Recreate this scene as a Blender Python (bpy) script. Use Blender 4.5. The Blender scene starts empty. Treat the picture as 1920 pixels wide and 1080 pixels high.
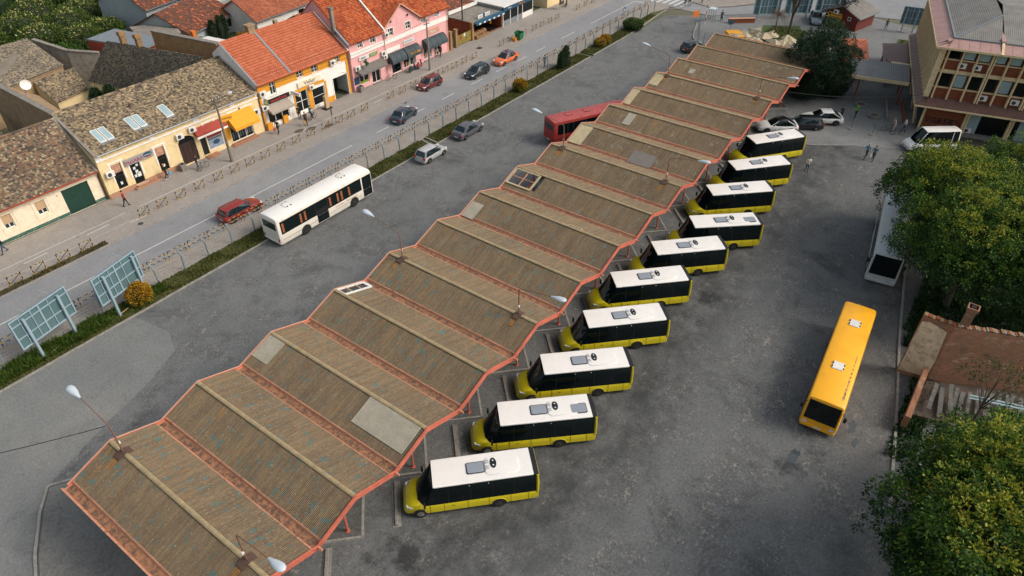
import bpy, math, random
import numpy as np
from mathutils import Vector, Matrix
random.seed(7)
RNG = np.random.default_rng(7)
scene = bpy.context.scene
COL = scene.collection
PI = math.pi
R = math.radians

# ------------------------------------------------------------------ camera, sky, sun, exposure
cam_d = bpy.data.cameras.new('camera')
cam = bpy.data.objects.new('camera', cam_d); COL.objects.link(cam)
cam.location = (0, 0, 37.5)
cam.rotation_euler = (R(90 - 38.746), 0, R(36.174 - 90))
cam_d.sensor_width = 36; cam_d.lens = 24.3
cam_d.clip_start = .5; cam_d.clip_end = 4000
scene.camera = cam
world = bpy.data.worlds.new('World'); scene.world = world; world.use_nodes = True
wn = world.node_tree.nodes; wl = world.node_tree.links
SUN_EL, SUN_AZ = 42, -64          # azimuth measured from +x towards +y
sky = wn.new('ShaderNodeTexSky'); sky.sky_type = 'NISHITA'; sky.sun_disc = False
sky.sun_elevation = R(SUN_EL); sky.sun_rotation = R(90 - SUN_AZ)
sky.air_density = 1.0; sky.dust_density = 4.0; sky.ozone_density = 1.0
hs = wn.new('ShaderNodeHueSaturation'); hs.inputs['Saturation'].default_value = .6; hs.inputs['Hue'].default_value = .485
wl.new(sky.outputs[0], hs.inputs['Color']); wl.new(hs.outputs[0], wn['Background'].inputs[0])
wn['Background'].inputs[1].default_value = .14
sun_d = bpy.data.lights.new('sun', 'SUN'); sun_d.energy = 1.5; sun_d.angle = R(20); sun_d.color = (1, .95, .88)
sun = bpy.data.objects.new('sun', sun_d); COL.objects.link(sun)
sdir = Vector((math.cos(R(SUN_EL)) * math.cos(R(SUN_AZ)), math.cos(R(SUN_EL)) * math.sin(R(SUN_AZ)), math.sin(R(SUN_EL))))
sun.rotation_euler = (-sdir).to_track_quat('-Z', 'Y').to_euler()
scene.view_settings.view_transform = 'Standard'; scene.view_settings.look = 'None'
scene.view_settings.exposure = .26; scene.view_settings.gamma = 1; scene.view_settings.use_curve_mapping = False
scene.cycles.max_bounces = 5; scene.cycles.diffuse_bounces = 3; scene.cycles.glossy_bounces = 2

# ------------------------------------------------------------------ mesh helpers
class MB:
    def __init__(s): s.v = []; s.f = []; s.m = []
    def add(s, vs, fs, mi=0):
        o = len(s.v); s.v += [tuple(p) for p in vs]
        s.f += [tuple(i + o for i in f) for f in fs]; s.m += [mi] * len(fs); return s
    def bx(s, x0, x1, y0, y1, z0, z1, mi=0):
        return s.add([(x0,y0,z0),(x1,y0,z0),(x1,y1,z0),(x0,y1,z0),(x0,y0,z1),(x1,y0,z1),(x1,y1,z1),(x0,y1,z1)],
                     [(0,3,2,1),(4,5,6,7),(0,1,5,4),(1,2,6,5),(2,3,7,6),(3,0,4,7)], mi)
    def box(s, c, d, mi=0, rz=0):
        h = [q / 2 for q in d]; ca, sa = math.cos(rz), math.sin(rz); P = []
        for z in (-h[2], h[2]):
            for x, y in ((-h[0],-h[1]),(h[0],-h[1]),(h[0],h[1]),(-h[0],h[1])):
                P.append((c[0]+x*ca-y*sa, c[1]+x*sa+y*ca, c[2]+z))
        return s.add(P, [(0,3,2,1),(4,5,6,7),(0,1,5,4),(1,2,6,5),(2,3,7,6),(3,0,4,7)], mi)
    def beam(s, p, q, w, h=None, mi=0):
        p, q = Vector(p), Vector(q); d = (q - p).normalized(); h = h or w
        a = d.cross(Vector((0,0,1)))
        if a.length < 1e-3: a = Vector((1,0,0))
        a.normalize(); b = a.cross(d); P = []
        for e in (p, q):
            for i, j in ((-1,-1),(1,-1),(1,1),(-1,1)): P.append(e + a*(i*w/2) + b*(j*h/2))
        return s.add(P, [(0,3,2,1),(4,5,6,7),(0,1,5,4),(1,2,6,5),(2,3,7,6),(3,0,4,7)], mi)
    def tube(s, pts, r, n=8, mi=0, cap=True):
        pts = [Vector(p) for p in pts]; k = len(pts)
        r = [r]*k if not hasattr(r, '__len__') else r
        rings = []; a = None
        for i, p in enumerate(pts):
            d = (pts[min(i+1, k-1)] - pts[max(i-1, 0)]).normalized()
            if a is None:
                a = d.cross(Vector((0,0,1)))
                if a.length < 1e-3: a = d.cross(Vector((0,1,0)))
            a = (a - d * a.dot(d)).normalized(); b = d.cross(a)
            rings.append([p + (a*math.cos(2*PI*j/n) + b*math.sin(2*PI*j/n))*r[i] for j in range(n)])
        return s.loft(rings, mi, cap)
    def loft(s, rings, mi=0, cap=True):
        n = len(rings[0]); P = [p for rg in rings for p in rg]; F = []
        for i in range(len(rings)-1):
            for j in range(n):
                F.append((i*n+j, i*n+(j+1)%n, (i+1)*n+(j+1)%n, (i+1)*n+j))
        if cap: F.append(tuple(range(n-1, -1, -1))); F.append(tuple((len(rings)-1)*n+j for j in range(n)))
        return s.add(P, F, mi)
    def prism(s, poly, z0, z1, mi=0):
        n = len(poly)
        return s.add([(x,y,z0) for x,y in poly]+[(x,y,z1) for x,y in poly],
            [tuple(range(n-1,-1,-1)), tuple(range(n,2*n))]+[(i,(i+1)%n,n+(i+1)%n,n+i) for i in range(n)], mi)
    def cyl(s, p, q, r, n=12, mi=0): return s.tube([p, q], r, n, mi)
    def poly(s, pts, mi=0): return s.add(pts, [tuple(range(len(pts)))], mi)
    def ball(s, c, r, nu=10, nv=6, mi=0):
        r = r if hasattr(r, '__len__') else (r, r, r); rings = []
        for i in range(nv+1):
            t = PI*(.02 + .96*i/nv) - PI/2
            rings.append([(c[0]+r[0]*math.cos(t)*math.cos(2*PI*j/nu), c[1]+r[1]*math.cos(t)*math.sin(2*PI*j/nu), c[2]+r[2]*math.sin(t)) for j in range(nu)])
        return s.loft(rings, mi)
    def mesh(s, name, mats, smooth=False):
        me = bpy.data.meshes.new(name); me.from_pydata(s.v, [], s.f)
        for m in (mats if isinstance(mats, (list, tuple)) else [mats]): me.materials.append(m)
        if len(me.polygons): me.polygons.foreach_set('material_index', s.m)
        if smooth:
            me.polygons.foreach_set('use_smooth', [True]*len(me.polygons))
            me.set_sharp_from_angle(angle=R(38))
        me.update(); return me
    def build(s, name, mats, parent=None, loc=None, rz=0, smooth=False, bevel=0):
        return link(name, s.mesh(name, mats, smooth), parent, loc, rz, bevel)

def link(name, me, parent=None, loc=None, rz=0, bevel=0):
    o = bpy.data.objects.new(name, me); COL.objects.link(o)
    if parent is not None: o.parent = parent
    if loc is not None: o.location = loc
    if rz: o.rotation_euler = (0, 0, rz)
    if bevel:
        b = o.modifiers.new('edge', 'BEVEL'); b.width = bevel; b.segments = 2; b.limit_method = 'ANGLE'; b.angle_limit = R(40)
    return o
def tag(o, label, cat=None, group=None, kind=None):
    o['label'] = label
    if cat: o['category'] = cat
    if group: o['group'] = group
    if kind: o['kind'] = kind
    return o
def thing(name, label, cat, loc=(0,0,0), rz=0, group=None):
    o = bpy.data.objects.new(name, None); COL.objects.link(o); o.location = loc; o.rotation_euler = (0,0,rz)
    o.empty_display_size = .2
    return tag(o, label, cat, group)
def struct(name, mb, mats, parent=None, **k):
    o = mb.build(name, mats, parent, **k)
    if parent is None: o['kind'] = 'structure'
    return o
def copy_tree(o, parent=None):
    c = o.copy(); COL.objects.link(c); c.parent = parent
    for ch in list(o.children): copy_tree(ch, c)
    return c
def place(o, loc, rz, label=None, group=None):
    o.location = loc; o.rotation_euler = (0, 0, rz)
    if label: o['label'] = label
    if group: o['group'] = group
    return o
_txt = {}
def lettering(text, size, mat, parent, loc, rot=(PI/2, 0, 0), name='lettering', sx=1.0, depth=.008):
    cu = bpy.data.curves.new('t', 'FONT'); cu.body = text; cu.size = size; cu.extrude = depth; cu.align_x = 'CENTER'; cu.align_y = 'CENTER'
    cu.resolution_u = 2
    t = bpy.data.objects.new('t', cu); COL.objects.link(t)
    dg = bpy.context.evaluated_depsgraph_get(); dg.update()
    me = bpy.data.meshes.new_from_object(t.evaluated_get(dg)); bpy.data.objects.remove(t)
    me.name = name; me.materials.clear(); me.materials.append(mat)
    o = link(name, me, parent, loc); o.rotation_euler = rot; o.scale = (sx, 1, 1); return o

# ------------------------------------------------------------------ materials
def lin(h, k=.9):
    c = [int(h[i:i+2], 16)/255 for i in (0, 2, 4)]
    return tuple((x/12.92 if x <= .04045 else ((x+.055)/1.055)**2.4)*k for x in c) + (1,)
class G:
    def __init__(s, name, rough=.7, metal=0, spec=.5):
        s.mat = bpy.data.materials.new(name); s.mat.use_nodes = True; s.nt = s.mat.node_tree
        s.b = s.nt.nodes['Principled BSDF']; s.b.inputs['Roughness'].default_value = rough
        s.b.inputs['Metallic'].default_value = metal; s.b.inputs['Specular IOR Level'].default_value = spec
    def n(s, t, inp=None, **kw):
        nd = s.nt.nodes.new(t)
        for k, v in kw.items(): setattr(nd, k, v)
        for k, v in (inp or {}).items():
            if isinstance(v, bpy.types.NodeSocket): s.nt.links.new(v, nd.inputs[k])
            else: nd.inputs[k].default_value = v
        return nd
    def pos(s, scale=(1,1,1), coord='pos', rot=(0,0,0)):
        if coord == 'pos': o = s.n('ShaderNodeNewGeometry').outputs['Position']
        else: o = s.n('ShaderNodeTexCoord').outputs['Object']
        if tuple(scale) == (1,1,1) and rot == (0,0,0): return o
        return s.n('ShaderNodeMapping', {'Vector': o, 'Scale': scale, 'Rotation': rot}).outputs[0]
    def noise(s, scale, detail=3, rough=.55, vec=None, dist=0):
        return s.n('ShaderNodeTexNoise', {'Vector': vec or s.pos(), 'Scale': scale, 'Detail': detail, 'Roughness': rough, 'Distortion': dist}).outputs['Fac']
    def vor(s, scale, vec=None, feature='F1', out='Distance', rnd=1):
        return s.n('ShaderNodeTexVoronoi', {'Vector': vec or s.pos(), 'Scale': scale, 'Randomness': rnd}, feature=feature).outputs[out]
    def rng(s, x, a, b, c=0, d=1, smooth=False):
        return s.n('ShaderNodeMapRange', {'Value': x, 'From Min': a, 'From Max': b, 'To Min': c, 'To Max': d}, interpolation_type='SMOOTHSTEP' if smooth else 'LINEAR').outputs[0]
    def math(s, op, a, b=0.0): return s.n('ShaderNodeMath', {0: a, 1: b}, operation=op).outputs[0]
    def mix(s, f, a, b, blend='MIX'): return s.n('ShaderNodeMix', {0: f, 6: a, 7: b}, data_type='RGBA', blend_type=blend).outputs[2]
    def ramp(s, f, stops):
        nd = s.n('ShaderNodeValToRGB', {'Fac': f}); e = nd.color_ramp.elements
        while len(e) < len(stops): e.new(.5)
        for q, (p, c) in zip(e, stops): q.position = p; q.color = c
        return nd.outputs[0]
    def rand(s):
        a = s.n('ShaderNodeObjectInfo').outputs['Random']; b = s.n('ShaderNodeNewGeometry').outputs['Random Per Island']
        return s.math('FRACT', s.math('ADD', a, b))
    def island(s): return s.n('ShaderNodeNewGeometry').outputs['Random Per Island']
    def col(s, c): s.nt.links.new(c, s.b.inputs['Base Color']); return s
    def rough(s, r): s.nt.links.new(r, s.b.inputs['Roughness']); return s
    def bump(s, h, strength=.4, dist=.02):
        s.nt.links.new(s.n('ShaderNodeBump', {'Height': h, 'Strength': strength, 'Distance': dist}).outputs[0], s.b.inputs['Normal']); return s
def paint(name, c, rough=.5, var=.12, vs=1.2, spec=.5, metal=0, dirt=None, da=.0, k=.9, bump=0, bs=30, coat=0):
    """coloured surface with gentle world-space unevenness and optional dirt"""
    g = G(name, rough, metal, spec); c = lin(c, k) if isinstance(c, str) else c
    n = g.noise(vs, 4, .6); lo = tuple(q*(1-var) for q in c[:3])+(1,); hi = tuple(min(1, q*(1+var)) for q in c[:3])+(1,)
    col = g.mix(g.rng(n, .3, .7), lo, hi)
    if dirt: col = g.mix(g.math('MULTIPLY', g.rng(g.noise(vs*2.7, 6, .7), .48, .72), da), col, lin(dirt))
    g.col(col)
    if bump: g.bump(g.noise(bs, 3), bump, .01)
    if coat: g.b.inputs['Coat Weight'].default_value = coat; g.b.inputs['Coat Roughness'].default_value = .08
    return g.mat
def glass(name, c='0c1416', rough=.08, spec=.5):
    g = G(name, rough, 0, spec); g.b.inputs['Base Color'].default_value = lin(c); return g.mat
def leafmat(name, stops, rough=.6, trans=.3):
    g = G(name, rough, 0, .3); g.col(g.ramp(g.island(), [(p, lin(c)) for p, c in stops]))
    c = g.b.inputs['Base Color'].links[0].from_socket; tr = g.n('ShaderNodeBsdfTranslucent', {'Color': c}); out = g.nt.nodes['Material Output']   # light passing through thin leaves
    mx = g.n('ShaderNodeMixShader', {0: trans, 1: g.b.outputs[0], 2: tr.outputs[0]}); g.nt.links.new(mx.outputs[0], out.inputs[0])
    return g.mat
M = {}
ORD = 'first second third fourth fifth sixth seventh eighth ninth tenth eleventh twelfth thirteenth fourteenth fifteenth sixteenth seventeenth eighteenth nineteenth'.split()
def nth(n):
    """1 -> first, 21 -> twenty-first"""
    if n < 20: return ORD[n-1]
    T = {20:'twent',30:'thirt',40:'fort',50:'fift',60:'sixt'}[n//10*10]
    return T+'ieth' if n % 10 == 0 else T+'y-'+ORD[n % 10-1]
def asphalt(name, a, b, stain='3a3b3a', cob=0, st=.5, dark=None, worn=0, spots=(), band=None):
    g = G(name, .82, 0, .35)
    big = g.noise(.09, 3, .6); mid = g.noise(.7, 4, .65); fine = g.noise(26, 1, .6)
    col = g.mix(g.rng(big, .32, .68), lin(a), lin(b))
    col = g.mix(g.rng(mid, .35, .75, 0, .5), col, lin(stain))
    col = g.mix(g.rng(fine, .2, .8, 0, .3), col, g.mix(.5, col, (0,0,0,1)))
    h = fine
    if cob:
        w = g.pos(); e = g.vor(8.2, w, 'DISTANCE_TO_EDGE', 'Distance', .55); cc = g.vor(8.2, w, 'F1', 'Color', .55)
        mask = g.math('MULTIPLY', g.rng(g.noise(.33, 6, .72), .46, .60), cob)
        bright = g.rng(g.math('MULTIPLY', g.n('ShaderNodeSeparateColor', {'Color': cc}).outputs[0], g.rng(g.noise(1.3, 4, .7), .40, .62)), .25, .9)
        stone = g.mix(bright, lin('55585a'), lin('b0a898'))
        stone = g.mix(g.rng(e, 0, .09, 1, 0), stone, lin('2b2d2c'))
        col = g.mix(mask, col, stone); h = g.mix(mask, fine, g.rng(e, 0, .12))
    if worn:
        sp = g.math('MULTIPLY', g.rng(g.noise(9, 4, .8), .6, .7), g.rng(g.noise(.45, 5, .7), .48, .62))
        col = g.mix(g.math('MULTIPLY', sp, worn), col, lin('b1a99b'))
    gr = g.noise(5.5, 5, .8)                      # coarse aggregate and patchy wear
    col = g.mix(g.rng(gr, .30, .70), g.mix(.3, col, (.012,.013,.013,1)), g.mix(.2, col, lin('c4bcb0')))
    if worn:
        sp2 = g.math('MULTIPLY', g.rng(g.vor(3.4, None, 'F1', 'Distance'), .16, .07), g.rng(g.noise(.6, 5, .7), .45, .6))
        col = g.mix(g.math('MULTIPLY', sp2, worn), col, lin('b8b0a2'))
    if dark:
        col = g.mix(g.math('MULTIPLY', g.rng(g.noise(.22, 5, .78, dist=.6), .52, .72), dark), col, lin('222526'))
    ck = g.vor(.42, g.n('ShaderNodeVectorMath', {0: g.pos(), 1: g.n('ShaderNodeTexNoise', {'Vector': g.pos(), 'Scale': 1.3, 'Detail': 3}).outputs['Color']}, operation='ADD').outputs[0], 'DISTANCE_TO_EDGE')
    col = g.mix(g.math('MULTIPLY', g.rng(ck, .009, .002), g.rng(mid, .5, .62, 0, .55)), col, lin('3a3b3b'))   # cracks
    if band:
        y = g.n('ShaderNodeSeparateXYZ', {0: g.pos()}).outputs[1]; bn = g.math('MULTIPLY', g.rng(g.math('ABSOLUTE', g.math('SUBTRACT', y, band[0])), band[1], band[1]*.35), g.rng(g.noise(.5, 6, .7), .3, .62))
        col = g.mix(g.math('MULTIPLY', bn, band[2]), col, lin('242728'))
    for sx_, sy_, sr in spots:                    # old oil stains
        d = g.n('ShaderNodeVectorMath', {0: g.pos(), 1: (sx_, sy_, 0)}, operation='DISTANCE').outputs['Value']
        e = g.math('ADD', d, g.rng(g.noise(.9, 6, .75), .3, .7, -sr*1.2, sr*1.2)); col = g.mix(g.rng(e, sr*1.3, sr*.3, 0, .7), col, lin('1c1f20'))
    g.col(col); g.bump(h, .5, .015); M[name] = g.mat; return g.mat
asphalt('lot_asphalt', '7c7e7d', '626768', '525657', .75, dark=.5, worn=.7)
asphalt('yard_asphalt', '747675', '595d5e', '484c4d', .8, dark=.55, worn=.75, spots=[(13.9,17.8,1.15),(12.3,19.4,.5),(35.3,.7,.55),(33.5,1.8,.8),(46.5,13.2,.9)], band=(14.5,6.0,.7))  # darker than the lot: oily old surface, with tree shade in the colour
asphalt('lane_asphalt', '93918a', '6f787a', '666b6b', dark=.3)
asphalt('road_asphalt', 'a3a3a1', '909296', '848585', dark=.15)
asphalt('pave_asphalt', 'b1a89d', 'a49b91', '938b82', dark=.1)
asphalt('tan_pave', 'b0a596', 'a0968a', '8b8276', dark=.1)
asphalt('platform_top', '5c5d5a', '4a4c4b', '3b3d3c', dark=.5)  # darker than the platform end: shade under the canopy put into the colour
asphalt('end_asphalt', '8b8983', '767671', '5c5d5a', dark=.35)
asphalt('side_asphalt', '8b8d8a', '777b7a', '65696a', dark=.3)
M['kerb'] = paint('kerb', '98938a', .85, .2, 2.5, dirt='4c4a44', da=.6, bump=.3)
M['line'] = paint('line', 'cfccc4', .7, .12, 3, dirt='8f8d88', da=.7)
M['crossing_yellow'] = paint('crossing_yellow', 'c0a052', .7, .2, 2)
M['soil'] = paint('soil', '5d5246', .95, .3, 1.5, bump=.5)
M['white_paint'] = paint('white_paint', 'f4efe6', .38, .03, .8, dirt='b9ac98', da=.12, k=.88)
M['white_rough'] = paint('white_rough', 'e8e4da', .6, .06, .8, dirt='a09a8e', da=.3)
M['cream_bus'] = paint('cream_bus', 'f1e9d9', .35, .03, .9, dirt='b7a184', da=.35, k=.88)
M['bus_yellow'] = paint('bus_yellow', 'd2bf1c', .3, .09, 1, coat=.25, dirt='a5964a', da=.3)
M['bus_orange'] = paint('bus_orange', 'ffb31c', .4, .05, .8, dirt='d08f2a', da=.25, k=.98)
M['bus_red'] = paint('bus_red', 'a3322c', .45, .14, 1.2, dirt='c46a62', da=.35)
M['bus_red_roof'] = paint('bus_red_roof', 'ad4a46', .6, .12, 1.5, dirt='d79a95', da=.45)
M['bus_grey'] = paint('bus_grey', 'c9cdca', .4, .05, 1)
M['dark_glass'] = glass('dark_glass', '0b1517', .07, .4)
M['grey_glass'] = glass('grey_glass', '2b3a3d', .1, .5)
M['pale_glass'] = paint('pale_glass', '9fb4b6', .15, .1, .8)
M['blind'] = paint('blind', 'a9c4bf', .5, .1, 1)
M['black'] = paint('black', '16191a', .55, .2, 4)
M['rubber'] = paint('rubber', '1d1e1e', .8, .2, 6)
M['rim'] = paint('rim', '8e8a84', .45, .1, 5, metal=.4)
M['rim_dark'] = paint('rim_dark', '4a4745', .55, .1, 5, metal=.3)
M['chrome'] = paint('chrome', 'c8ccce', .25, .03, 2, metal=.8)
M['lamp_white'] = paint('lamp_white', 'dfe4e6', .15, .05, 3)
M['lamp_red'] = paint('lamp_red', 'b3261f', .25, .1, 3)
M['lamp_amber'] = paint('lamp_amber', 'd98a2a', .25, .1, 3)
M['hatch_grey'] = paint('hatch_grey', '9298a0', .35, .04, 2)
M['plate'] = paint('plate', 'dfe0dc', .5, .04, 4)
# ------------------------------------------------------------------ ground, road, pavements
def sheet(name, pts, z, mat, parent=None):
    m = MB(); m.poly([(x, y, z) for x, y in pts]); return struct(name, m, mat, parent)
gm = MB(); gm.poly([(-1500,-1500,-.05),(1500,-1500,-.05),(1500,1500,-.05),(-1500,1500,-.05)])
g = G('far_ground', .95); g.col(g.mix(g.rng(g.noise(.05,5),.35,.65), lin('4d5a35'), lin('6b6452'))); M['far_ground'] = g.mat
struct('ground', gm, M['far_ground'])
sheet('bus_lot', [(-30,-9),(60,-4.5),(92,3),(128,8),(128,36),(117.5,44.3),(113,50.4),(-30,50.4)], 0, M['lot_asphalt'])
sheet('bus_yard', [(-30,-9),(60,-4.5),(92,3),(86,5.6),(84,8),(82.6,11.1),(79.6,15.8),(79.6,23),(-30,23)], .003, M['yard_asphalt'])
lane = [(-30,50.4),(16.3,50.4),(16.9,46.5),(16,44.2),(12.5,42.6),(9.1,41.6),(6.5,40.6),(4.2,39.7),(2.7,38.2),(1.1,35.4),(.4,33.7),(-1.5,28),(-5,20),(-30,12)]
sheet('exit_lane', lane, .004, M['lane_asphalt'])
sheet('road', [(-60,55.25),(117,55.25),(118,53),(117.5,44.5),(123.2,38.1),(129,31),(133,22),(137,8),(160,8),(160,25),(140,33),(128,40.2),(124,43),(121.5,46),(122.5,50),(126,52),(200,52),(200,61.85),(-60,61.85)], .004, M['road_asphalt'])
sheet('station_forecourt', [(79.6,15.8),(82.6,11.1),(84,8),(86,5.6),(92,5),(130,12),(133,22),(128.5,31),(118,43),(113,44.2),(108.6,43),(105.6,41.8),(103.5,40.2),(102,36),(99,34),(97.5,27)], .006, M['side_asphalt'])
kb = MB()
kb.prism([(-60,61.85),(200,61.85),(200,69.6),(-60,69.6)], 0, .10); struct('pavement', kb, M['pave_asphalt'])
kb = MB(); kb.prism([(-60,52.75),(113,52.75),(117,51.6),(119,52.4),(118.5,55.2),(-60,55.2)], 0, .10); struct('footpath', kb, M['tan_pave'])
kb = MB(); kb.prism([(121.5,46),(124.3,43),(128.3,40.3),(140,33.2),(170,24),(200,24),(200,52),(126,52),(122.6,50)], 0, .1); struct('far_pavement', kb, M['tan_pave'])
def kerb_line(name, pts, w=.16, h=.13, seg=1.0, parent_label=None):
    """kerb laid stone by stone, joined into one run"""
    m = MB()
    for (x0,y0),(x1,y1) in zip(pts[:-1], pts[1:]):
        L = math.hypot(x1-x0,y1-y0); k = max(1, round(L/seg)); a = math.atan2(y1-y0,x1-x0)
        for i in range(k):
            t = (i+.5)/k; m.box((x0+(x1-x0)*t, y0+(y1-y0)*t, h/2+random.uniform(-.012,.012)), (L/k-.02, w*random.uniform(.95,1.05), h), 0, a+random.uniform(-.008,.008))
    return struct(name, m, M['kerb'])
kerb_line('kerb', [(-10,50.5),(53.4,50.5)]); kerb_line('kerb', [(54.4,50.5),(88.7,50.5)]); kerb_line('kerb', [(89.6,50.5),(104,50.6),(111,51.3),(116,51.5),(118,49.5)])
kerb_line('kerb', [(53.4,50.5),(53.9,52.6)]); kerb_line('kerb', [(54.4,50.5),(54.6,52.6)])
kerb_line('kerb', [(-10,61.93),(120,61.93)], .14, .11, 1.4)
kerb_line('kerb', [(5.2,38.7),(3.9,39.5),(2.7,38.0),(1.1,35.3),(.4,33.7),(-1.2,28.6),(-2.6,22)], .18, .14, .7)
kerb_line('kerb', [(103.6,40.2),(105.6,41.8),(108.6,43),(111,43.7),(112.8,44.4)], .18, .14, .6)
kerb_line('kerb', [(79.6,15.9),(80.2,14.6),(82.6,11.2),(83.9,9),(85.5,5.5)], .14, .05, .9)
g = G('puddle', .06, 0, .6); g.b.inputs['Base Color'].default_value = lin('4a5152'); M['puddle'] = g.mat
for cx_, cy_, a_, b_ in ((39.2,-.55,.75,.28),(37.9,-1.05,.6,.2),(34.4,1.9,.8,.35)):
    m = MB(); m.poly([(cx_+a_*math.cos(q)*random.uniform(.6,1.1), cy_+b_*math.sin(q)*random.uniform(.6,1.2), .007) for q in np.linspace(0,2*PI,19)[:-1]]); struct('puddle', m, M['puddle'])
kerb_line('kerb', [(34,-4.2),(41.4,-2.9),(50.4,-1.1),(60,.6),(70,2)], .18, .12, .9)
def strip(name, segs, z, mat, w=.12):
    m = MB()
    for x0, x1, y in segs: m.poly([(x0,y-w/2,z),(x1,y-w/2,z),(x1,y+w/2,z),(x0,y+w/2,z)])
    return struct(name, m, mat)
for x0, x1 in [(-20,48.2),(52.2,54.3),(58.6,60.9),(64.2,66.7),(70.3,72.9),(75.8,78.3),(81.2,83.4),(86,88.5),(93,97),(101.9,117.2)]:
    strip('road_marking', [(x0,x1,58.35)], .009, M['line'], .13)
for x0, x1 in [(-5,24.5),(26,62),(63,78)]: strip('cycle_path_line', [(x0,x1,65.8)], .105, M['line'], .09)
strip('cycle_path_line', [(8,25,64.0)], .105, M['line'], .05)
for x0, x1, y in [(20.2,22.4,65.1),(14.4,16.5,65.2),(23.8,25.5,63.7),(47.5,48.6,65.5),(58,59.7,64.6),(79,79.8,64.8)]:
    strip('cycle_path_dash', [(x0,x1,y)], .105, M['line'], .12)
for i in range(6):
    a = 50.0 + i*1.15
    m = MB(); m.poly([(118.9,a,.009),(122.8,a-.3,.009),(122.8,a+.3,.009),(118.9,a+.6,.009)]); struct('crosswalk_stripe', m, M['line'])
m = MB(); m.poly([(116.9,58.2,.009),(117.2,58.2,.009),(117.9,52.8,.009),(117.5,52.8,.009)]); struct('stop_line', m, M['line'])
for x, y, r in [(24.3,62.75,.33),(60.6,61.4,.2)]:
    m = MB(); m.cyl((x,y,.1),(x,y,.112),r,18); m.cyl((x,y,.112),(x,y,.116),r*.8,18,1)
    tag(m.build('manhole_cover', [M['kerb'], M['rim_dark']]), 'round iron manhole cover in the cycle path' if x < 30 else 'small round drain cover at the road edge', 'manhole cover')
m = MB(); m.bx(81.4,82.3,65.6,66.4,.1,.11); tag(m.build('drain_cover', M['rim_dark']), 'square iron drain cover in the pavement by the greengrocer', 'drain cover')
for x, y in [(46.9,66.1),(50.0,64.3),(48.2,65.4)]:
    m = MB(); m.prism([(x+.75*math.cos(t)*random.uniform(.8,1.1), y+.42*math.sin(t)*random.uniform(.8,1.1)) for t in np.linspace(0,2*PI,13)[:-1]], .1, .118)
    struct('tree_pit', m, M['soil'])

# raised passenger platform with saw-tooth bays
U0, PER, ZV, ZR, VR, VL = 4.12, 5.765, 4.47, 5.47, 19.83, 33.93
teeth = []
for k in range(-2, 15):
    x = 13.2 + PER*k
    teeth += [(x, 20.7), (x+2.88, 23.58)]
plat = [(-2.6,22)] + [p for p in teeth if p[0] > -2.2 and p[0] < 92] + [(93,23.4),(99,27),(100.5,34),(101.5,35),(96,35.2),(12,35.2),(8,36.8),(5.2,38.6),(3.9,39.3),(2.8,37.9),(1.2,35.2),(.5,33.6),(-1.1,28.6)]
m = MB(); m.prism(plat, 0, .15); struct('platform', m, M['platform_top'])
m = MB(); m.poly([(x,y,.155) for x,y in [(-1.1,28.6),(-2.6,22),(3.5,22.5),(6.2,26),(6.2,34),(6.6,37.6),(5.2,38.5),(3.9,39.2),(2.85,37.8),(1.25,35.1),(.55,33.5)]]); struct('platform_end', m, M['end_asphalt'])
for k in range(0, 14):
    x = 13.2 + PER*k; c = 2.885
    for p, q in (((x,20.7),(x+c,20.7+c)), ((x,20.7),(x-c,20.7+c))):
        m = MB(); a = math.atan2(q[1]-p[1], q[0]-p[0]); L = math.hypot(q[0]-p[0], q[1]-p[1])
        m.box(((p[0]+q[0])/2, (p[1]+q[1])/2, .085), (L, .14, .17), 0, a); struct('platform_kerb', m, M['kerb'])

# ------------------------------------------------------------------ canopy over the platform
g = G('roof_sheet', .85, 0, .25)
st = g.pos((1, 3.2, 1)); n1 = g.noise(.55, 6, .65, st); n2 = g.noise(3.2, 5, .7, st); rd = g.rand()
col = g.mix(g.rng(n1, .32, .68), lin('72614d'), lin('8c785c'))
col = g.mix(g.rng(g.noise(.16, 4, .6), .42, .68, 0, .45), col, lin('5d5147'))
col = g.mix(g.rng(n2, .45, .75, 0, .45), col, lin('ab9876'))
col = g.mix(g.rng(rd, 0, 1, 0, .42), col, lin('584c3c'))
tm = g.math('MULTIPLY', g.rng(g.noise(1.9, 4, .55, g.pos((.8, 1.5, 1))), .60, .622), g.rng(g.noise(.5, 3), .36, .54))
px = g.n('ShaderNodeSeparateXYZ', {0: g.pos()}).outputs[0]
near = g.rng(px, 30, 62, 1, 0)
tcol = g.mix(near, lin('8f8b7b'), lin('4c7370'))
col = g.mix(g.math('MULTIPLY', tm, .8), col, tcol)
col = g.mix(g.math('MULTIPLY', g.rng(g.noise(8, 4, .8), .60, .66), .6), col, lin('c9b58c'))
col = g.mix(g.math('MULTIPLY', g.rng(g.noise(.8, 5, .7, g.pos((.5, 2.5, 1))), .60, .72), .65), col, lin('a8752f'))
g.col(col); g.bump(n2, .3, .01); M['roof_sheet_far'] = g.mat
g2 = g.mat.copy(); g2.name = 'roof_sheet'; M['roof_sheet'] = g2   # same covering, shade of the troughs darkened into the colour
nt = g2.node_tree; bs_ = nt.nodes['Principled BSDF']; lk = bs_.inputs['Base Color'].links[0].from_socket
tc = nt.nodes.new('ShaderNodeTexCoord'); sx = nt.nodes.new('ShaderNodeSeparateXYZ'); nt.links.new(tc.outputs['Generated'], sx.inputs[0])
mr = nt.nodes.new('ShaderNodeMapRange'); nt.links.new(sx.outputs[2], mr.inputs['Value']); mr.inputs['To Min'].default_value = .8; mr.inputs['From Max'].default_value = .8
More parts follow.
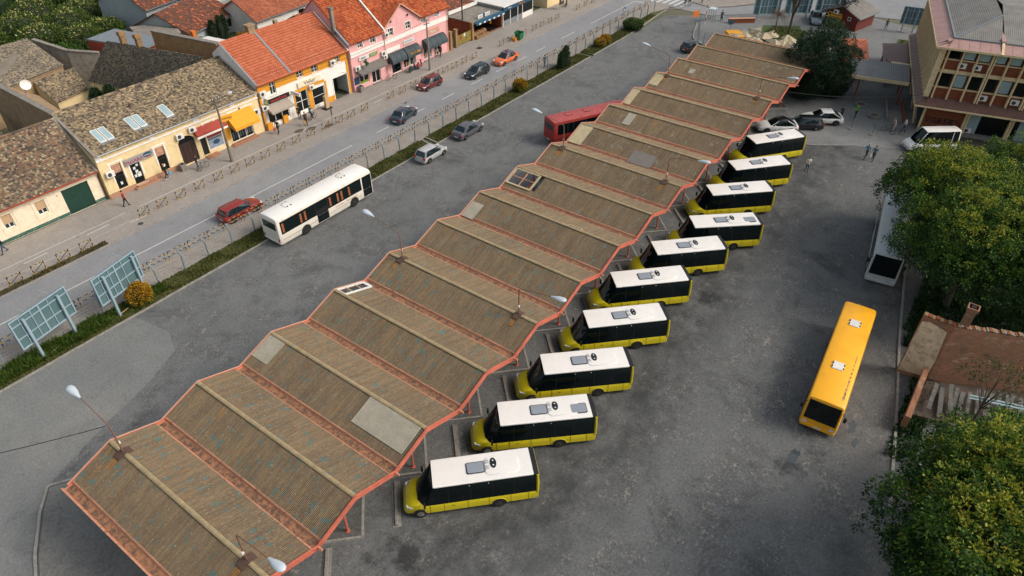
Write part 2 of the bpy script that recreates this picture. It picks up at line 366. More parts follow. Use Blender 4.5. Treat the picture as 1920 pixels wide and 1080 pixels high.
mx = nt.nodes.new('ShaderNodeMix'); mx.data_type = 'RGBA'; mx.blend_type = 'MULTIPLY'; mx.inputs[0].default_value = 1; nt.links.new(lk, mx.inputs[6]); nt.links.new(mr.outputs[0], mx.inputs[7]); nt.links.new(mx.outputs[2], bs_.inputs['Base Color'])
M['pale_sheet'] = paint('pale_sheet', 'a39a87', .8, .12, 2.2, dirt='5b7f7c', da=.45)
M['cream_sheet'] = paint('cream_sheet', 'b8aa86', .8, .12, 1.8, dirt='8d7f63', da=.6)
M['grey_sheet'] = paint('grey_sheet', '716a63', .7, .1, 2)
M['ridge_cap'] = paint('ridge_cap', 'a4916c', .85, .2, 2.5, dirt='6d604a', da=.5)
g = G('gutter_paint', .7); n = g.noise(2.2, 7, .75); n3 = g.noise(7, 5, .7)
c_ = g.mix(g.rng(n3, .35, .65), lin('bf7d5c'), lin('d29a7a')); c_ = g.mix(g.rng(n, .56, .64), c_, lin('86563d')); g.col(c_); M['gutter_paint'] = g.mat
g = G('gutter_dirt', .95); g.col(g.mix(g.rng(g.noise(3.1,6,.75),.42,.58), lin('604b3d'), lin('a2714f'))); M['gutter_dirt'] = g.mat
M['orange_steel'] = paint('orange_steel', 'c96a52', .7, .2, 1.6, dirt='a3654f', da=.7)
M['rim_pink'] = paint('rim_pink', 'cf9c80', .7, .12, 2)
M['rust_plate'] = paint('rust_plate', '5a4338', .85, .2, 4)
can = thing('bus_shelter', 'long folded-plate bus shelter roofed in brown corrugated sheets with orange gutters', 'bus shelter', (U0, VR, 0))
NB = 16; WAVE = .0985; NW = 11; SW = WAVE*NW; NC = 13; SL = math.hypot(PER/2, ZR-ZV); TH = math.atan2(ZR-ZV, PER/2)
def wave_mesh(nw, per, length, mat, name, amp=.022):
    m = MB(); k = nw*6 + 1
    for r in (0, 1):
        for i in range(k): m.v.append((r*length, i*per/6, amp*math.cos(2*PI*i/6)))
    for i in range(k-1): m.f.append((i, k+i, k+i+1, i+1)); m.m.append(0)
    return m.mesh(name, mat, True)
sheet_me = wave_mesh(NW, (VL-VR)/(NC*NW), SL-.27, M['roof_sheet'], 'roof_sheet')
SWd = (VL-VR)/NC
rest = MB(); count = 0
def sheet_matrix(k, up, s, v, lift=0):
    # local to the shelter; s = fraction of the slope from the valley
    if up: return (PER*k + PER/2*s, v, ZV + (ZR-ZV)*s + lift), (0, -TH, 0)
    return (PER*(k+1) - PER/2*s, v, ZV + (ZR-ZV)*s + lift), (0, -TH, PI)
holes = {(7, 1): (31.2, 34, .30, .93), (3, 0): (32.9, 34, .12, .98), (6, 0): (23.5, 24.7, .86, .97)}
for k in range(NB):
    for up in (1, 0):
        for c in range(NC):
            v = SWd*c
            s0 = .095; ln = 1.0
            hd = holes.get((k, up))
            cut = hd and hd[0] < VR + v + SWd/2 < hd[1] and k != 6
            if cut:
                if hd[2] < .2: continue
                ln = (hd[2]-.06)/.93
            if count < 300 or cut:
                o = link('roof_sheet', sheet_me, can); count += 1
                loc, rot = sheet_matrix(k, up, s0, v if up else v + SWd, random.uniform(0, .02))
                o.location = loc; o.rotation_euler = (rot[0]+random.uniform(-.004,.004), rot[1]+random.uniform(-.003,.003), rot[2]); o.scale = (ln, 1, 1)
            else:
                loc, rot = sheet_matrix(k, up, s0, v if up else v + SWd, random.uniform(0, .02))
                mt = Matrix.LocRotScale(Vector(loc), __import__('mathutils').Euler(rot), None)
                rest.add([mt @ p.co for p in sheet_me.vertices], [tuple(p.vertices) for p in sheet_me.polygons])
o = rest.build('roof_sheets_beyond', M['roof_sheet_far'], can, smooth=True); o['kind'] = 'stuff'
# later replacement sheets lying over the old ones
for k, v0, v1, s0, s1, mt in [(2,32.3,33.9,.35,.95,'pale_sheet'),(2,20.05,24.28,.33,.95,'pale_sheet'),(6,32.6,33.88,.02,.62,'pale_sheet'),(9,32.4,33.9,.05,.96,'cream_sheet'),
                              (10,30.3,31.25,.3,.89,'pale_sheet'),(11,33.05,33.9,.1,.97,'cream_sheet'),(12,32.8,33.9,.27,.96,'cream_sheet'),(9,24.4,26.95,-.01,.56,'grey_sheet'),(13,30.9,31.6,.3,.6,'pale_sheet')]:
    me = wave_mesh(max(4, round((v1-v0)/.1)), (v1-v0)/max(4, round((v1-v0)/.1)), SL*(s1-s0), M[mt], 'replacement_sheet', .016)
    o = link('replacement_sheet', me, can); o.location, o.rotation_euler = sheet_matrix(k, 1, s0, v0-VR, .055)
    o['label'] = {'pale_sheet': 'pale grey replacement roof sheet', 'cream_sheet': 'cream replacement roof sheet', 'grey_sheet': 'dark grey replacement roof sheet'}[mt]
# frames of the open fields
def frame_on(k, up, v0, v1, s0, s1, mat, bars, bm):
    m = MB(); pt = lambda s, v: Vector(sheet_matrix(k, up, s, v-VR, .05)[0])
    for a, b in (((s0,v0),(s1,v0)),((s1,v0),(s1,v1)),((s1,v1),(s0,v1)),((s0,v1),(s0,v0))): m.beam(pt(*a), pt(*b), .22, .06)
    m.build('opening_frame', mat, can)
    for a, b in bars:
        q = MB(); q.beam(pt(*a), pt(*b), .07, .07); q.build('rafter', bm, can)
frame_on(7, 1, 31.2, 33.85, .31, .93, M['cream_sheet'], [((.31,32.5),(.93,32.5)),((.62,31.2),(.62,33.85))], M['gutter_paint'])
frame_on(3, 0, 32.95, 33.85, .1, .98, M['white_rough'], [((.4,32.95),(.4,33.85)),((.7,32.95),(.7,33.85))], M['cream_sheet'])
frame_on(6, 0, 23.5, 24.75, .86, .99, M['ridge_cap'], [], None)
q = MB(); a_ = Vector(sheet_matrix(6,0,.925,23.55-VR,.045)[0]); b_ = Vector(sheet_matrix(6,0,.925,24.7-VR,.045)[0]); q.beam(a_, b_, .2, .03); tag(q.build('hole', M['black'], can), 'dark hole in the roof')
M['rust_stain'] = paint('rust_stain', '8d6330', .9, .3, 3)
for k in (0,4,8,12):
    for v in (32.6, 21.45):
        me = wave_mesh(3, .135, SL*.34, M['rust_stain'], 'rust_stain'); o = link('rust_stain', me, can); o.location, o.rotation_euler = sheet_matrix(k, 1, .60+random.uniform(-.05,.05), v-VR-.2, .034); tag(o, 'rust run below a lamp foot')
rc = MB()
for j in range(4):
    y0 = (VL-VR)*j/4; y1 = (VL-VR)*(j+1)/4+.05
    rc.loft([[(x, y, z+.004*j) for x, z in ((-.13,-.02),(-.05,.03),(.05,.03),(.13,-.02),(.13,-.04),(-.13,-.04))] for y in (y0, y1)])
rc_me = rc.mesh('ridge_cap', M['ridge_cap'])
gt = MB()
gt.loft([[(-.36,y,.11),(-.28,y,.09),(-.21,y,-.06),(.21,y,-.06),(.28,y,.09),(.36,y,.11),(.36,y,.08),(.3,y,.05),(.23,y,-.1),(-.23,y,-.1),(-.3,y,.05),(-.36,y,.08)] for y in (-.12, VL-VR+.05)], 0)
gt.bx(-.2,.2,.05,VL-VR-.1,-.055,-.04,1)
gt.cyl((0,-.42,-.03),(0,-.05,-.03),.07,8,0)
gt_me = gt.mesh('gutter', [M['gutter_paint'], M['gutter_dirt']])
for k in range(NB):
    o = link('ridge_cap', rc_me, can, (PER*k+PER/2, 0, ZR+.05+random.uniform(0,.015)))
for k in range(NB+1):
    link('gutter', gt_me, can, (PER*k, 0, ZV+.03))
for side, y, mat in ((0, -.06, M['orange_steel']), (1, VL-VR+.02, M['orange_steel'])):
    for k in range(NB):
        for x0, z0, x1, z1 in ((PER*k, ZV, PER*(k+.5), ZR), (PER*(k+.5), ZR, PER*(k+1), ZV)):
            m = MB(); h = .33
            P = [(x0,y,z0+.09),(x1,y,z1+.09),(x1,y,z1+.09-h),(x0,y,z0+.09-h)]; t = -.06 if side == 0 else .06
            m.add(P + [(a,b+t,c) for a,b,c in P], [(0,1,2,3),(7,6,5,4),(0,4,5,1),(2,6,7,3),(1,5,6,2),(0,3,7,4)])
            m.build('fascia', mat, can)
            m = MB(); m.beam((x0,y+t/2,z0+.105),(x1,y+t/2,z1+.105),.1,.025); m.build('edge_trim', M['rim_pink'] if side else M['orange_steel'], can)
for k in range(NB):
    for v in (21.66, 32.2):
        m = MB(); x = PER*(k+.53); m.tube([(x, v-VR, .15),(x, v-VR, ZR-.1)], .075, 8); m.cyl((x,v-VR,.15),(x,v-VR,.2),.16,8)
        m.build('post', M['orange_steel'], can)
for v in (32.7, 25):
    m = MB(); m.tube([(.24, v-VR, .15),(.1, v-VR, ZV-.1)], .09, 8); m.build('post', M['orange_steel'], can)
for v in (21.66, 32.2):
    m = MB(); m.bx(0, PER*NB, v-VR-.07, v-VR+.07, ZV-.42, ZV-.2); m.build('beam', M['orange_steel'], can)

# concrete wheel stops in front of each bay
M['concrete'] = paint('concrete', '8b857c', .9, .2, 2.5, dirt='4e4a45', da=.6, bump=.3)
places = ['nearest saw-tooth bay below the last bus']+['']*12
ordn = ['first','second','third','fourth','fifth','sixth','seventh','eighth','ninth','tenth','eleventh']
for k in range(-1, 11):
    m = MB(); m.box((0,0,.09),(3.15,.2,.18)); m.box((0,0,.02),(3.3,.5,.04),0)
    o = m.build('wheel_stop', M['concrete'], None, (16.1+PER*k, 20.7, 0), PI/4, bevel=.02)
    tag(o, 'long concrete wheel stop in the empty bay at the near end' if k == -1 else ('concrete wheel stop at the nose of the %s yellow-white minibus from the near end' % ordn[k] if k < 10 else 'concrete wheel stop in the bay of the white coupe'), 'wheel stop', 'concrete wheel stops along the saw-tooth platform')
# ------------------------------------------------------------------ vehicles
def wheel_mesh(r, w, rimmat, hub=.62, key=None):
    m = MB(); pr = [(0,-w/2),(r*hub,-w/2),(r*.93,-w/2),(r,-w/2+.03),(r,w/2-.03),(r*.93,w/2),(r*hub,w/2),(r*hub*.9,w/2-.04),(0,w/2-.04)]
    n = 20; rings = [[(q*math.cos(2*PI*j/n), y, q*math.sin(2*PI*j/n)) for j in range(n)] for q, y in pr[1:-1]]
    m.loft(rings, 0); return m.mesh('tyre', M['rubber'], True)
def rim_mesh(r, w, mat, hub=.62):
    m = MB(); n = 20
    for s in (1, -1):
        m.loft([[(q*math.cos(2*PI*j/n), s*y, q*math.sin(2*PI*j/n)) for j in range(n)] for q, y in ((r*hub, w/2-.01),(r*hub*.86, w/2-.005),(r*hub*.8, w/2-.05),(r*.2,w/2-.04),(r*.18,w/2+.005),(.01,w/2+.005))], 0, True)
        for a in range(5):
            t = 2*PI*a/5; m.beam((r*.15*math.cos(t), s*(w/2-.02), r*.15*math.sin(t)), (r*hub*.85*math.cos(t), s*(w/2-.015), r*hub*.85*math.sin(t)), .07*r/.3, .03)
    return m.mesh('rim', mat, True)
_wh = {}
def wheel(parent, x, y, r, w, mat='rim'):
    k = (round(r,3), w, mat)
    if k not in _wh: _wh[k] = (wheel_mesh(r, w, None), rim_mesh(r, w, M[mat]))
    t = link('wheel', _wh[k][0], parent, (x, y, r)); link('rim', _wh[k][1], t); return t
def arch(m, x, y, r, s, mi=0, lift=.012):
    """dark wheel-arch opening on the side at y (s = +-1), as a shallow raised half disc"""
    n = 14; zc = r/1.2; P = [(x+r*math.cos(PI*j/n), y+s*lift, r*math.sin(PI*j/n)+zc) for j in range(n+1)]
    P += [(x-r, y+s*lift, .24), (x+r, y+s*lift, .24)]
    m.poly(P if s < 0 else P[::-1], mi)

def make_minibus(two_hatches=False):
    t = thing('minibus', 'x', 'minibus')
    # lower body
    m = MB(); st = [(0,1.02,.34,1.10,0),(.06,1.09,.30,1.13,0),(.4,1.12,.28,1.13,0),(6.7,1.12,.26,1.13,0),(7.05,1.11,.26,1.16,.05),(7.3,1.09,.26,1.22,.11),(7.6,1.05,.26,1.18,.13),(7.9,.98,.27,1.06,.11),(8.12,.89,.29,.92,.08),(8.26,.76,.31,.78,.04),(8.30,.70,.33,.62,.0)]
    rings = []
    for x, w, zb, zt, cr in st:
        rings.append([(x,y,z) for y,z in ((-w*.9,zb),(-w,zb+.13),(-w*1.0,(zb+zt)/2),(-w*.99,zt-.10),(-w*.93,zt-.01),(-w*.5,zt+cr*.75),(0,zt+cr),(w*.5,zt+cr*.75),(w*.93,zt-.01),(w*.99,zt-.10),(w,(zb+zt)/2),(w,zb+.13),(w*.9,zb))])
    m.loft(rings); m.build('body', M['bus_yellow'], t, smooth=True)
    # glazed upper body
    m = MB(); rings = []
    for z, xr, xf, xs, w in ((1.08,.10,7.62,7.2,1.095),(1.5,.11,7.36,7.0,1.09),(2.0,.13,7.0,6.72,1.075),(2.45,.15,6.66,6.48,1.05),(2.62,.17,6.50,6.40,1.015),(2.66,.2,6.44,6.36,.99)):
        rings.append([(xr,w*.94,z),(xr,-w*.94,z),(xr+.08,-w,z),(xs-.25,-w,z),(xs,-w*.94,z),(xf-.08,-w*.6,z),(xf,0,z),(xf-.08,w*.6,z),(xs,w*.94,z),(xs-.25,w,z),(xr+.08,w,z)])
    m.loft(rings); gl = m.build('glass_band', M['dark_glass'], t, smooth=True)
    for s in (1, -1):
        for x in (1.55, 2.85, 4.2, 5.55):
            q = MB(); q.beam((x,s*1.096,1.14),(x,s*1.062,2.42),.045,.012); q.build('window_bar', M['black'], gl)
        for x in (3.1, 4.25):
            q = MB(); q.box((x,s*1.05,2.47),(.05,.03,.04)); q.build('marker_lamp', M['lamp_white'], t)
        # rear corner pillars and lamps
        q = MB(); q.tube([(.07,s*1.05,1.0),(.07,s*1.04,1.9),(.10,s*.99,2.62)],[.10,.095,.07],8); q.build('corner_pillar', M['bus_yellow'], t, smooth=True)
        q = MB(); q.box((-.005,s*1.0,1.02),(.06,.16,.36)); q.build('tail_light', M['lamp_red'], t, bevel=.015)
        q = MB(); q.loft([[(x,s*y,z) for y,z in ((a,.80),(b,.84),(b,.98),(a,.94))] for x,a,b in ((7.78,.90,1.06),(8.12,.66,.90))]); q.build('headlight', M['lamp_white'], t, smooth=True)
        q = MB(); q.tube([(6.98,s*1.1,1.35),(7.05,s*1.28,1.4)],.025,6); q.box((7.02,s*1.36,1.5),(.12,.16,.42)); q.build('wing_mirror', M['black'], t, bevel=.03)
        for x in (.65, 1.75, 3.1, 4.4, 5.85, 6.7):
            q = MB(); q.bx(x-.012,x+.012,s*1.118-.006,s*1.118+.006,.34,1.06); q.build('panel_seam', M['black'], t)
        q = MB(); arch(q, 2.48, s*1.118, .46, s); q.build('wheel_arch', M['black'], t); q = MB(); arch(q, 7.3, s*1.098, .46, s); q.build('wheel_arch', M['black'], t)
        q = MB(); q.bx(5.2,5.38,s*1.122-.01,s*1.122+.012,.82,.85); q.build('door_handle', M['black'], t)
        q = MB(); q.tube([(2.48+.5*math.cos(a), s*1.125, .38+.5*math.sin(a)) for a in np.linspace(.1,PI-.1,9)],.03,5); q.build('arch_lip', M['bus_yellow'], t)
    q = MB(); q.bx(-.02,.12,-.98,.98,1.1,1.45); q.bx(-.01,.12,-.98,.98,2.3,2.6); q.build('rear_panel', M['bus_yellow'], t, bevel=.02)
    q = MB(); q.bx(-.03,.02,-.26,.26,.62,.74); q.build('number_plate', M['plate'], t)
    # roof
    q = MB(); q.loft([[(x,y,z) for y,z in ((-w,2.62),(-w,2.69),(-w*.93,2.725),(0,2.745),(w*.93,2.725),(w,2.69),(w,2.62))] for x,w in ((.34,1.0),(.38,1.015),(6.34,1.015),(6.42,.99))]); rf = q.build('roof', M['white_paint'], t)
    q = MB(); q.loft([[(x,y,z) for y,z in ((-1.0,2.5),(-1.0,2.66),(0,2.7),(1.0,2.66),(1.0,2.5))] for x in (.02,.34)]); q.build('rear_spoiler', M['black'], t)
    def hatch(x, y):
        f = MB(); f.loft([[(x+sx*a,y+sy*b,z) for sx,sy in ((-1,-.8),(-.85,-1),(.85,-1),(1,-.8),(1,.8),(.85,1),(-.85,1),(-1,.8))] for a,b,z in ((.56,.42,2.735),(.56,.42,2.775),(.52,.38,2.785))]); h = f.build('roof_hatch', M['black'], rf)
        f = MB(); f.loft([[(x+sx*a,y+sy*b,z) for sx,sy in ((-1,-.8),(-.85,-1),(.85,-1),(1,-.8),(1,.8),(.85,1),(-.85,1),(-1,.8))] for a,b,z in ((.515,.375,2.785),(.50,.36,2.805),(.44,.30,2.812))]); f.build('hatch_cover', M['hatch_grey'], h)
    hatch(3.78, .03)
    if two_hatches: hatch(1.15, .25)
    f = MB(); f.loft([[(x+sx*a,y+sy*b,z) for sx,sy in ((-1,-.7),(-.8,-1),(.8,-1),(1,-.7),(1,.7),(.8,1),(-.8,1),(-1,.7))] for x,y,a,b,z in ((2.15,.05,1.05,.66,2.735),(2.15,.05,1.02,.63,2.79),(2.15,.05,.92,.55,2.80))]); ac = f.build('air_conditioner', M['white_paint'], rf, smooth=True)
    f = MB(); f.loft([[(2.66+sx*a, -.12+sy*b, z) for sx,sy in [(math.cos(q)*1, math.sin(q)) for q in np.linspace(0,2*PI,17)[:-1]]] for a,b,z in ((.2,.38,2.8),(.2,.38,2.825))]); fan = f.build('fan_housing', M['black'], ac)
    for dy in (.17, -.17):
        f = MB(); f.cyl((2.66,-.12+dy,2.825),(2.66,-.12+dy,2.84),.05,10); f.build('fan_hub', M['lamp_white'], fan)
    for i in range(2):
        for j in range(4):
            f = MB(); f.bx(2.95+j*.055,2.975+j*.055,-.42+i*.42,-.12+i*.42,2.8,2.808); f.build('vent_slot', M['hatch_grey'], ac)
    q = MB(); q.bx(8.02,8.3,-.42,.42,.5,.62); q.build('grille', M['black'], t)
    q = MB(); q.loft([[(x,y*w,z) for y,z in ((-1,.3),(-1,.46),(1,.46),(1,.3))] for x,w in ((8.0,.95),(8.22,.82),(8.33,.62))]); q.build('front_bumper', M['bus_yellow'], t, bevel=.03)
    q = MB(); q.box((6.9,.35,1.86),(.02,.16,.22)); q.build('windscreen_sticker', M['blind'], t)
    for y in (1.005,-1.005): wheel(t, 2.48, y, .37, .27, 'rim_dark'); wheel(t, 7.3, y, .37, .25, 'rim')
    return t
mbA, mbB = make_minibus(False), make_minibus(True)
BUS = [((16.88,18.34),(21.33,13.97),0,'yellow and white minibus nearest the camera, nose under the shelter'),
 ((22.81,18.16),(27.3,13.42),1,'yellow and white minibus with two grey roof hatches, second from the near end'),
 ((28.42,18.28),(32.79,13.7),0,'yellow and white minibus third from the near end of the rank'),
 ((34.35,18.35),(38.87,13.83),0,'yellow and white minibus fourth from the near end of the rank'),
 ((39.84,19.1),(44.38,14.57),0,'yellow and white minibus fifth from the near end of the rank'),
 ((45.78,18.49),(50.32,13.89),0,'yellow and white minibus sixth from the near end of the rank'),
 ((51.36,17.87),(55.83,12.82),1,'yellow and white minibus with two roof hatches in the far half of the rank'),
 ((57.82,18.59),(62.26,13.99),0,'yellow and white minibus third from the far end of the rank'),
 ((63.87,18.68),(68.65,14.43),0,'yellow and white minibus second from the far end, behind the man in white'),
 ((70.63,19.21),(75.77,15.3),0,'yellow and white minibus at the far end, beside the white coupe')]
used = [False, False]
for nf, nr, two, lab in BUS:
    h = Vector((nf[0]-nr[0], nf[1]-nr[1])).normalized(); left = Vector((-h.y, h.x))
    o0 = Vector(nr) - left*1.015 - h*.34; a = math.atan2(h.y, h.x)
    src = (mbA, mbB)[two]
    o = src if not used[two] else copy_tree(src); used[two] = True
    place(o, (o0.x, o0.y, 0), a, lab, 'yellow and white minibuses in the saw-tooth bays')

def big_bus(label, loc, rz, L, W, H, mat, roofmat, hatches, side_panes, doors, axles, rear_pane=True, curtains=False, group=None, front=True, text=None, door_side=-1):
    """city bus; local x forward from the rear bumper, y to the left"""
    t = thing('city_bus', label, 'bus', loc, rz, group); w = W/2
    sec = lambda wi, zt, zb: [(-wi*.95,zb),(-wi,zb+.15),(-wi,1.2),(-wi*.965,zt-.28),(-wi*.91,zt-.09),(-wi*.78,zt-.01),(0,zt+.02),(wi*.78,zt-.01),(wi*.91,zt-.09),(wi*.965,zt-.28),(wi,1.2),(wi,zb+.15),(wi*.95,zb)]
    m = MB(); m.loft([[(x,y,z) for y,z in sec(wi,zt,zb)] for x,wi,zt,zb in ((0,w*.96,H-.12,.42),(.07,w*.99,H-.03,.34),(.3,w,H,.3),(L-.35,w,H,.3),(L-.1,w*.98,H-.05,.3),(L,w*.93,H-.22,.34))])
    for i, f in enumerate(m.f):
        if all(m.v[j][2] > H-.2 for j in f): m.m[i] = 1
    body = m.build('body', [mat, roofmat], t, smooth=True)
    y_at = lambda z: w*(1-.035*max(0,(z-1.2))/(H-1.48))
    def pane(x0, x1, z0, z1, s, nm='window', mt='dark_glass'):
        q = MB(); e = .014; a, b = y_at(z0)+e, y_at(z1)+e
        q.add([(x0,s*a,z0),(x1,s*a,z0),(x1,s*b,z1),(x0,s*b,z1),(x0,s*(a-.03),z0),(x1,s*(a-.03),z0),(x1,s*(b-.03),z1),(x0,s*(b-.03),z1)],
              [(0,1,2,3) if s < 0 else (3,2,1,0),(0,4,5,1),(1,5,6,2),(2,6,7,3),(3,7,4,0)])
        return q.build(nm, M[mt], t)
    for s in (1, -1):
        q = MB(); xa, xb = side_panes[0][0]-.04, side_panes[-1][1]+.04; e = .006; a, b = y_at(1.34)+e, y_at(H-.38)+e
        q.add([(xa,s*a,1.34),(xb,s*a,1.34),(xb,s*b,H-.38),(xa,s*b,H-.38)], [(0,1,2,3) if s < 0 else (3,2,1,0)]); q.build('window_rubber', M['black'], t)
        for x0, x1 in side_panes:
            p = pane(x0, x1, 1.38, H-.42, s)
            if curtains:
                for cx in (x0+.12, x1-.35):
                    if random.random() < .55: q = MB(); q.bx(cx,cx+.22,s*(w+.0165)-.002,s*(w+.0165)+.002,1.5,H-.6); q.v = [(a,b-s*.035*max(0,(c-1.2))/(H-1.48)*w,c) for a,b,c in q.v]; q.build('curtain', M['curtain'], p)
        for x, r in axles: q = MB(); arch(q, x, s*w, r*1.18, s, 0, .008); q.build('wheel_arch', M['black'], t)
        for x, r in axles: wheel(t, x, s*(w-.13), r, .3, 'rim_dark')
        q = MB(); q.bx(.35,L-1.6,s*(w+.006)-.008,s*(w+.006)+.008,.78,.80); q.build('side_seam', M['black'], t)
        q = MB(); q.box((-.0,s*w*.82,.75),(.06,.14,.34)); q.build('tail_light', M['lamp_red'], t, bevel=.01)
        q = MB(); q.box((L-.02,s*w*.74,.66),(.08,.34,.18)); q.build('headlight', M['lamp_white'], t, bevel=.02)
        q = MB(); q.tube([(L-.1,s*w*.9,H-.5),(L+.12,s*(w+.14),H-.62)],.025,6); q.box((L+.12,s*(w+.16),H-.85),(.1,.18,.4)); q.build('wing_mirror', M['black'], t, bevel=.03)
    for x0, x1 in doors:
        d = pane(x0, x1, .42, H-.42, door_side, 'door')
        q = MB(); xm = (x0+x1)/2; q.bx(xm-.015,xm+.015,door_side*(w+.018)-.004,door_side*(w+.018)+.004,.45,1.4); q.build('door_seam', M['rubber'], d)
    q = MB(); q.loft([[(x,y,z) for y,z in ((-w*.86,z0),(w*.86,z0),(w*.84,z1),(-w*.84,z1))] for x,z0,z1 in ((L-.3,1.02,H-.2),(L+.012,1.02,H-.2))]); ws = q.build('windscreen', M['dark_glass'], t, bevel=.03)
    for y in (.1,-.7): q = MB(); q.beam((L+.02,y,1.22),(L+.02,y+.55,1.5),.03,.02); q.build('wiper', M['black'], ws)
    if rear_pane: q = MB(); q.bx(-.015,.1,-w*.76,w*.76,1.75,H-.5); q.build('rear_window', M['grey_glass'], t, bevel=.04)
    q = MB(); q.bx(-.05,.1,-w*.9,w*.9,.4,.6); q.build('rear_bumper', mat, t, bevel=.03)
    q = MB(); q.bx(L-.1,L+.06,-w*.92,w*.92,.3,.55); q.build('front_bumper', mat, t, bevel=.04)
    for x in (-.06, L+.07): q = MB(); q.box((x,0,.48),(.02,.52,.12)); q.build('number_plate', M['plate'], t)
    for x, y, c in hatches:
        q = MB(); q.box((x,y,H+.035),(.82,.74,.07)); hb = q.build('roof_hatch', M[c], t, bevel=.03)
        for dx in (.2,-.2):
            for dy in (.37,-.37): q = MB(); q.box((x+dx,y+dy,H+.06),(.16,.07,.07)); q.build('latch', M['black'], hb)
    if text: lettering(text, .2, M['rim_pink'], t, (L*.69, door_side*(w+.02), 1.08), (PI/2,0,0 if door_side < 0 else PI), sx=1.3)
    return t
M['curtain'] = paint('curtain', '9a5a33', .9, .2, 4)
big_bus('long white bus parked along the grass verge by the street', (29.85,49.6,0), R(-.3), 11.9, 2.5, 3.05, M['cream_bus'], M['white_paint'], [(2.4,.15,'white_rough'),(9.1,.15,'white_rough')],
        [(.35,2.9),(2.95,4.4),(6.05,7.5),(7.55,9.0),(9.05,10.35)], [(4.5,5.9),(10.55,11.75)], [(3.0,.48),(9.2,.48)], curtains=True, text='S-KOMERC  TRANSPORT')
big_bus('orange-yellow city bus with peeling roof parked alone in the lot', (49.0,2.3,0), R(184.3), 11.8, 2.45, 3.0, M['bus_orange'], M['bus_orange'], [(2.6,.0,'white_rough'),(7.9,-.1,'white_rough')],
        [(.4,2.4),(2.5,4.4),(5.8,7.6),(7.7,9.8)], [(4.5,5.7),(10.1,11.3)], [(3.1,.48),(9.0,.48)])
big_bus('red bus half hidden behind the left side of the shelter', (62.3,40.25,0), R(-27), 10.5, 2.45, 2.95, M['bus_red'], M['bus_red_roof'], [(2.6,.1,'bus_red_roof'),(5.0,.1,'bus_red_roof')],
        [(.55,1.75),(1.95,2.5),(2.7,4.2),(4.3,6.0),(6.1,8.2)], [(8.5,9.7)], [(3.1,.48),(8.0,.48)])
big_bus('silver-white coach parked in the shade beneath the big tree', (68.2,3.8,0), R(188.5), 11.5, 2.5, 3.2, M['bus_grey'], M['bus_grey'], [(5.6,0,'hatch_grey')],
        [(.4,2.8),(2.9,5.2),(5.3,7.6),(7.7,10.0)], [(10.2,11.2)], [(2.8,.48),(8.7,.48)])
# peeled strip on the orange bus roof: bare metal showing
g = G('peeled', .6); g.col(g.mix(g.rng(g.noise(5,4,.8),.45,.55), lin('d9b577'), lin('6b4f3c'))); M['peeled'] = g.mat
ob = [o for o in COL.objects if o.get('label','').startswith('orange-yellow')][0]
for i in range(11):
    m = MB(); x = 6.4+i*.44; L = random.uniform(.1,.3); w = .02+.008*i*random.uniform(.5,1.2)
    m.poly([(x-L,.86+random.uniform(-.02,.02),3.012),(x-L*.3,.86-w,3.012),(x+L*.5,.86-w*.8,3.012),(x+L,.86,3.012),(x+L*.4,.86+w*.7,3.012),(x-L*.5,.86+w*.5,3.012)]); tag(m.build('peeled_paint', M['peeled'], ob), 'patch of peeling roof paint')

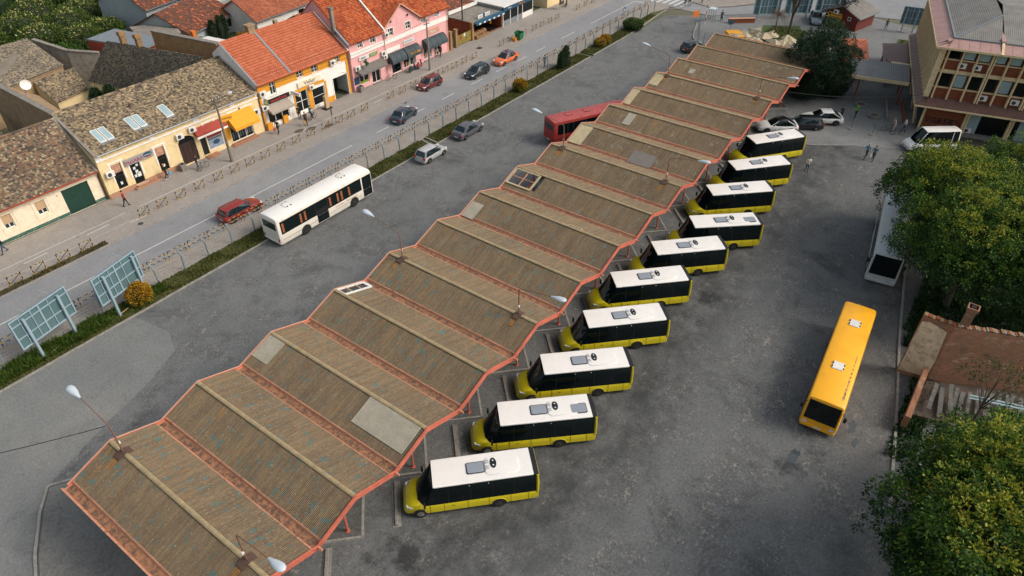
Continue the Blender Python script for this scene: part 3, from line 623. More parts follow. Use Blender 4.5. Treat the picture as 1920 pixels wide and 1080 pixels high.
def car(kind, label, loc, rz, mat, L=4.2, W=1.74, H=1.45, group=None, roofmat=None, rim='rim', lights_on=False, extra=None):
    """passenger car; local x forward, origin on the ground under the middle"""
    t = thing({'suv':'suv_car','sedan':'sedan_car','hatch':'hatchback_car','wagon':'estate_car','van':'van','taxi':'taxi_car'}[kind], label, 'van' if kind == 'van' else ('taxi' if kind == 'taxi' else 'car'), loc, rz, group)
    hl, hw = L/2, W/2; b = kind
    zb = {'suv':.98,'van':1.05}.get(b,.86)*(H/1.45 if b not in ('suv','van') else 1); gc = .3 if b in ('suv','van') else .2
    if b in ('sedan','taxi'): top = [(-hl,.52,.86),(-hl+.06,.78,.92),(-hl+.2,zb+.06,.95),(-hl+.75,zb+.08,.97),(-.3,zb,1),(hl*.38,zb,1),(hl*.52,zb-.02,.99),(hl-.35,zb-.14,.93),(hl-.08,.6,.86),(hl,.46,.78)]; gh = (-hl+.55,-hl+1.15,hl*.50,hl*.14)
    elif b == 'van': top = [(-hl,.6,.94),(-hl+.05,zb,.98),(-hl+.3,zb,1),(hl*.55,zb,1),(hl*.68,zb+.06,.99),(hl-.3,zb-.2,.93),(hl-.06,.66,.86),(hl,.5,.8)]; gh = (-hl+.03,-hl+.1,hl*.74,hl*.42)
    else: top = [(-hl,.55,.86),(-hl+.05,.8,.93),(-hl+.16,zb+.03,.96),(-.3,zb,1),(hl*.38,zb,1),(hl*.55,zb-.02,.99),(hl-.32,zb-.16,.93),(hl-.07,.6,.86),(hl,.46,.78)]; gh = {'hatch':(-hl+.1,-hl+.42,hl*.56,hl*.16),'wagon':(-hl+.1,-hl+.38,hl*.50,hl*.16),'suv':(-hl+.22,-hl+1.35,hl*.46,hl*.10)}[b]
    rings = []
    for x, zt, wf in top:
        w = hw*wf; rings.append([(x,y,z) for y,z in ((-w*.88,gc),(-w*.97,gc+.12),(-w,gc+.34 if zt>gc+.45 else (gc+zt)/2),(-w*.97,max(zt-.09,gc+.16)),(-w*.90,zt),(0,zt+.045),(w*.90,zt),(w*.97,max(zt-.09,gc+.16)),(w,gc+.34 if zt>gc+.45 else (gc+zt)/2),(w*.97,gc+.12),(w*.88,gc))])
    m = MB(); m.loft(rings); m.build('body', mat, t, smooth=True)
    xr0, xr1, xf0, xf1 = gh; zr = H-.05
    m = MB(); lv = []
    for q in (0,.35,.7,.92,1):
        e = q**1.25; z = zb-.03+(zr-zb+.03)*q; xr = xr0+(xr1-xr0)*e; xf = xf0+(xf1-xf0)*e; w = hw*(.93-.2*q**1.3)
        lv.append([(xr,w*.86,z),(xr-.03,0,z),(xr,-w*.86,z),(xr+.18,-w,z),((xr+xf)/2,-w*1.01,z),(xf-.25,-w*.98,z),(xf-.02,-w*.8,z),(xf+.06,0,z),(xf-.02,w*.8,z),(xf-.25,w*.98,z),((xr+xf)/2,w*1.01,z),(xr+.18,w,z)])
    m.loft(lv); gl = m.build('glass', M['dark_glass'] if b in ('suv','van') else M['car_glass'], t, smooth=True)
    wt = hw*.735
    m = MB(); m.loft([[(x,y,z+dz) for y,dz in ((-wt*wf,-.02),(-wt*wf*.9,.03),(0,.055),(wt*wf*.9,.03),(wt*wf,-.02))] for x,wf,z in ((xr1-.06,.82,zr-.015),(xr1+.12,.98,zr),((xr1+xf1)/2,1.03,zr+.005),(xf1-.2,1,zr),(xf1+.03,.86,zr-.02))]); m.build('roof', roofmat or mat, t, smooth=True)
    for s in (1, -1):
        wb = hw*.935
        m = MB(); m.beam((xf0-.14,s*wb*.90,zb-.02),(xf1-.1,s*wt*.97,zr),.08,.06); m.build('windscreen_pillar', mat, t)
        m = MB(); m.beam((xr0+.10,s*wb*.95,zb-.02),(xr1+.1,s*wt*.97,zr),.2 if b in ('hatch','wagon','suv') else .16,.07); m.build('rear_pillar', mat, t)
        xm = (xr1+xf1)/2+.05; m = MB(); m.beam((xm-.05,s*wb*1.005,zb-.02),(xm-.1,s*wt*1.03,zr),.07,.05); m.build('door_pillar', M['black'], t)
        if b in ('wagon','van','suv') : xq = xr1+(xf1-xr1)*.22; m = MB(); m.beam((xq,s*wb*1.0,zb),(xq-.03,s*wt*1.02,zr),.07,.05); m.build('door_pillar', mat if b == 'van' else M['black'], t)
        m = MB(); m.box((xf0-.5,s*(hw+.06),zb+.08),(.12,.16,.12)); m.build('wing_mirror', mat, t, bevel=.03)
        m = MB(); m.loft([[(x,s*y,z) for y,z in ((a,.56),(c,.6),(c,.72),(a,.70))] for x,a,c in ((hl-.42,hw*.72,hw*.93),(hl-.1,hw*.52,hw*.82))]); m.build('headlight', M['lamp_white'], t, smooth=True)
        m = MB(); m.box((-hl+.08,s*hw*.8,.76 if b != 'van' else .9),(.14,.26,.16 if b in ('sedan','taxi','suv') else .3)); m.build('tail_light', M['lamp_red'], t, bevel=.03)
        for x in (-.12, -L*.2): m = MB(); m.box((x-.15,s*(hw+.005),zb-.14),(.18,.03,.035)); m.build('door_handle', mat, t)
        for x in (.42,-.02-.0,): m = MB(); m.bx(x-.008,x+.008,s*(hw*.995)-.004,s*(hw*.995)+.006,.36,zb-.12); m.build('door_seam', M['black'], t)
        r = .37 if b in ('suv','van') else .31; wx = L*.305
        
        for x in (wx,-wx): m = MB(); arch(m, x, s*hw*.985, r*1.17, s, 0, .016); m.build('wheel_arch', M['black'], t)
        for x in (wx,-wx): wheel(t, x, s*(hw-.10), r, .21, rim)
    m = MB(); m.bx(hl-.2,hl+.015,-hw*.5,hw*.5,.36,.5); m.build('grille', M['black'], t, bevel=.02)
    for x in (hl+.015,-hl-.015): m = MB(); m.box((x,0,.52 if x < 0 else .4),(.02,.5,.11)); m.build('number_plate', M['plate'], t)
    if extra == 'taxi':
        m = MB(); m.box((xf1-.5,0,H+.08),(.14,.42,.13)); m.build('taxi_sign', M['lamp_red'], t, bevel=.02)
    return t
M['car_glass'] = glass('car_glass', '1d2b30', .06, .6)
def cp(n, c, **k): M[n] = paint(n, c, .3, .04, 1.5, coat=.5, **k); return M[n]
cp('car_red','8e2a22'); cp('car_wine','6b2224'); cp('car_navy','2f3d49'); cp('car_charcoal','23292a'); cp('car_taxi','e2703a'); cp('car_silver','b3b3b0'); cp('car_grey','55555a'); cp('car_green','14231f'); cp('car_white','e7e4de'); cp('car_black','121516'); cp('car_bluegrey','71828a')
car('wagon','red estate car on the street beside the fence', (31.3,56.4,0), 0, M['car_red'], 4.5, 1.78, 1.48)
car('sedan','dark blue saloon seen from behind crossing the dashed centre line', (57.1,58.4,0), R(12), M['car_navy'], 4.4, 1.72, 1.4)
car('hatch','dark red hatchback driving past the pink shop house', (66.3,62.35,0), R(180), M['car_wine'], 3.9, 1.66, 1.46)
car('hatch','black hatchback following in front of the orange taxi', (73.4,59.75,0), R(180), M['car_charcoal'], 4.1, 1.75, 1.43)
car('taxi','orange taxi with red roof sign on the street', (79.9,59.55,0), R(180), M['car_taxi'], 4.5, 1.76, 1.46, roofmat=M['car_grey'], extra='taxi')
car('hatch','silver three-door hatchback parked by the grass verge', (51.5,48.95,0), R(0), M['car_silver'], 4.0, 1.7, 1.48)
car('sedan','dark grey saloon parked by the verge ahead of the silver hatchback', (58.5,49.3,0), R(1), M['car_grey'], 4.55, 1.76, 1.45)
car('hatch','black-green hatchback turning in behind the far end of the shelter', (100.4,39.4,0), R(-22), M['car_green'], 4.1, 1.72, 1.46)
car('suv','white coupe-style car with black glass roof half under the shelter', (81.2,19.8,0), R(126), M['car_white'], 4.75, 1.95, 1.58, roofmat=M['car_black'], rim='rim_dark')
car('wagon','black estate car parked between the two white coupes', (83.8,17.5,0), R(124), M['car_black'], 4.6, 1.82, 1.46)
car('suv','white coupe-style car with white roof nearest the planters', (86.6,16.1,0), R(122), M['car_white'], 4.8, 1.98, 1.6, rim='rim_dark')
car('van','white passenger van partly hidden by the big tree', (86.9,4.0,0), R(128), M['white_paint'], 5.6, 2.0, 2.5)
car('suv','blue-grey off-road car parked beside the red wooden hut', (124.6,28.6,0), R(200), M['car_bluegrey'], 4.4, 1.8, 1.7)
# ------------------------------------------------------------------ houses along the street
def npmesh(name, V, F, mat, mi=None):
    me = bpy.data.meshes.new(name); V = np.asarray(V, dtype=np.float32); F = np.asarray(F, dtype=np.int32); k = F.shape[1]
    me.vertices.add(len(V)); me.vertices.foreach_set('co', V.ravel())
    me.loops.add(F.size); me.loops.foreach_set('vertex_index', F.ravel())
    me.polygons.add(len(F)); me.polygons.foreach_set('loop_start', np.arange(0, F.size, k, dtype=np.int32))
    for m in (mat if isinstance(mat, (list, tuple)) else [mat]): me.materials.append(m)
    if mi is not None: me.polygons.foreach_set('material_index', np.asarray(mi, dtype=np.int32))
    me.update(calc_edges=True); return me
def tile_mat(name, stops, rough=.85, stain=None, sa=.4):
    g = G(name, rough, 0, .25); c = g.ramp(g.island(), [(p, lin(q)) for p, q in stops])
    if stain: c = g.mix(g.math('MULTIPLY', g.rng(g.noise(.5, 5, .7), .42, .65), sa), c, lin(stain))
    g.col(c); M[name] = g.mat; return g.mat
tile_mat('old_tiles', [(0,'3f3a34'),(.2,'5f564a'),(.45,'85765f'),(.65,'a89472'),(.85,'75695c'),(.97,'bda57c')], stain='5a5044', sa=.4)
tile_mat('old_tiles_dark', [(0,'544f48'),(.3,'6d665c'),(.6,'837a6c'),(.85,'98896f'),(1,'a99878')], stain='575148', sa=.4)
tile_mat('old_tiles_mixed', [(0,'4a443d'),(.25,'675c50'),(.45,'8c7a64'),(.62,'735a48'),(.8,'917055'),(.95,'ab9c7d')], stain='544a40', sa=.35)
tile_mat('orange_tiles', [(0,'b4603f'),(.5,'be6a4b'),(1,'c57454')])
tile_mat('red_tiles', [(0,'8f4128'),(.3,'a94f2e'),(.6,'bd5f38'),(.85,'c97043'),(1,'a65a35')], stain='6d3a28', sa=.35)
tile_mat('brown_tiles', [(0,'5d4036'),(.5,'6f493b'),(.8,'82513c'),(.93,'b5623f'),(1,'cf7449')], stain='5a453c', sa=.4)
tile_mat('far_red_tiles', [(0,'97553d'),(.5,'aa6347'),(1,'b97456')], stain='74493a', sa=.45)
M['tile_edge_shade'] = paint('tile_edge_shade', '7d3f2b', .9, .15, 2)  # tile fronts coloured darker to draw the shadow line under each row
def tiles(name, A, B, C, D, tw, th, mat, parent=None, lift=.035, jit=.012, over=.25):
    """roof covering of single tiles on the quad A,B (eave) C,D (ridge)"""
    A, B, C, D = [np.array(p, float) for p in (A, B, C, D)]
    L = max(np.linalg.norm(B-A), np.linalg.norm(C-D)); S = np.linalg.norm((C+D)/2-(A+B)/2)
    nu, nv = max(2, int(L/tw)), max(2, int(S/th)); nrm = np.cross(B-A, D-A); nrm /= np.linalg.norm(nrm)
    i, j = np.meshgrid(np.arange(nu), np.arange(nv), indexing='ij'); i = i.ravel().astype(float); j = j.ravel().astype(float)
    off = .5*(j % 2) if jit else 0*j; u0 = np.clip((i+off-.5*(j % 2)*0)/nu, 0, 1); u1 = np.clip((i+off+.96)/nu, 0, 1)
    v0 = j/nv; v1 = np.clip((j+1+over)/nv, 0, 1)
    P = lambda u, v: (A*(1-u)[:,None]+B*u[:,None])*(1-v)[:,None]+(D*(1-u)[:,None]+C*u[:,None])*v[:,None]
    r = RNG.uniform(0, jit, len(i)); r2 = RNG.uniform(-jit, jit, len(i))
    lo = (lift+r)[:,None]*nrm; lo2 = (lift+r+r2)[:,None]*nrm; ba = .004*nrm
    V = np.stack([P(u0,v0)+lo, P(u1,v0)+lo2, P(u1,v1)+ba, P(u0,v1)+ba, P(u0,v0)-.01*nrm, P(u1,v0)-.01*nrm], 1).reshape(-1,3)
    V[5::6] += (V[3::6]-V[0::6])*.12; V[4::6] += (V[3::6]-V[0::6])*.12
    b = np.arange(len(i))[:,None]*6; F = np.concatenate([b+[0,1,2,3], b+[4,5,1,0]], 1).reshape(-1,4)
    o = link(name, npmesh(name, V, F, [mat, M['tile_edge_shade'] if 'tile_edge_shade' in M and mat.name in ('orange_tiles','red_tiles','far_red_tiles','brown_tiles') else mat], np.tile([0,1], len(i))), parent); o['kind'] = 'stuff'; return o
def wall_front(m, x0, x1, z0, z1, ops, depth=.22, mi=0, y=0):
    xs = sorted({x0, x1, *[q for o in ops for q in o[:2]]}); zs = sorted({z0, z1, *[q for o in ops for q in o[2:4]]})
    for a, b in zip(xs[:-1], xs[1:]):
        for c, d in zip(zs[:-1], zs[1:]):
            if any(o[0] <= a+1e-6 and b <= o[1]+1e-6 and o[2] <= c+1e-6 and d <= o[3]+1e-6 for o in ops): continue
            m.add([(a,y,c),(b,y,c),(b,y,d),(a,y,d)], [(0,1,2,3)], mi)
    for o in ops:
        a, b, c, d = o[:4]
        m.add([(a,y,c),(b,y,c),(b,y,d),(a,y,d),(a,y+depth,c),(b,y+depth,c),(b,y+depth,d),(a,y+depth,d)], [(0,4,5,1),(1,5,6,2),(2,6,7,3),(3,7,4,0)], mi)
def window(parent, x0, x1, z0, z1, frame='white_rough', pane='grey_glass', n=2, cross=0, y=.12, fw=.07, name='window', bar=None):
    m = MB(); d = .05
    m.bx(x0,x1,y,y+d,z0,z0+fw); m.bx(x0,x1,y,y+d,z1-fw,z1); m.bx(x0,x0+fw,y-.002,y+d,z0+fw,z1-fw); m.bx(x1-fw,x1,y-.002,y+d,z0+fw,z1-fw)
    for i in range(1, n): xx = x0+(x1-x0)*i/n; m.bx(xx-fw/2,xx+fw/2,y-.003,y+d-.004,z0+fw,z1-fw)
    for i in range(1, cross+1): zz = z0+(z1-z0)*i/(cross+1); m.bx(x0+fw,x1-fw,y+.006,y+d-.008,zz-fw/3,zz+fw/3)
    w = m.build(name, M[frame], parent)
    for i in range(n):
        a, b = x0+(x1-x0)*i/n, x0+(x1-x0)*(i+1)/n
        q = MB(); q.bx(a+.01,b-.01,y+d-.012,y+d+.01,z0+.01,z1-.01); q.build('pane', M[pane], w)
    return w
def aircon(parent, x, z, y=-.38, w=.85, h=.6, rz=0):
    m = MB(); m.box((x,y+.14,z),(w,.3,h)); o = m.build('air_conditioner', M['white_rough'], parent, bevel=.03)
    q = MB(); q.cyl((x-w*.12,y-.015,z),(x-w*.12,y+.005,z),h*.36,14); q.build('fan_grille', M['rim_dark'], o)
    q = MB(); q.beam((x-w*.3,y+.2,z-h*.52),(x-w*.3,.02,z-h*.52),.04); q.beam((x+w*.3,y+.2,z-h*.52),(x+w*.3,.02,z-h*.52),.04); q.build('bracket', M['rim_dark'], o)
    return o
def awning(parent, x0, x1, zt, zb, out, mat, val=.22, rounded=False, name='awning'):
    m = MB()
    if rounded: pr = [(-out*math.sin(t), zb+(zt-zb)*math.cos(t)) for t in np.linspace(0, PI/2, 7)]
    else: pr = [(0, zt), (-out, zb+val), (-out-.01, zb)]
    n = len(pr)
    for xa, xb in ((x0, x1),):
        for (ya, za), (yb, zb_) in zip(pr[:-1], pr[1:]): m.add([(xa,ya-.02,za),(xb,ya-.02,za),(xb,yb-.02,zb_),(xa,yb-.02,zb_)], [(0,3,2,1)])
        for x in (xa, xb):
            poly = [(x,y-.02,z) for y,z in pr]+[(x,-.02,zb if rounded else zb+val)]
            m.poly(poly)
    o = m.build(name, mat, parent)
    k = max(1, round((x1-x0)/1.1))
    if rounded:
        for i in range(k+1):
            x = x0+(x1-x0)*i/k; q = MB(); q.tube([(x,y-.03,z+.01) for y,z in pr],.018,5); q.build('rib', M['rim_dark'], o)
    return o
def shutters_pic(parent, x0, x1, z0, z1, mat, y=.1, name='poster'):
    m = MB(); m.bx(x0,x1,y,y+.02,z0,z1); return m.build(name, mat, parent)
def papers(parent, pts, y=.1):
    for x, z, w, h in pts: m = MB(); m.box((x,y,z),(w,.006,h)); m.build('paper_notice', M['plate'], parent)
def house(label, u0, u1, vf, vb, ze, cat='house', name='house', ops=(), mats=None, zones=None, gable=None, rz=0):
    """shell: front with openings, sides, back; gable = (v_ridge, z_ridge)"""
    t = thing(name, label, cat, (u0, vf, 0), rz); L = u1-u0; D = vb-vf; m = MB()
    zones = zones or [(0, ze, 0)]
    for z0, z1, mi in zones: wall_front(m, 0, L, z0, z1, [(a,b,max(c,z0),min(d,z1)) for a,b,c,d in ops if c < z1 and d > z0], mi=mi)
    m.add([(0,0,0),(0,D,0),(0,D,ze),(0,0,ze)], [(0,3,2,1)]); m.add([(L,0,0),(L,D,0),(L,D,ze),(L,0,ze)], [(0,1,2,3)]); m.add([(0,D,0),(L,D,0),(L,D,ze),(0,D,ze)], [(0,3,2,1)])
    if gable:
        yr, zr = gable[0]-vf, gable[1]
        for x in (0, L): m.add([(x,0,ze),(x,D,ze),(x,yr,zr-.08)], [(0,1,2) if x else (0,2,1)])
    m.build('wall', mats, t); return t
def slab_roof(t, A, B, C, D, mat, th=.12, name='roof'):
    A, B, C, D = [Vector(p) for p in (A, B, C, D)]; n = (B-A).cross(D-A).normalized()*th
    m = MB(); m.add([A-n,B-n,C-n,D-n,A,B,C,D], [(0,3,2,1),(4,5,6,7),(0,1,5,4),(1,2,6,5),(2,3,7,6),(3,0,4,7)]); return m.build(name, mat, t)
def ridge_tiles(t, p, q, r, mat, step=.34):
    p, q = Vector(p), Vector(q); L = (q-p).length; k = int(L/step); m = MB(); d = (q-p)/k
    for i in range(k): a = p+d*i; m.tube([a, a+d*1.08], [r*1.06, r*.92], 7)
    o = m.build('ridge_tiles', mat, t); o['kind'] = 'stuff'; return o
P_ = lambda n, c, **k: M.__setitem__(n, paint(n, c, **k))
P_('cream_wall','f3e2c4',rough=.9,var=.06,vs=.7,dirt='c2a27a',da=.35,bump=.15); P_('cream_wall2','ebd29f',rough=.9,var=.06,vs=.7,dirt='b3905c',da=.35,bump=.15)
P_('trim_white','f5efe4',rough=.8,var=.05,dirt='b5a994',da=.3); P_('ochre_wall','e29b28',rough=.9,var=.07,vs=.9,dirt='a66a1c',da=.3,bump=.15)
P_('white_wall','f3eee2',rough=.9,var=.05,vs=.8,dirt='b3a792',da=.35,bump=.15); P_('pink_wall','ecb0ac',rough=.9,var=.06,vs=.7,dirt='c98a80',da=.35,bump=.15)
P_('green_gate','123c2e',rough=.6,var=.15,vs=2); P_('green_plinth','1f5a47',rough=.8,var=.2,vs=3,dirt='b7b4a6',da=.8)
P_('brown_wood','3a251d',rough=.6,var=.2,vs=3); P_('awning_yellow','e09c22',rough=.8,var=.06,vs=1.5,k=.95); P_('awning_grey','6f6b63',rough=.85,var=.08,vs=1.5)
P_('awning_dark','39464a',rough=.7,var=.1,vs=1.5); P_('awning_beige','a89b8c',rough=.85,var=.06,vs=1.5); P_('awning_red','a34232',rough=.8,var=.15,vs=3)
P_('sign_grey','9c9a9a',rough=.5,var=.05); P_('sign_red','a5262a',rough=.5,var=.05); P_('sign_blue','1f4a63',rough=.5,var=.08); P_('sign_green','7e8f2c',rough=.5,var=.05)
P_('sign_black','191a1c',rough=.5,var=.05); P_('sign_letter_red','d83c2c',rough=.5,var=.05); P_('sign_letter_dark','2b241f',rough=.5,var=.05); P_('cross_green','0f6b43',rough=.4,var=.05)
P_('zinc','8b9193',rough=.45,var=.1,vs=2,metal=.3); P_('brick_red','8a4a2c',rough=.9,var=.25,vs=1.5,dirt='5d3a2a',da=.4,bump=.3); P_('brick_tan','9a7a55',rough=.95,var=.22,vs=1.2,dirt='6d5a42',da=.5,bump=.5)
P_('plaster_grey','8c8478',rough=.95,var=.2,vs=.8,dirt='514c46',da=.7,bump=.4); P_('plaster_tan','a58a68',rough=.95,var=.18,vs=.7,dirt='6f5b45',da=.6,bump=.5)
P_('curtain_beige','c3a27c',rough=.9,var=.06); P_('meat_picture','b98a70',rough=.6,var=.35,vs=5); P_('poster_blue','8d98a4',rough=.6,var=.3,vs=4); P_('goods_mix','5b6a6b',rough=.6,var=.6,vs=6)
P_('orange_box','d8752c',rough=.7,var=.3,vs=6); P_('red_wall','a04330',rough=.9,var=.08,vs=.8); P_('white_blue_wall','a9b2b1',rough=.9,var=.08,vs=.8,dirt='7d8686',da=.3); P_('blue_awning','1f5068',rough=.8,var=.15,vs=2)
g = G('plinth_brick', .9); bt = g.n('ShaderNodeTexBrick', {'Vector': g.pos(rot=(PI/2,0,0)), 'Color1': lin('a97555'), 'Color2': lin('96654a'), 'Mortar': lin('c9ab92'), 'Scale': 3.0, 'Mortar Size': .03}); g.col(bt.outputs['Color']); M['plinth_brick'] = g.mat

# --- cream house with the dark green gate
ops = [(15.55-8,16.42-8,1.26,2.68),(18.58-8,19.5-8,1.27,2.66),(21.15-8,23.78-8,.02,2.75)]
t = house('cream single-storey house with dark green gate and mixed-tile roof', 8, 24.93, 69.9, 79, 3.55, ops=ops, mats=[M['cream_wall']], gable=(74.5,7.5))
for a, b, c, d in ops[:2]:
    w = window(t, a, b, c, d, n=2, fw=.09); q = MB(); q.bx(a+.05,b-.05,.09,.118,c+.5,d-.05); q.build('roller_blind', M['curtain_beige'], w)
    m = MB(); m.bx(a-.28,b+.28,-.04,-.002,c-.35,c-.28); m.bx(a-.28,a-.2,-.04,-.002,c-.28,d+.12); m.bx(b+.2,b+.28,-.04,-.002,c-.28,d+.12); m.bx(a-.36,b+.36,-.12,-.002,d+.12,d+.2); m.build('surround', M['cream_wall'], t)
m = MB()
m.bx(*ops[2][:2], .10,.2,.02,2.75); gt_ = m.build('gate', M['green_gate'], t)
for i in range(1,6): q = MB(); x = ops[2][0]+i*(ops[2][1]-ops[2][0])/6; q.bx(x-.012,x+.012,.085,.102,.05,2.72); q.build('gate_rib', M['green_gate'], gt_)
for a, b in ((0,ops[2][0]),(ops[2][1],16.93)): m = MB(); m.bx(a,b,-.06,-.001,.1,.42); m.build('plinth', M['green_plinth'], t)
m = MB(); m.bx(0,16.93,-.05,-.002,3.0,3.06); m.bx(0,16.93,-.2,-.002,3.28,3.44); m.build('cornice', M['cream_wall'], t)
rf = slab_roof(t, (-.2,-.42,3.42),(16.93,-.42,3.42),(16.93,4.6,7.6),(-.2,4.6,7.6), M['old_tiles_mixed']); tiles('roof_tiles',(-.2,-.46,3.42),(16.75,-.46,3.42),(16.75,4.6,7.62),(-.2,4.6,7.62),.2,.19,M['old_tiles_mixed'],rf)
slab_roof(t, (16.93,9.3,3.4),(-.2,9.3,3.4),(-.2,4.6,7.6),(16.93,4.6,7.6), M['old_tiles_dark'])
ridge_tiles(rf,(-.2,4.6,7.68),(16.9,4.6,7.68),.12,M['old_tiles_mixed']); m = MB(); m.bx(-.2,16.9,-.56,-.42,3.34,3.46); m.build('gutter', M['red_wall'], t)
m = MB(); m.bx(16.72,16.98,-.4,4.6,3.3,3.5); m.v = [(x,y,z+(y+.4)*.84) for x,y,z in m.v]; m.build('parapet', M['plaster_grey'], t)
m = MB(); m.tube([(4.2,1.6,5.0),(3.7,1.9,6.6)],.05,6); m.build('vent_pipe', M['rim_dark'], t)
m = MB(); m.tube([(16.85,-.48,3.4),(16.85,-.25,3.0),(16.85,-.12,2.8),(16.85,-.12,.15)],.05,6); m.build('downpipe', M['rust_plate'], t)
lettering('48', .16, M['sign_black'], t, (12.7,-.01,2.45))

# --- long cream building with roof windows and yellow awning
o2 = lambda a, b, c, d: (a-25.05, b-25.05, c, d)
W2 = [o2(26.2,27.2,.68,3.4), o2(28.0,29.05,.42,2.9), o2(31.0,32.0,.62,3.3), o2(33.62,35.6,.2,3.35), o2(36.18,36.92,.3,2.45), o2(36.98,39.02,.6,2.45), o2(40.05,43.05,.3,2.4)]
t = house('long cream building with five roof windows, butcher and yellow awning', 25.05, 44.48, 69.4, 81, 5.12, ops=W2, mats=[M['cream_wall2']], gable=(75.2,7.75), cat='building', name='shop_building')
for k, (a, b, c, d) in enumerate(W2):
    if k in (0, 2):
        w = window(t, a, b, c, d, 'brown_wood', 'dark_glass', 1, 1, fw=.06); q = MB(); q.bx(a+.06,b-.06,.10,.125,d-.95,d-.08); q.build('picture', M['meat_picture'], w); papers(w, [((a+b)/2,c+.55,.22,.3)])
    elif k == 1:
        w = window(t, a, b, c, d, 'brown_wood', 'dark_glass', 1, 0, fw=.08, name='door'); papers(w, [(a+.3,c+.9,.25,.3),(a+.55,c+1.3,.3,.4),(a+.4,c+1.75,.25,.3),(a+.7,c+.95,.4,.5),(a+.75,c+2.0,.25,.25)])
    elif k == 3:
        m = MB(); n = 12; xm, hw_ = (a+b)/2, (b-a)/2
        m.bx(a,b,.12,.22,c,d-.75); m.build('gate', M['brown_wood'], t)
        m = MB(); m.poly([(xm+hw_*math.cos(PI*j/n), .12, d-.76+.74*math.sin(PI*j/n)) for j in range(n+1)][::-1]); m.build('fanlight', M['dark_glass'], t)
        for s in (0, 1):   # spandrels that round the opening
            q = MB(); pts = [(xm+(hw_+.01)*math.cos(PI/2*j/6)*(1 if s else -1), -.004, d-.76+.77*math.sin(PI/2*j/6)) for j in range(7)]+[((b if s else a)+(.01 if s else -.01), -.004, d+.02)]
            q.poly(pts if not s else pts[::-1]); q.build('arch_spandrel', M['cream_wall2'], t)
        for j in range(1,4): q = MB(); x = a+(b-a)*j/4; q.bx(x-.02,x+.02,.1,.125,c+.05,d-.8); q.build('gate_stile', M['black'], t)
    elif k == 4:
        m = MB(); m.bx(a,b,.16,.2,c,d); m.build('door', M['black'], t)
    elif k == 5:
        w = window(t, a, b, c, d, 'white_rough', 'poster_blue', 1, 0, fw=.1, name='shop_window', y=.04); lettering('KLADIONICA', .29, M['sign_letter_dark'], w, ((a+b)/2,.06,d-.62), sx=.98)
        q = MB(); q.ball(((a+b)/2+.1,.09,c+.72),(.5,.03,.32),12,6); q.build('printed_picture', M['sign_blue'], w)
        q = MB(); q.bx(a+.1,b-.1,.075,.082,d-.42,d-.12); q.build('printed_band', M['awning_red'], w)
    else:
        w = window(t, a, b, c, d, 'white_rough', 'dark_glass', 3, 0, fw=.08, name='shop_window')
        for j in range(9): q = MB(); x = a+.25+j*.31; q.bx(x,x+.16,.14,.165,c+.35,c+.8+random.uniform(.2,.8)); q.build('clothes_on_display', [M['goods_mix'],M['sign_blue'],M['awning_beige'],M['goods_mix']][j % 4], w)
def surround(t, a, b, c, d, e=.2, mat='trim_white', low=.9):
    m = MB(); m.bx(a-e-.12,b+e+.12,-.07,-.002,d+e,d+e+.14); m.bx(a-e,a-e+.16,-.05,-.002,c+low,d+e); m.bx(b+e-.16,b+e,-.05,-.002,c+low,d+e); m.build('surround', M[mat], t)
for k in (0,1,2): surround(t, *W2[k])
for a in (37.1,40.4,42.0): surround(t, a-25.05, a+1.2-25.05, 2.0, 3.65, low=1.3)
m = MB(); m.bx(0,19.43,-.1,-.002,4.25,4.40); m.build('cornice', M['trim_white'], t); m = MB(); m.bx(0,19.43,-.06,-.002,4.92,5.02); m.build('cornice', M['trim_white'], t)
for i in range(11): m = MB(); x = .9+i*1.83; m.bx(x-.22,x+.22,-.03,-.001,4.55,4.75); m.bx(x-.1,x+.1,-.06,-.03,4.58,4.72); m.build('console', M['cream_wall2'], t)
for x in (.3,6.1,11.3,16.0): m = MB(); m.bx(x-.3,x+.3,-.05,-.002,4.42,4.9); m.build('pilaster_head', M['trim_white'], t)
for a, b in ((0,2.9),(4.05,8.5)): m = MB(); m.bx(a,b,-.08,-.001,.1,.62); m.build('plinth', M['plinth_brick'], t)
m = MB(); m.bx(2.6,5.6,-.55,-.001,.1,.26); m.bx(2.9,4.2,-.3,-.001,.26,.42); m.build('step', M['plinth_brick'], t)
m = MB(); m.bx(14.6,18.2,-.75,-.001,.1,.2); m.bx(14.8,18.1,-.42,-.001,.2,.3); m.build('step', M['plinth_brick'], t)
m = MB(); m.bx(11.2,12.7,-.85,-.001,.1,.24); m.build('step', M['plinth_brick'], t)
m = MB(); m.box((4.05,-.16,3.16),(3.1,.14,.66)); sg = m.build('shop_sign', M['sign_grey'], t)
lettering('MeSARA', .52, M['sign_red'], sg, (3.5,-.245,3.1)); q = MB(); q.loft([[(5.0+.48*math.cos(a),y,3.22+.27*math.sin(a)) for a in np.linspace(0,2*PI,21)[:-1]] for y in (-.235,-.25)]); lg = q.build('oval_logo', M['sign_blue'], sg)
lettering('TOPOLA', .2, M['plate'], sg, (5.0,-.262,3.18)); q = MB(); q.box((5.05,-.25,2.96),(.5,.012,.08)); q.build('logo_stripe', M['sign_letter_red'], sg)
aw = awning(t, 10.6, 14.35, 3.75, 2.85, .75, M['awning_red'], .25)
for i in range(4): q = MB(); x = 11.4+i*.62; q.bx(x,x+.3,-.7,-.2,3.2,3.22); q.v = [(a,b,c+(b+.2)*1.0+.05) for a,b,c in q.v]; q.build('stripe', M['trim_white'], aw)
q = MB(); q.bx(10.5,14.4,-.82,-.78,2.78,3.0); q.build('valance', M['trim_white'], aw)
awning(t, 14.85, 18.25, 3.85, 2.2, 1.4, M['awning_yellow'], .3)
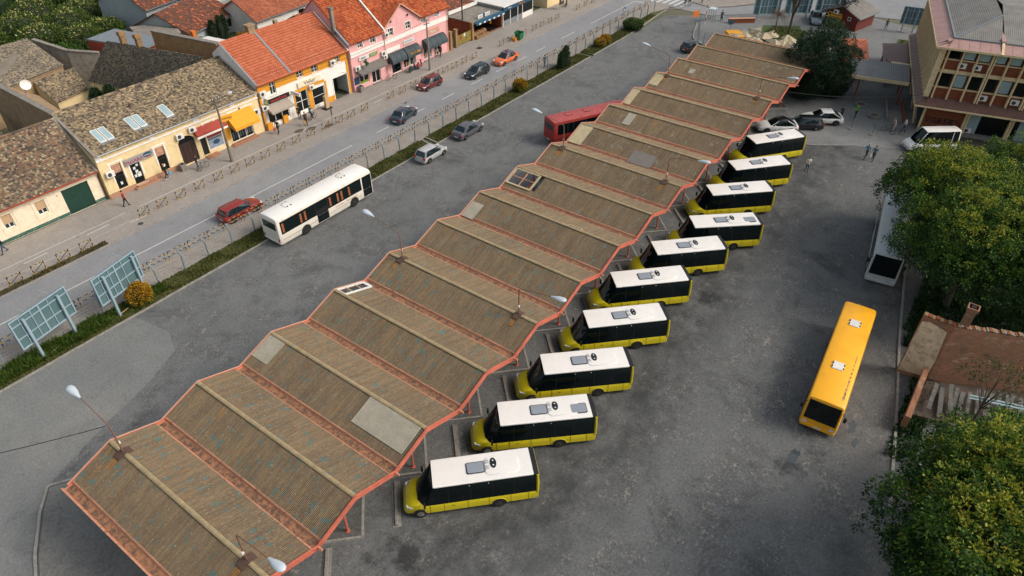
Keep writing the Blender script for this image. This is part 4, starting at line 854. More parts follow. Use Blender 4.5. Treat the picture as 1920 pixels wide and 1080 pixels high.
m = MB(); m.bx(14.2,14.9,-.03,-.002,.9,2.9); m.build('yellow_shutter', M['awning_yellow'], t)
aircon(t, .75, 2.75); aircon(t, 8.9, 3.65); aircon(t, 10.5, 3.85); aircon(t, 18.75, 2.9)
YR, ZRr = 5.8, 7.83
rf = slab_roof(t, (0,-.3,5.06),(19.4,-.3,5.06),(19.4,YR,ZRr),(0,YR,ZRr), M['old_tiles']); tiles('roof_tiles',(.15,-.34,5.06),(19.4,-.34,5.06),(19.4,YR,ZRr+.02),(.15,YR,ZRr+.02),.2,.17,M['old_tiles'],rf)
slab_roof(t, (19.4,11.8,5.0),(0,11.8,5.0),(0,YR,ZRr),(19.4,YR,ZRr), M['old_tiles_dark'])
ridge_tiles(rf,(0,YR,ZRr+.06),(19.4,YR,ZRr+.06),.13,M['old_tiles'])
m = MB(); m.tube([(.1,-.42,5.0),(19.3,-.42,5.0)],.07,6); m.build('gutter', M['zinc'], t)
m = MB(); m.bx(-.12,.16,-.3,YR,4.9,5.2); m.v = [(x,y,z+(y+.3)*.455) for x,y,z in m.v]; m.build('parapet', M['plaster_grey'], t)
for x0, x1 in ((1.42,2.12),(2.22,2.92),(5.0,5.72),(5.82,6.55),(8.78,9.62)):
    sp = (ZRr-5.06)/(YR+.3); y0, y1 = .78, 2.42; zz = lambda y, e: 5.06+(y+.3)*sp+e
    m = MB(); m.add([(x,y,zz(y,e)) for e in (0,.13) for x,y in ((x0,y0),(x1,y0),(x1,y1),(x0,y1))], [(4,5,6,7),(0,1,5,4),(1,2,6,5),(2,3,7,6),(3,0,4,7)]); w = m.build('roof_window', M['white_rough'], t)
    m = MB(); e=.07; m.add([(x,y,zz(y,.136)) for x,y in ((x0+e,y0+e),(x1-e,y0+e),(x1-e,y1-e),(x0+e,y1-e))], [(0,1,2,3)]); m.build('pane', M['pale_glass'], w)
    m = MB(); m.add([(x,y,zz(y,.06)) for x,y in ((x0-.06,y0-.22),(x1+.06,y0-.22),(x1+.06,y0),(x0-.06,y0))], [(0,1,2,3)]); m.build('flashing', M['zinc'], w)
m = MB(); m.tube([(6.6,3.4,6.6),(6.6,3.4,7.3)],.07,6); m.build('vent_pipe', M['rust_plate'], t)

# --- ochre and white house
o3 = lambda a, b, c, d: (a-44.6, b-44.6, c, d)
W3 = [o3(46.42,47.25,3.95,5.4),o3(50.5,51.5,4.66,5.78),o3(52.85,53.85,4.58,5.78),o3(56.65,57.5,4.7,5.72),o3(45.4,48.5,.5,2.2),o3(49.7,51.6,.45,3.0),o3(52.38,54.35,.4,2.6),o3(55.84,58.28,.1,2.86)]
t = house('ochre and white shop house with bright orange tiled roof', 44.6, 58.7, 69.4, 80, 5.75, ops=W3, mats=[M['white_wall'],M['ochre_wall']], zones=[(0,4.5,0),(4.5,5.75,1)], gable=(74.6,9.4), cat='building', name='shop_building')
for a, b, c, d in W3[:4]:
    window(t, a, b, c, d, n=2, cross=2, fw=.07); m = MB(); m.bx(a-.1,b+.1,-.1,-.002,c-.1,c-.02); m.build('window_sill', M['trim_white'], t)
window(t, *W3[4], n=3, pane='dark_glass', fw=.1, name='shop_window'); window(t, *W3[5], n=2, pane='dark_glass', fw=.09, name='door', cross=1); window(t, *W3[6], n=1, pane='dark_glass', fw=.08, name='shop_window', cross=1)
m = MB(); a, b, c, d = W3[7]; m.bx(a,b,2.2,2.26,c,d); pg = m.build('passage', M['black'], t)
m = MB(); m.bx(a-.12,a,-.05,-.002,.1,d+.1); m.bx(b,b+.12,-.05,-.002,.1,d+.1); m.build('portal_frame', M['trim_white'], t)
m = MB(); n = 10; m.add([(a-.1+(b-a+.2)*j/n,-.08,d+.05+.42*math.sin(PI*j/n)) for j in range(n+1)]+[(a-.1+(b-a+.2)*j/n,-.002,d+.05+.42*math.sin(PI*j/n)) for j in range(n+1)], [(j,j+1,n+2+j,n+1+j) for j in range(n)]); m.build('portal_hood', M['trim_white'], t)
for x0, x1, z0, z1, mt in ((13.75,14.1,.1,4.5,'ochre_wall'),(0,.35,.1,4.5,'ochre_wall'),(4.85,5.05,.3,3.05,'ochre_wall'),(7.05,7.7,.3,3.05,'ochre_wall'),(9.85,10.1,.1,3.05,'ochre_wall'),(10.1,11.15,.1,.8,'ochre_wall'),(5.05,9.85,3.02,3.35,'ochre_wall')):
    m = MB(); m.bx(x0,x1,-.07,-.002,z0,z1); m.build('pilaster', M[mt], t)
m = MB(); m.bx(0,14.1,-.16,-.002,5.5,5.66); m.build('cornice', M['ochre_wall'], t)
m = MB(); m.bx(2.6,3.3,-.3,-.06,.1,1.0); m.bx(.2,.95,-.35,-.07,.1,.9); m.build('stall_panel', M['ochre_wall'], t)
m = MB(); m.box((2.6,-.12,3.32),(3.25,.14,.52)); sg = m.build('shop_sign', M['sign_black'], t); lettering('HomeTrade', .42, M['sign_letter_red'], sg, (2.6,-.2,3.32), sx=1.15)
m = MB(); m.box((7.45,-.14,3.85),(3.55,.14,.62)); sg = m.build('shop_sign', M['cream_wall'], t); lettering('Velur', .68, M['sign_letter_dark'], sg, (7.5,-.225,3.86), sx=1.25)
m = MB(); m.box((4.7,-.75,3.35),(.14,1.5,.45)); sg = m.build('projecting_sign', M['trim_white'], t); lettering('Velur', .35, M['sign_grey'], sg, (4.62,-.75,3.35), (PI/2,0,-PI/2))
m = MB(); m.box((.72,-.35,3.55),(.1,.6,.7)); sg = m.build('projecting_sign', M['sign_green'], t); q = MB(); q.box((.665,-.35,3.55),(.01,.44,.5)); q.build('sign_face', M['trim_white'], sg)
awning(t, .65, 3.95, 2.9, 2.15, 1.15, M['awning_beige'], .22); aircon(t, .55, 4.6); aircon(t, .45, 2.9); aircon(t, 7.6, 3.1, w=.75,h=.5); aircon(t, 11.5, 5.0)
RA, RB = (5.2, 9.5), (-.45, 5.68)
rf = slab_roof(t, (-.05,RB[0],RB[1]),(14.15,RB[0],RB[1]),(14.15,RA[0],RA[1]),(-.05,RA[0],RA[1]), M['orange_tiles'])
tiles('roof_tiles',(.05,RB[0]-.05,RB[1]),(4.8,RB[0]-.05,RB[1]),(4.8,RA[0],RA[1]+.02),(.05,RA[0],RA[1]+.02),.3,.36,M['orange_tiles'],rf,.1,0)
tiles('roof_tiles',(4.95,RB[0]-.05,RB[1]),(14.1,RB[0]-.05,RB[1]),(14.1,RA[0],RA[1]+.02),(4.95,RA[0],RA[1]+.02),.3,.36,M['orange_tiles'],rf,.1,0)
slab_roof(t, (14.15,10.9,5.7),(-.05,10.9,5.7),(-.05,RA[0],RA[1]),(14.15,RA[0],RA[1]), M['orange_tiles'])
ridge_tiles(rf,(0,RA[0],RA[1]+.07),(14.1,RA[0],RA[1]+.07),.13,M['orange_tiles'])
sl = (RA[1]-RB[1])/(RA[0]-RB[0])
for x, w, mt, e in ((4.88,.14,'zinc',.1),(-.08,.12,'zinc',.14),(14.16,.12,'white_rough',.14)):
    m = MB(); m.bx(x-w,x+w,RB[0],RA[0],-.02,.06); m.v = [(a,b,RB[1]+(b-RB[0])*sl+c+e) for a,b,c in m.v]; m.build('verge_flashing', M[mt], t)
for r in range(3):   # snow guards
    m = MB(); y = RB[0]+.35+r*.42
    for i in range(46): x = .2+i*.3; m.bx(x,x+.09,y,y+.05,0,.1)
    m.v = [(a,b,RB[1]+(b-RB[0])*sl+c+.05) for a,b,c in m.v]; o = m.build('snow_guards', M['rust_plate'], rf); o['kind'] = 'stuff'
m = MB(); m.bx(4.1,5.0,5.0,5.7,8.6,10.3); m.bx(4.0,5.1,4.9,5.8,10.3,10.5); m.build('chimney', M['plaster_tan'], t); m = MB(); m.bx(8.3,8.75,5.5,5.95,8.4,9.9); m.build('chimney', M['plaster_tan'], t)
m = MB(); m.tube([(-.02,-.14,5.4),(-.02,-.14,.1)],.05,6); m.build('downpipe', M['rust_plate'], t)

# --- pink house with gable and round windows
o4 = lambda a, b, c, d: (a-58.95, b-58.95, c, d)
W4 = [o4(60.42,61.3,5.5,6.42),o4(62.7,63.7,5.5,6.5),o4(66.05,67.05,5.5,6.55),o4(69.46,70.5,5.55,6.55),o4(72.68,73.7,5.58,6.55),o4(75.68,76.55,5.66,6.4),
      o4(60.05,61.75,.7,2.4),o4(62.3,63.9,.2,2.3),o4(66.15,68.1,.25,2.4),o4(68.5,71.0,.4,2.3),o4(72.75,74.4,.35,2.3),o4(75.0,76.55,.35,2.3)]
t = house('pink two-storey shop house with a gable and round attic windows', 58.95, 78.25, 69.0, 80, 6.7, ops=W4, mats=[M['pink_wall']], gable=(74.6,11.2), cat='building', name='shop_building')
for a, b, c, d in W4[:6]: window(t, a, b, c, d, n=2, cross=1, fw=.08, pane='grey_glass'); m = MB(); m.bx(a-.12,b+.12,-.05,-.002,d,d+.1); m.bx(a-.1,a,-.04,-.002,c,d); m.bx(b,b+.1,-.04,-.002,c,d); m.build('surround', M['trim_white'], t)
for k in range(6, 12):
    w = window(t, *W4[k], n=2 if k != 8 else 1, pane='dark_glass', fw=.08, name='door' if k in (7,8) else 'shop_window'); a, b, c, d = W4[k]
    if k in (9,10,11):
        for j in range(6): q = MB(); x = a+.12+j*(b-a)/6.3; q.bx(x,x+.2,.145,.16,c+.12,c+.4+random.uniform(.1,.8)); q.build('goods_on_display', [M['goods_mix'],M['awning_beige'],M['lamp_amber'],M['pale_glass']][j % 4], w)
q = MB(); q.bx(W4[6][0]+.1,W4[6][1]-.1,.1,.165,.78,1.1); q.build('window_banner', M['sign_green'], t)
m = MB(); m.bx(0,19.3,-.12,-.002,4.7,5.32); m.build('cornice', M['trim_white'], t)
m = MB(); m.bx(6.5,9.1,-.03,-.002,3.4,4.0); m.build('door_panel', M['trim_white'], t)
gx0, gx1, gxp = 6.1, 13.2, 9.65
m = MB(); m.add([(gx0,-.03,6.7),(gx1,-.03,6.7),(gxp,-.03,9.15)], [(0,1,2)]); m.build('gable', M['pink_wall'], t)
for x, z in ((7.7,7.42),(11.02,7.46)):
    m = MB(); m.cyl((x,-.08,z),(x,-.028,z),.3,16); oc = m.build('round_window', M['pink_wall'], t); q = MB(); q.cyl((x,-.1,z),(x,-.07,z),.2,14); q.build('pane', M['brown_wood'], oc)
for s, xa in ((-1, gx0-.25), (1, gx1+.25)):
    A, B = (gxp,-.3,9.32), (xa,-.3,6.65)
    rr = slab_roof(t, B if s < 0 else A, A if s < 0 else B, (gxp if s < 0 else xa, 5.6 if s < 0 else 1.2, 9.32 if s < 0 else 6.65), (xa if s < 0 else gxp, 1.2 if s < 0 else 5.6, 6.65 if s < 0 else 9.32), M['red_tiles'], .1) if False else None
    C_, D_ = (gxp,2.6,9.3), (xa,-.0,6.66)
    pts = [(xa,-.3,6.6),(gxp,-.3,9.3),(gxp,3.2,9.3),(xa,-.2,6.62)]
    m = MB(); m.poly(pts if s > 0 else pts[::-1]); m.build('gable_roof', M['red_tiles'], t)
    tiles('roof_tiles', *( [(gxp,-.32,9.33),(gxp,3.2,9.33),(xa,-.1,6.66),(xa,-.32,6.66)] if s < 0 else [(xa,-.32,6.66),(xa,-.1,6.66),(gxp,3.2,9.33),(gxp,-.32,9.33)] ), .25, .3, M['red_tiles'], t, .04, .008)
    m = MB(); m.beam((xa,-.34,6.62),(gxp,-.34,9.32),.12,.16); m.build('verge_board', M['rim_pink'], t)
RB, RA = (-.45, 6.55), (5.6, 11.2); sl = (RA[1]-RB[1])/(RA[0]-RB[0])
yz = lambda y: (y, RB[1]+(y-RB[0])*sl)
rf = slab_roof(t, (-.05,RB[0],RB[1]-.03),(6.1,RB[0],RB[1]-.03),(6.1,RA[0],RA[1]-.03),(-.05,RA[0],RA[1]-.03), M['red_tiles']); tiles('roof_tiles',(-.05,RB[0]-.05,RB[1]),(6.0,RB[0]-.05,RB[1]),(6.0,RA[0],RA[1]),(-.05,RA[0],RA[1]),.25,.3,M['red_tiles'],rf,.045,.006)
rf = slab_roof(t, (6.3,.0,yz(.0)[1]-.03),(13.3,.0,yz(.0)[1]-.03),(13.3,RA[0],RA[1]-.03),(6.3,RA[0],RA[1]-.03), M['red_tiles']); tiles('roof_tiles',(6.3,.0,yz(.0)[1]),(13.3,.0,yz(.0)[1]),(13.3,RA[0],RA[1]),(6.3,RA[0],RA[1]),.25,.3,M['red_tiles'],rf,.045,.006)
rf = slab_roof(t, (13.3,RB[0],RB[1]-.03),(19.5,RB[0],RB[1]-.03),(19.5,RA[0],RA[1]-.03),(13.3,RA[0],RA[1]-.03), M['red_tiles']); tiles('roof_tiles',(13.3,RB[0]-.05,RB[1]),(19.5,RB[0]-.05,RB[1]),(19.5,RA[0],RA[1]),(13.3,RA[0],RA[1]),.25,.3,M['red_tiles'],rf,.045,.006)
slab_roof(t, (19.5,11.2,6.5),(-.05,11.2,6.5),(-.05,RA[0],RA[1]-.03),(19.5,RA[0],RA[1]-.03), M['red_tiles'])
m = MB(); m.bx(6.0,6.22,RB[0],RA[0],0,.3); m.v = [(a,b,RB[1]+(b-RB[0])*sl+c) for a,b,c in m.v]; m.build('firewall', M['white_rough'], t)
m = MB(); m.bx(-.5,-.1,1.8,2.3,7.5,10.6); m.bx(-.58,-.02,1.72,2.38,10.6,10.8); m.build('chimney', M['plaster_grey'], t)
m = MB(); m.beam((-.25,-.4,6.5),(-.25,2.2,8.4),.3,.06); m.build('valley_gutter', M['zinc'], t)
m = MB(); m.box((2.95,-.1,4.2),(3.3,.14,.45)); sg = m.build('shop_sign', M['plate'], t); q = MB(); q.box((3.85,-.18,4.2),(1.5,.02,.43)); q.build('sign_field', M['sign_green'], sg)
lettering('BENU', .34, M['sign_blue'], sg, (2.05,-.185,4.2)); lettering('apoteka', .3, M['plate'], sg, (3.85,-.2,4.2))
m = MB(); m.box((1.9,-.75,3.75),(.1,.3,.95)); m.box((1.9,-.75,3.75),(.09,.95,.3)); m.build('pharmacy_cross', M['cross_green'], t)
m = MB(); m.box((10.85,-.05,3.97),(2.1,.06,.5)); sg = m.build('shop_sign', M['plate'], t); lettering('BETTY BABY', .28, M['sign_grey'], sg, (10.85,-.09,3.97))
m = MB(); m.box((16.0,-.05,3.95),(2.7,.06,.75)); sg = m.build('shop_sign', M['poster_pink'] if 'poster_pink' in M else M['rim_pink'], t); lettering('Happy', .5, M['plate'], sg, (16.0,-.09,3.95))
awning(t, .5, 5.4, 3.2, 2.4, 1.1, M['awning_grey'], .2)
awning(t, 6.4, 9.3, 3.3, 2.1, 1.1, M['awning_dark'], rounded=True); a3 = awning(t, 9.45, 12.3, 3.3, 2.05, 1.1, M['awning_dark'], rounded=True); awning(t, 13.6, 17.95, 3.3, 2.05, 1.1, M['awning_dark'], rounded=True)
lettering('SVE ZA BEBE', .4, M['awning_yellow'], a3, (11.0,-1.1,2.55), (PI/2-.25,0,0), sx=.95)
aircon(t, .75, 3.2); aircon(t, 5.7, 3.75); aircon(t, 5.9, 3.2, w=.7,h=.5); aircon(t, 6.6, 6.0, w=.7)
for x in (6.15, 19.1): m = MB(); m.tube([(x,-.16,6.4),(x,-.16,.1)],.05,6); m.build('downpipe', M['rim_pink'], t)
m = MB(); m.bx(.1,1.0,-.03,-.002,1.0,2.0); m.build('notice_board', M['sign_blue'], t)
for k in (6,7,8,9,10,11): a, b = W4[k][:2]; m = MB(); m.bx(a-.1,b+.1,-.3,-.001,.1,.22); m.build('step', M['concrete'], t)

# --- gate yard, greengrocer, glazed shop, yellow house
P_('yellow_boards','8d7a34',rough=.8,var=.4,vs=2.5)
t = thing('yard_gate', 'old gate of yellow boards between two brick pillars', 'gate', (78.5,69.0,0))
for x in (.2,1.45,5.4): m = MB(); m.bx(x-.22,x+.22,-.2,.25,0,2.7); m.bx(x-.28,x+.28,-.26,.31,2.7,2.85); m.build('pillar', M['brick_tan'], t)
for i in range(12): m = MB(); x = 1.75+i*.29; m.bx(x,x+.26,0,.05,.3,1.75+random.uniform(-.05,.05)); m.build('board', M['yellow_boards'], t)
m = MB(); m.cyl((2.7,-.06,1.25),(2.7,-.02,1.25),.24,16); m.build('round_sign', M['sign_letter_red'], t); m = MB(); m.cyl((2.7,-.07,1.25),(2.7,-.055,1.25),.16,16); m.build('sign_centre', M['sign_blue'], t); papers(t, [(3.5,1.5,.35,.5)], -.03)
t = thing('greengrocer_shop', 'small flat-roofed greengrocer with blue awning and open front', 'shop', (84.15,69.0,0))
m = MB(); m.bx(0,7.4,5.0,5.1,0,2.6); m.bx(0,.15,0,5,0,2.6); m.bx(7.25,7.4,0,5,0,2.6); m.bx(0,7.4,0,.3,0,.14); m.build('wall', M['brick_red'], t)
m = MB(); m.bx(-.1,7.5,-.1,5.2,2.6,2.72); m.build('flat_roof', M['plaster_grey'], t)
m = MB(); m.bx(.2,7.2,.4,4.9,.02,.1); m.build('floor', M['black'], t)
awning(t, 0, 7.4, 2.75, 2.35, .7, M['blue_awning'], .25)
for i in range(6): m = MB(); x = .6+i*1.2; m.bx(x,x+.5,-.765,-.735,2.36,2.58); m.build('valance_print', M['plate'], t)
m = MB(); m.box((3.2,.35,3.05),(3.0,.08,.5)); sg = m.build('roof_sign', M['plate'], t); lettering('voće', .3, M['sign_red'], sg, (2.3,.3,3.05)); lettering('povrće', .3, M['sign_blue'], sg, (4.1,.3,3.05)); q = MB(); q.box((3.15,.3,3.05),(.5,.04,.6)); q.build('sign_emblem', M['sign_blue'], sg)
t = thing('lean_to_shed', 'low rust-red tiled shed behind the greengrocer', 'shed', (84.2,74.4,0)); m = MB(); m.bx(0,9,0,6,0,3.0); m.build('wall', M['plaster_grey'], t); rf = slab_roof(t,(-.1,-.2,3.0),(9.1,-.2,3.0),(9.1,6,4.6),(-.1,6,4.6),M['brown_tiles']); tiles('roof_tiles',(-.1,-.2,3.02),(9.1,-.2,3.02),(9.1,6,4.62),(-.1,6,4.62),.3,.36,M['brown_tiles'],rf,.04,.008)
m = MB(); m.bx(0,9,-.5,-.2,2.9,3.35); m.build('parapet', M['white_rough'], t)
t = thing('glazed_shop', 'glazed corner shop with white flat roof and dark blue fascia', 'shop', (91.65,68.85,0))
m = MB(); m.bx(0,8.5,.12,7,.1,2.6); m.build('interior', M['brown_wood'], t)
for a, b, mt in ((.1,2.0,'dark_glass'),(2.1,4.1,'dark_glass'),(4.2,5.4,'lamp_amber'),(5.55,8.4,'dark_glass')):
    m = MB(); m.bx(a,b,.05,.11,1.0 if mt != 'lamp_amber' else 1.2,2.5); m.build('pane', M['dark_glass'], t); m = MB(); m.bx(a,b,.02,.1,.12,.98); m.build('lower_panel', M['zinc'] if b < 8 else M['white_rough'], t)
for x in (.05,2.05,4.15,5.48,8.45): m = MB(); m.bx(x-.06,x+.06,-.02,.12,.1,2.6); m.build('mullion', M['white_rough'], t)
m = MB(); m.bx(-.1,8.6,-.25,.1,2.55,3.2); sg = m.build('fascia_sign', M['sign_blue'], t); lettering('Pekara', .34, M['plate'], sg, (1.6,-.27,2.88)); lettering('Augustin', .42, M['lamp_amber'], sg, (4.9,-.27,2.9), sx=1.2)
m = MB(); m.bx(-.15,8.65,-.3,7.5,3.2,3.34); m.build('flat_roof', M['white_rough'], t); m = MB(); m.bx(-.1,.0,.1,7.2,2.0,3.2); m.build('side_panel', M['zinc'], t)
ops = [(1.5,2.6,1.0,2.4),(4.2,5.3,1.0,2.4)]
t = house('yellow house at the top edge beyond the glazed shop', 104.2, 122, 68.6, 78, 4.4, ops=ops, mats=[M['cream_wall2']], gable=(73.5,7.2))
for o_ in ops: window(t, *o_)
for A, B, C, D in (((-.3,-.4,4.3),(18,-.4,4.3),(18,4.9,7.3),(-.3,4.9,7.3)),((18,9.9,4.3),(-.3,9.9,4.3),(-.3,4.9,7.3),(18,4.9,7.3))): slab_roof(t,A,B,C,D,M['far_red_tiles'])

# ------------------------------------------------------------------ courtyards and houses behind
def lean(name, label, cat, poly, z, roof, wallmat, tilemat, tw=.22, th=.2):
    """walls under an arbitrary quad roof: poly = 4 plan points, z = heights; tiles run from edge 0-1 up to 3-2"""
    c = (sum(p[0] for p in poly)/4, sum(p[1] for p in poly)/4)
    t = thing(name, label, cat, (c[0], c[1], 0)); q = [(p[0]-c[0], p[1]-c[1], zz) for p, zz in zip(poly, z)]
    m = MB(); m.add([(a,b,0) for a,b,_ in q]+[(a,b,zz-.1) for a,b,zz in q], [(i,(i+1)%4,4+(i+1)%4,4+i) for i in range(4)]); m.build('wall', wallmat, t)
    m = MB(); m.poly([(a*1.02,b*1.02,zz-.22) for a,b,zz in q]); rf = m.build('roof', tilemat, t)
    if roof: tiles('roof_tiles', *[(a*1.03,b*1.03,zz) for a,b,zz in q], tw, th, tilemat, rf, .035, .01)
    return t
t = lean('courtyard_wing', 'grey-tiled courtyard wing behind the long cream building', 'outbuilding', [(36.0,91.2),(38.6,77.6),(43.2,76.5),(39.6,90.8)], (3.9,4.1,8.0,7.9), 1, M['cream_wall2'], M['old_tiles_dark'], .2, .18)
for x, y in ((1.1,4.5),(1.7,2.0)): m = MB(); m.bx(x-.3,x+.3,y-.3,y+.3,6.3,9.3); m.bx(x-.38,x+.38,y-.38,y+.38,8.8,9.2); m.build('chimney', M['brick_tan'], t)
ac_ = aircon(t, 0, 0); ac_.location = (-2.55,1.6,2.8); ac_.rotation_euler = (0,0,R(-80))
def wall_run(name, label, pts, w, mat, cap=None):
    t = thing(name, label, 'wall', (pts[0][0], pts[0][1], 0)); x0, y0 = pts[0][:2]
    for (a, b) in zip(pts[:-1], pts[1:]):
        m = MB(); dx, dy = b[0]-a[0], b[1]-a[1]; L = math.hypot(dx,dy); n = (-dy/L*w/2, dx/L*w/2)
        P = [(p[0]-x0+s*n[0], p[1]-y0+s*n[1]) for p, s in ((a,-1),(b,-1),(b,1),(a,1))]; zz = (a[2],b[2],b[2],a[2])
        m.add([(x,y,0) for x,y in P]+[(x,y,z) for (x,y),z in zip(P,zz)], [(0,1,5,4),(1,2,6,5),(2,3,7,6),(3,0,4,7),(4,5,6,7)]); m.build('masonry', mat, t)
        if cap: m = MB(); m.beam((a[0]-x0,a[1]-y0,a[2]+.05),(b[0]-x0,b[1]-y0,b[2]+.05),w+.2,.12); m.build('coping', cap, t)
    return t
wall_run('party_wall', 'tall brown brick party wall beside the orange-tiled roof', [(45.0,75.6,9.2),(43.2,86.2,9.1)], .45, M['brick_tan'], M['plaster_grey'])
t = lean('lean_to_shed', 'bare tan mud-covered lean-to beside the courtyard', 'shed', [(29.6,90.0),(28.6,77.3),(25.2,76.2),(25.8,90.8)], (4.6,4.4,7.5,7.4), 0, M['plaster_tan'], M['plaster_tan'])
wall_run('party_wall', 'high orange-brown party wall behind the mixed-tile roof', [(25.15,75.3,7.9),(25.5,91,7.7)], .4, M['plaster_tan'], M['plaster_grey'])
lean('outbuilding', 'low dark-tiled shed behind the cream house with the gate', 'shed', [(15,84),(22.5,83),(23.5,89),(15,90)], (3.2,3.2,5.0,5.0), 1, M['plaster_tan'], M['old_tiles_dark'])
lean('courtyard_house', 'grey-tiled courtyard house with green windows at the left edge', 'house', [(24.5,95.2),(36.5,98.8),(35.6,104.2),(24.0,103.6)], (4.2,4.0,6.6,6.6), 1, M['plaster_tan'], M['old_tiles_dark'])
t = [o for o in COL.objects if o.name == 'courtyard_house'][0]
for x in (-2.2,.3,2.6): m = MB(); m.box((x,-4.6+x*.3+1.22,3.1),(1.4,.08,.9),0,.29); m.build('window', M['green_gate'], t)
lean('courtyard_house_low', 'low tiled outhouse in the middle of the courtyard', 'shed', [(31.8,92.0),(36.2,93.0),(37.4,98.0),(32.0,97.4)], (2.3,2.3,3.6,3.6), 1, M['cream_wall2'], M['old_tiles'])
wall_run('yard_wall', 'stained grey plaster yard wall behind the courtyard', [(36.2,103.8,6.4),(38.2,100,5.2),(41.0,97.5,4.6)], .35, M['plaster_grey'], M['plaster_grey'])
def red_block(label, poly, z, cap):
    c = poly[0]; t = thing('red_house', label, 'outbuilding', (c[0],c[1],0)); m = MB(); m.prism([(x-c[0],y-c[1]) for x,y in poly], 0, z); m.build('wall', M['red_wall'], t)
    m = MB(); m.prism([((x-c[0])*1.04,(y-c[1])*1.04) for x,y in poly], z, z+.18); m.build('roof', cap, t); return t
red_block('red-painted outbuilding with grey roof edge behind the chimneys', [(41.2,100.3),(43.7,91.2),(47.5,92),(45.5,101.2)], 5.6, M['zinc'])
red_block('red-painted shed beside the pale gable house', [(48.5,101),(53.5,99),(55.5,104),(50.5,107)], 3.4, M['plaster_grey'])
def gable_house(label, u0, u1, v0, v1, ze, zr, wall, tile, rz=0, ridge='u', name='house'):
    cx_, cy_ = (u0+u1)/2, (v0+v1)/2; t = thing(name, label, 'house', (cx_,cy_,0), rz); a, b = (u1-u0)/2, (v1-v0)/2
    m = MB(); m.bx(-a,a,-b,b,0,ze)
    if ridge == 'u':
        for x in (-a, a): m.add([(x,-b,ze),(x,b,ze),(x,0,zr-.1)], [(0,1,2) if x > 0 else (0,2,1)])
        q = [((-a-.4,-b-.5,ze-.25),(a+.4,-b-.5,ze-.25),(a+.4,0,zr),(-a-.4,0,zr)), ((a+.4,b+.5,ze-.25),(-a-.4,b+.5,ze-.25),(-a-.4,0,zr),(a+.4,0,zr))]
    else:
        for y in (-b, b): m.add([(-a,y,ze),(a,y,ze),(0,y,zr-.1)], [(0,1,2) if y < 0 else (0,2,1)])
        q = [((-a-.5,b+.4,ze-.25),(-a-.5,-b-.4,ze-.25),(0,-b-.4,zr),(0,b+.4,zr)), ((a+.5,-b-.4,ze-.25),(a+.5,b+.4,ze-.25),(0,b+.4,zr),(0,-b-.4,zr))]
    m.build('wall', wall, t)
    for A in q:
        rf = slab_roof(t, *A, tile); tiles('roof_tiles', *[(p[0],p[1],p[2]+.02) for p in A], .3, .33, tile, rf, .04, .008)
        m = MB(); m.beam(A[0], A[1], .14, .12); m.build('gutter', M['zinc'], t)
    return t
def add_win(t, x, y, z, w, h, rz=0, mat='dark_glass'):
    m = MB(); m.box((0,0,0),(w,.08,h)); f = m.build('window', M['white_rough'], t, (x,y,z), rz); m = MB(); m.box((0,-.045,0),(w-.16,.02,h-.16)); m.build('pane', M[mat], f)
# back-row houses
t = gable_house('white bungalow with patchy brown and orange tiled roof', 53.2, 64.0, 101.0, 111.0, 3.0, 5.4, M['white_blue_wall'], M['brown_tiles'], R(20)); add_win(t, 4.0,-5.05,1.6,1.2,1.4); add_win(t, 1.5,-5.05,1.6,1.0,1.2)
t = gable_house('tall pale gable house with red-brown roof beside the garden', 54.0, 63.0, 111.0, 121.0, 4.6, 7.8, M['white_blue_wall'], M['brown_tiles'], R(12))
t = gable_house('white-walled house with red and brown tiled roof behind the orange roof', 64.6, 77.0, 97.2, 105.5, 2.9, 5.3, M['white_rough'], M['far_red_tiles'], R(5)); add_win(t, 3.2,-4.2,1.6,1.4,1.2)
gable_house('small house with grey roof behind the pink gable', 80, 92, 84, 94, 3.5, 6.0, M['white_rough'], M['plaster_grey'], R(4))
gable_house('red-roofed house at the top edge behind the pink house', 66, 78, 84.5, 92, 3.0, 5.0, M['white_rough'], M['far_red_tiles'], R(3))
gable_house('red-roofed house in the far upper left row', 74, 88, 104, 114, 3.4, 6.2, M['white_rough'], M['far_red_tiles'], R(8))
gable_house('brown-roofed house beyond the garden trees', 66, 76, 116, 126, 3.6, 6.4, M['white_rough'], M['brown_tiles'], R(15))
t = thing('flat_shed', 'white flat-roofed garage behind the orange-tiled roof', 'shed', (53.3,92,0), R(10)); m = MB(); m.bx(-2,2,-2,2,0,3.4); m.build('wall', M['plaster_grey'], t); m = MB(); m.bx(-2.15,2.15,-2.15,2.15,3.4,3.55); m.build('roof', M['white_rough'], t)
t = thing('flat_shed', 'grey felt-roofed shed with an orange chimney in the back yard', 'shed', (54.0,98.4,0), R(12)); m = MB(); m.bx(-1.8,1.8,-2.4,2.4,0,2.4); m.build('wall', M['plaster_grey'], t); m = MB(); m.bx(-2,2,-2.6,2.6,2.4,2.52); m.build('roof', M['plaster_grey'], t); m = MB(); m.bx(-.9,-.3,-2.5,-1.9,2.5,4.3); m.build('chimney', M['orange_box'], t)
m = MB()
for i in range(9): a = 2*PI*i/9
m = MB(); m.loft([[(.06*k*math.sin(0)+r*math.cos(a), r*math.sin(a)*.9, .35*r*r) for a in np.linspace(0,2*PI,17)[:-1]] for k, r in ((0,.02),(1,.4),(2,.75),(3,.95))], 0, False)
t = thing('satellite_dish', 'white satellite dish on the tan lean-to beside the courtyard', 'satellite dish', (26.2,84.5,7.2)); o = m.build('dish', M['white_rough'], t); o.location = (.6,-.2,.9); o.rotation_euler = (R(70),0,R(10)); o.scale = (.62,.62,.62); m = MB(); m.tube([(.3,0,-.3),(.6,-.1,.9)],.04,6); m.build('mast', M['zinc'], t)

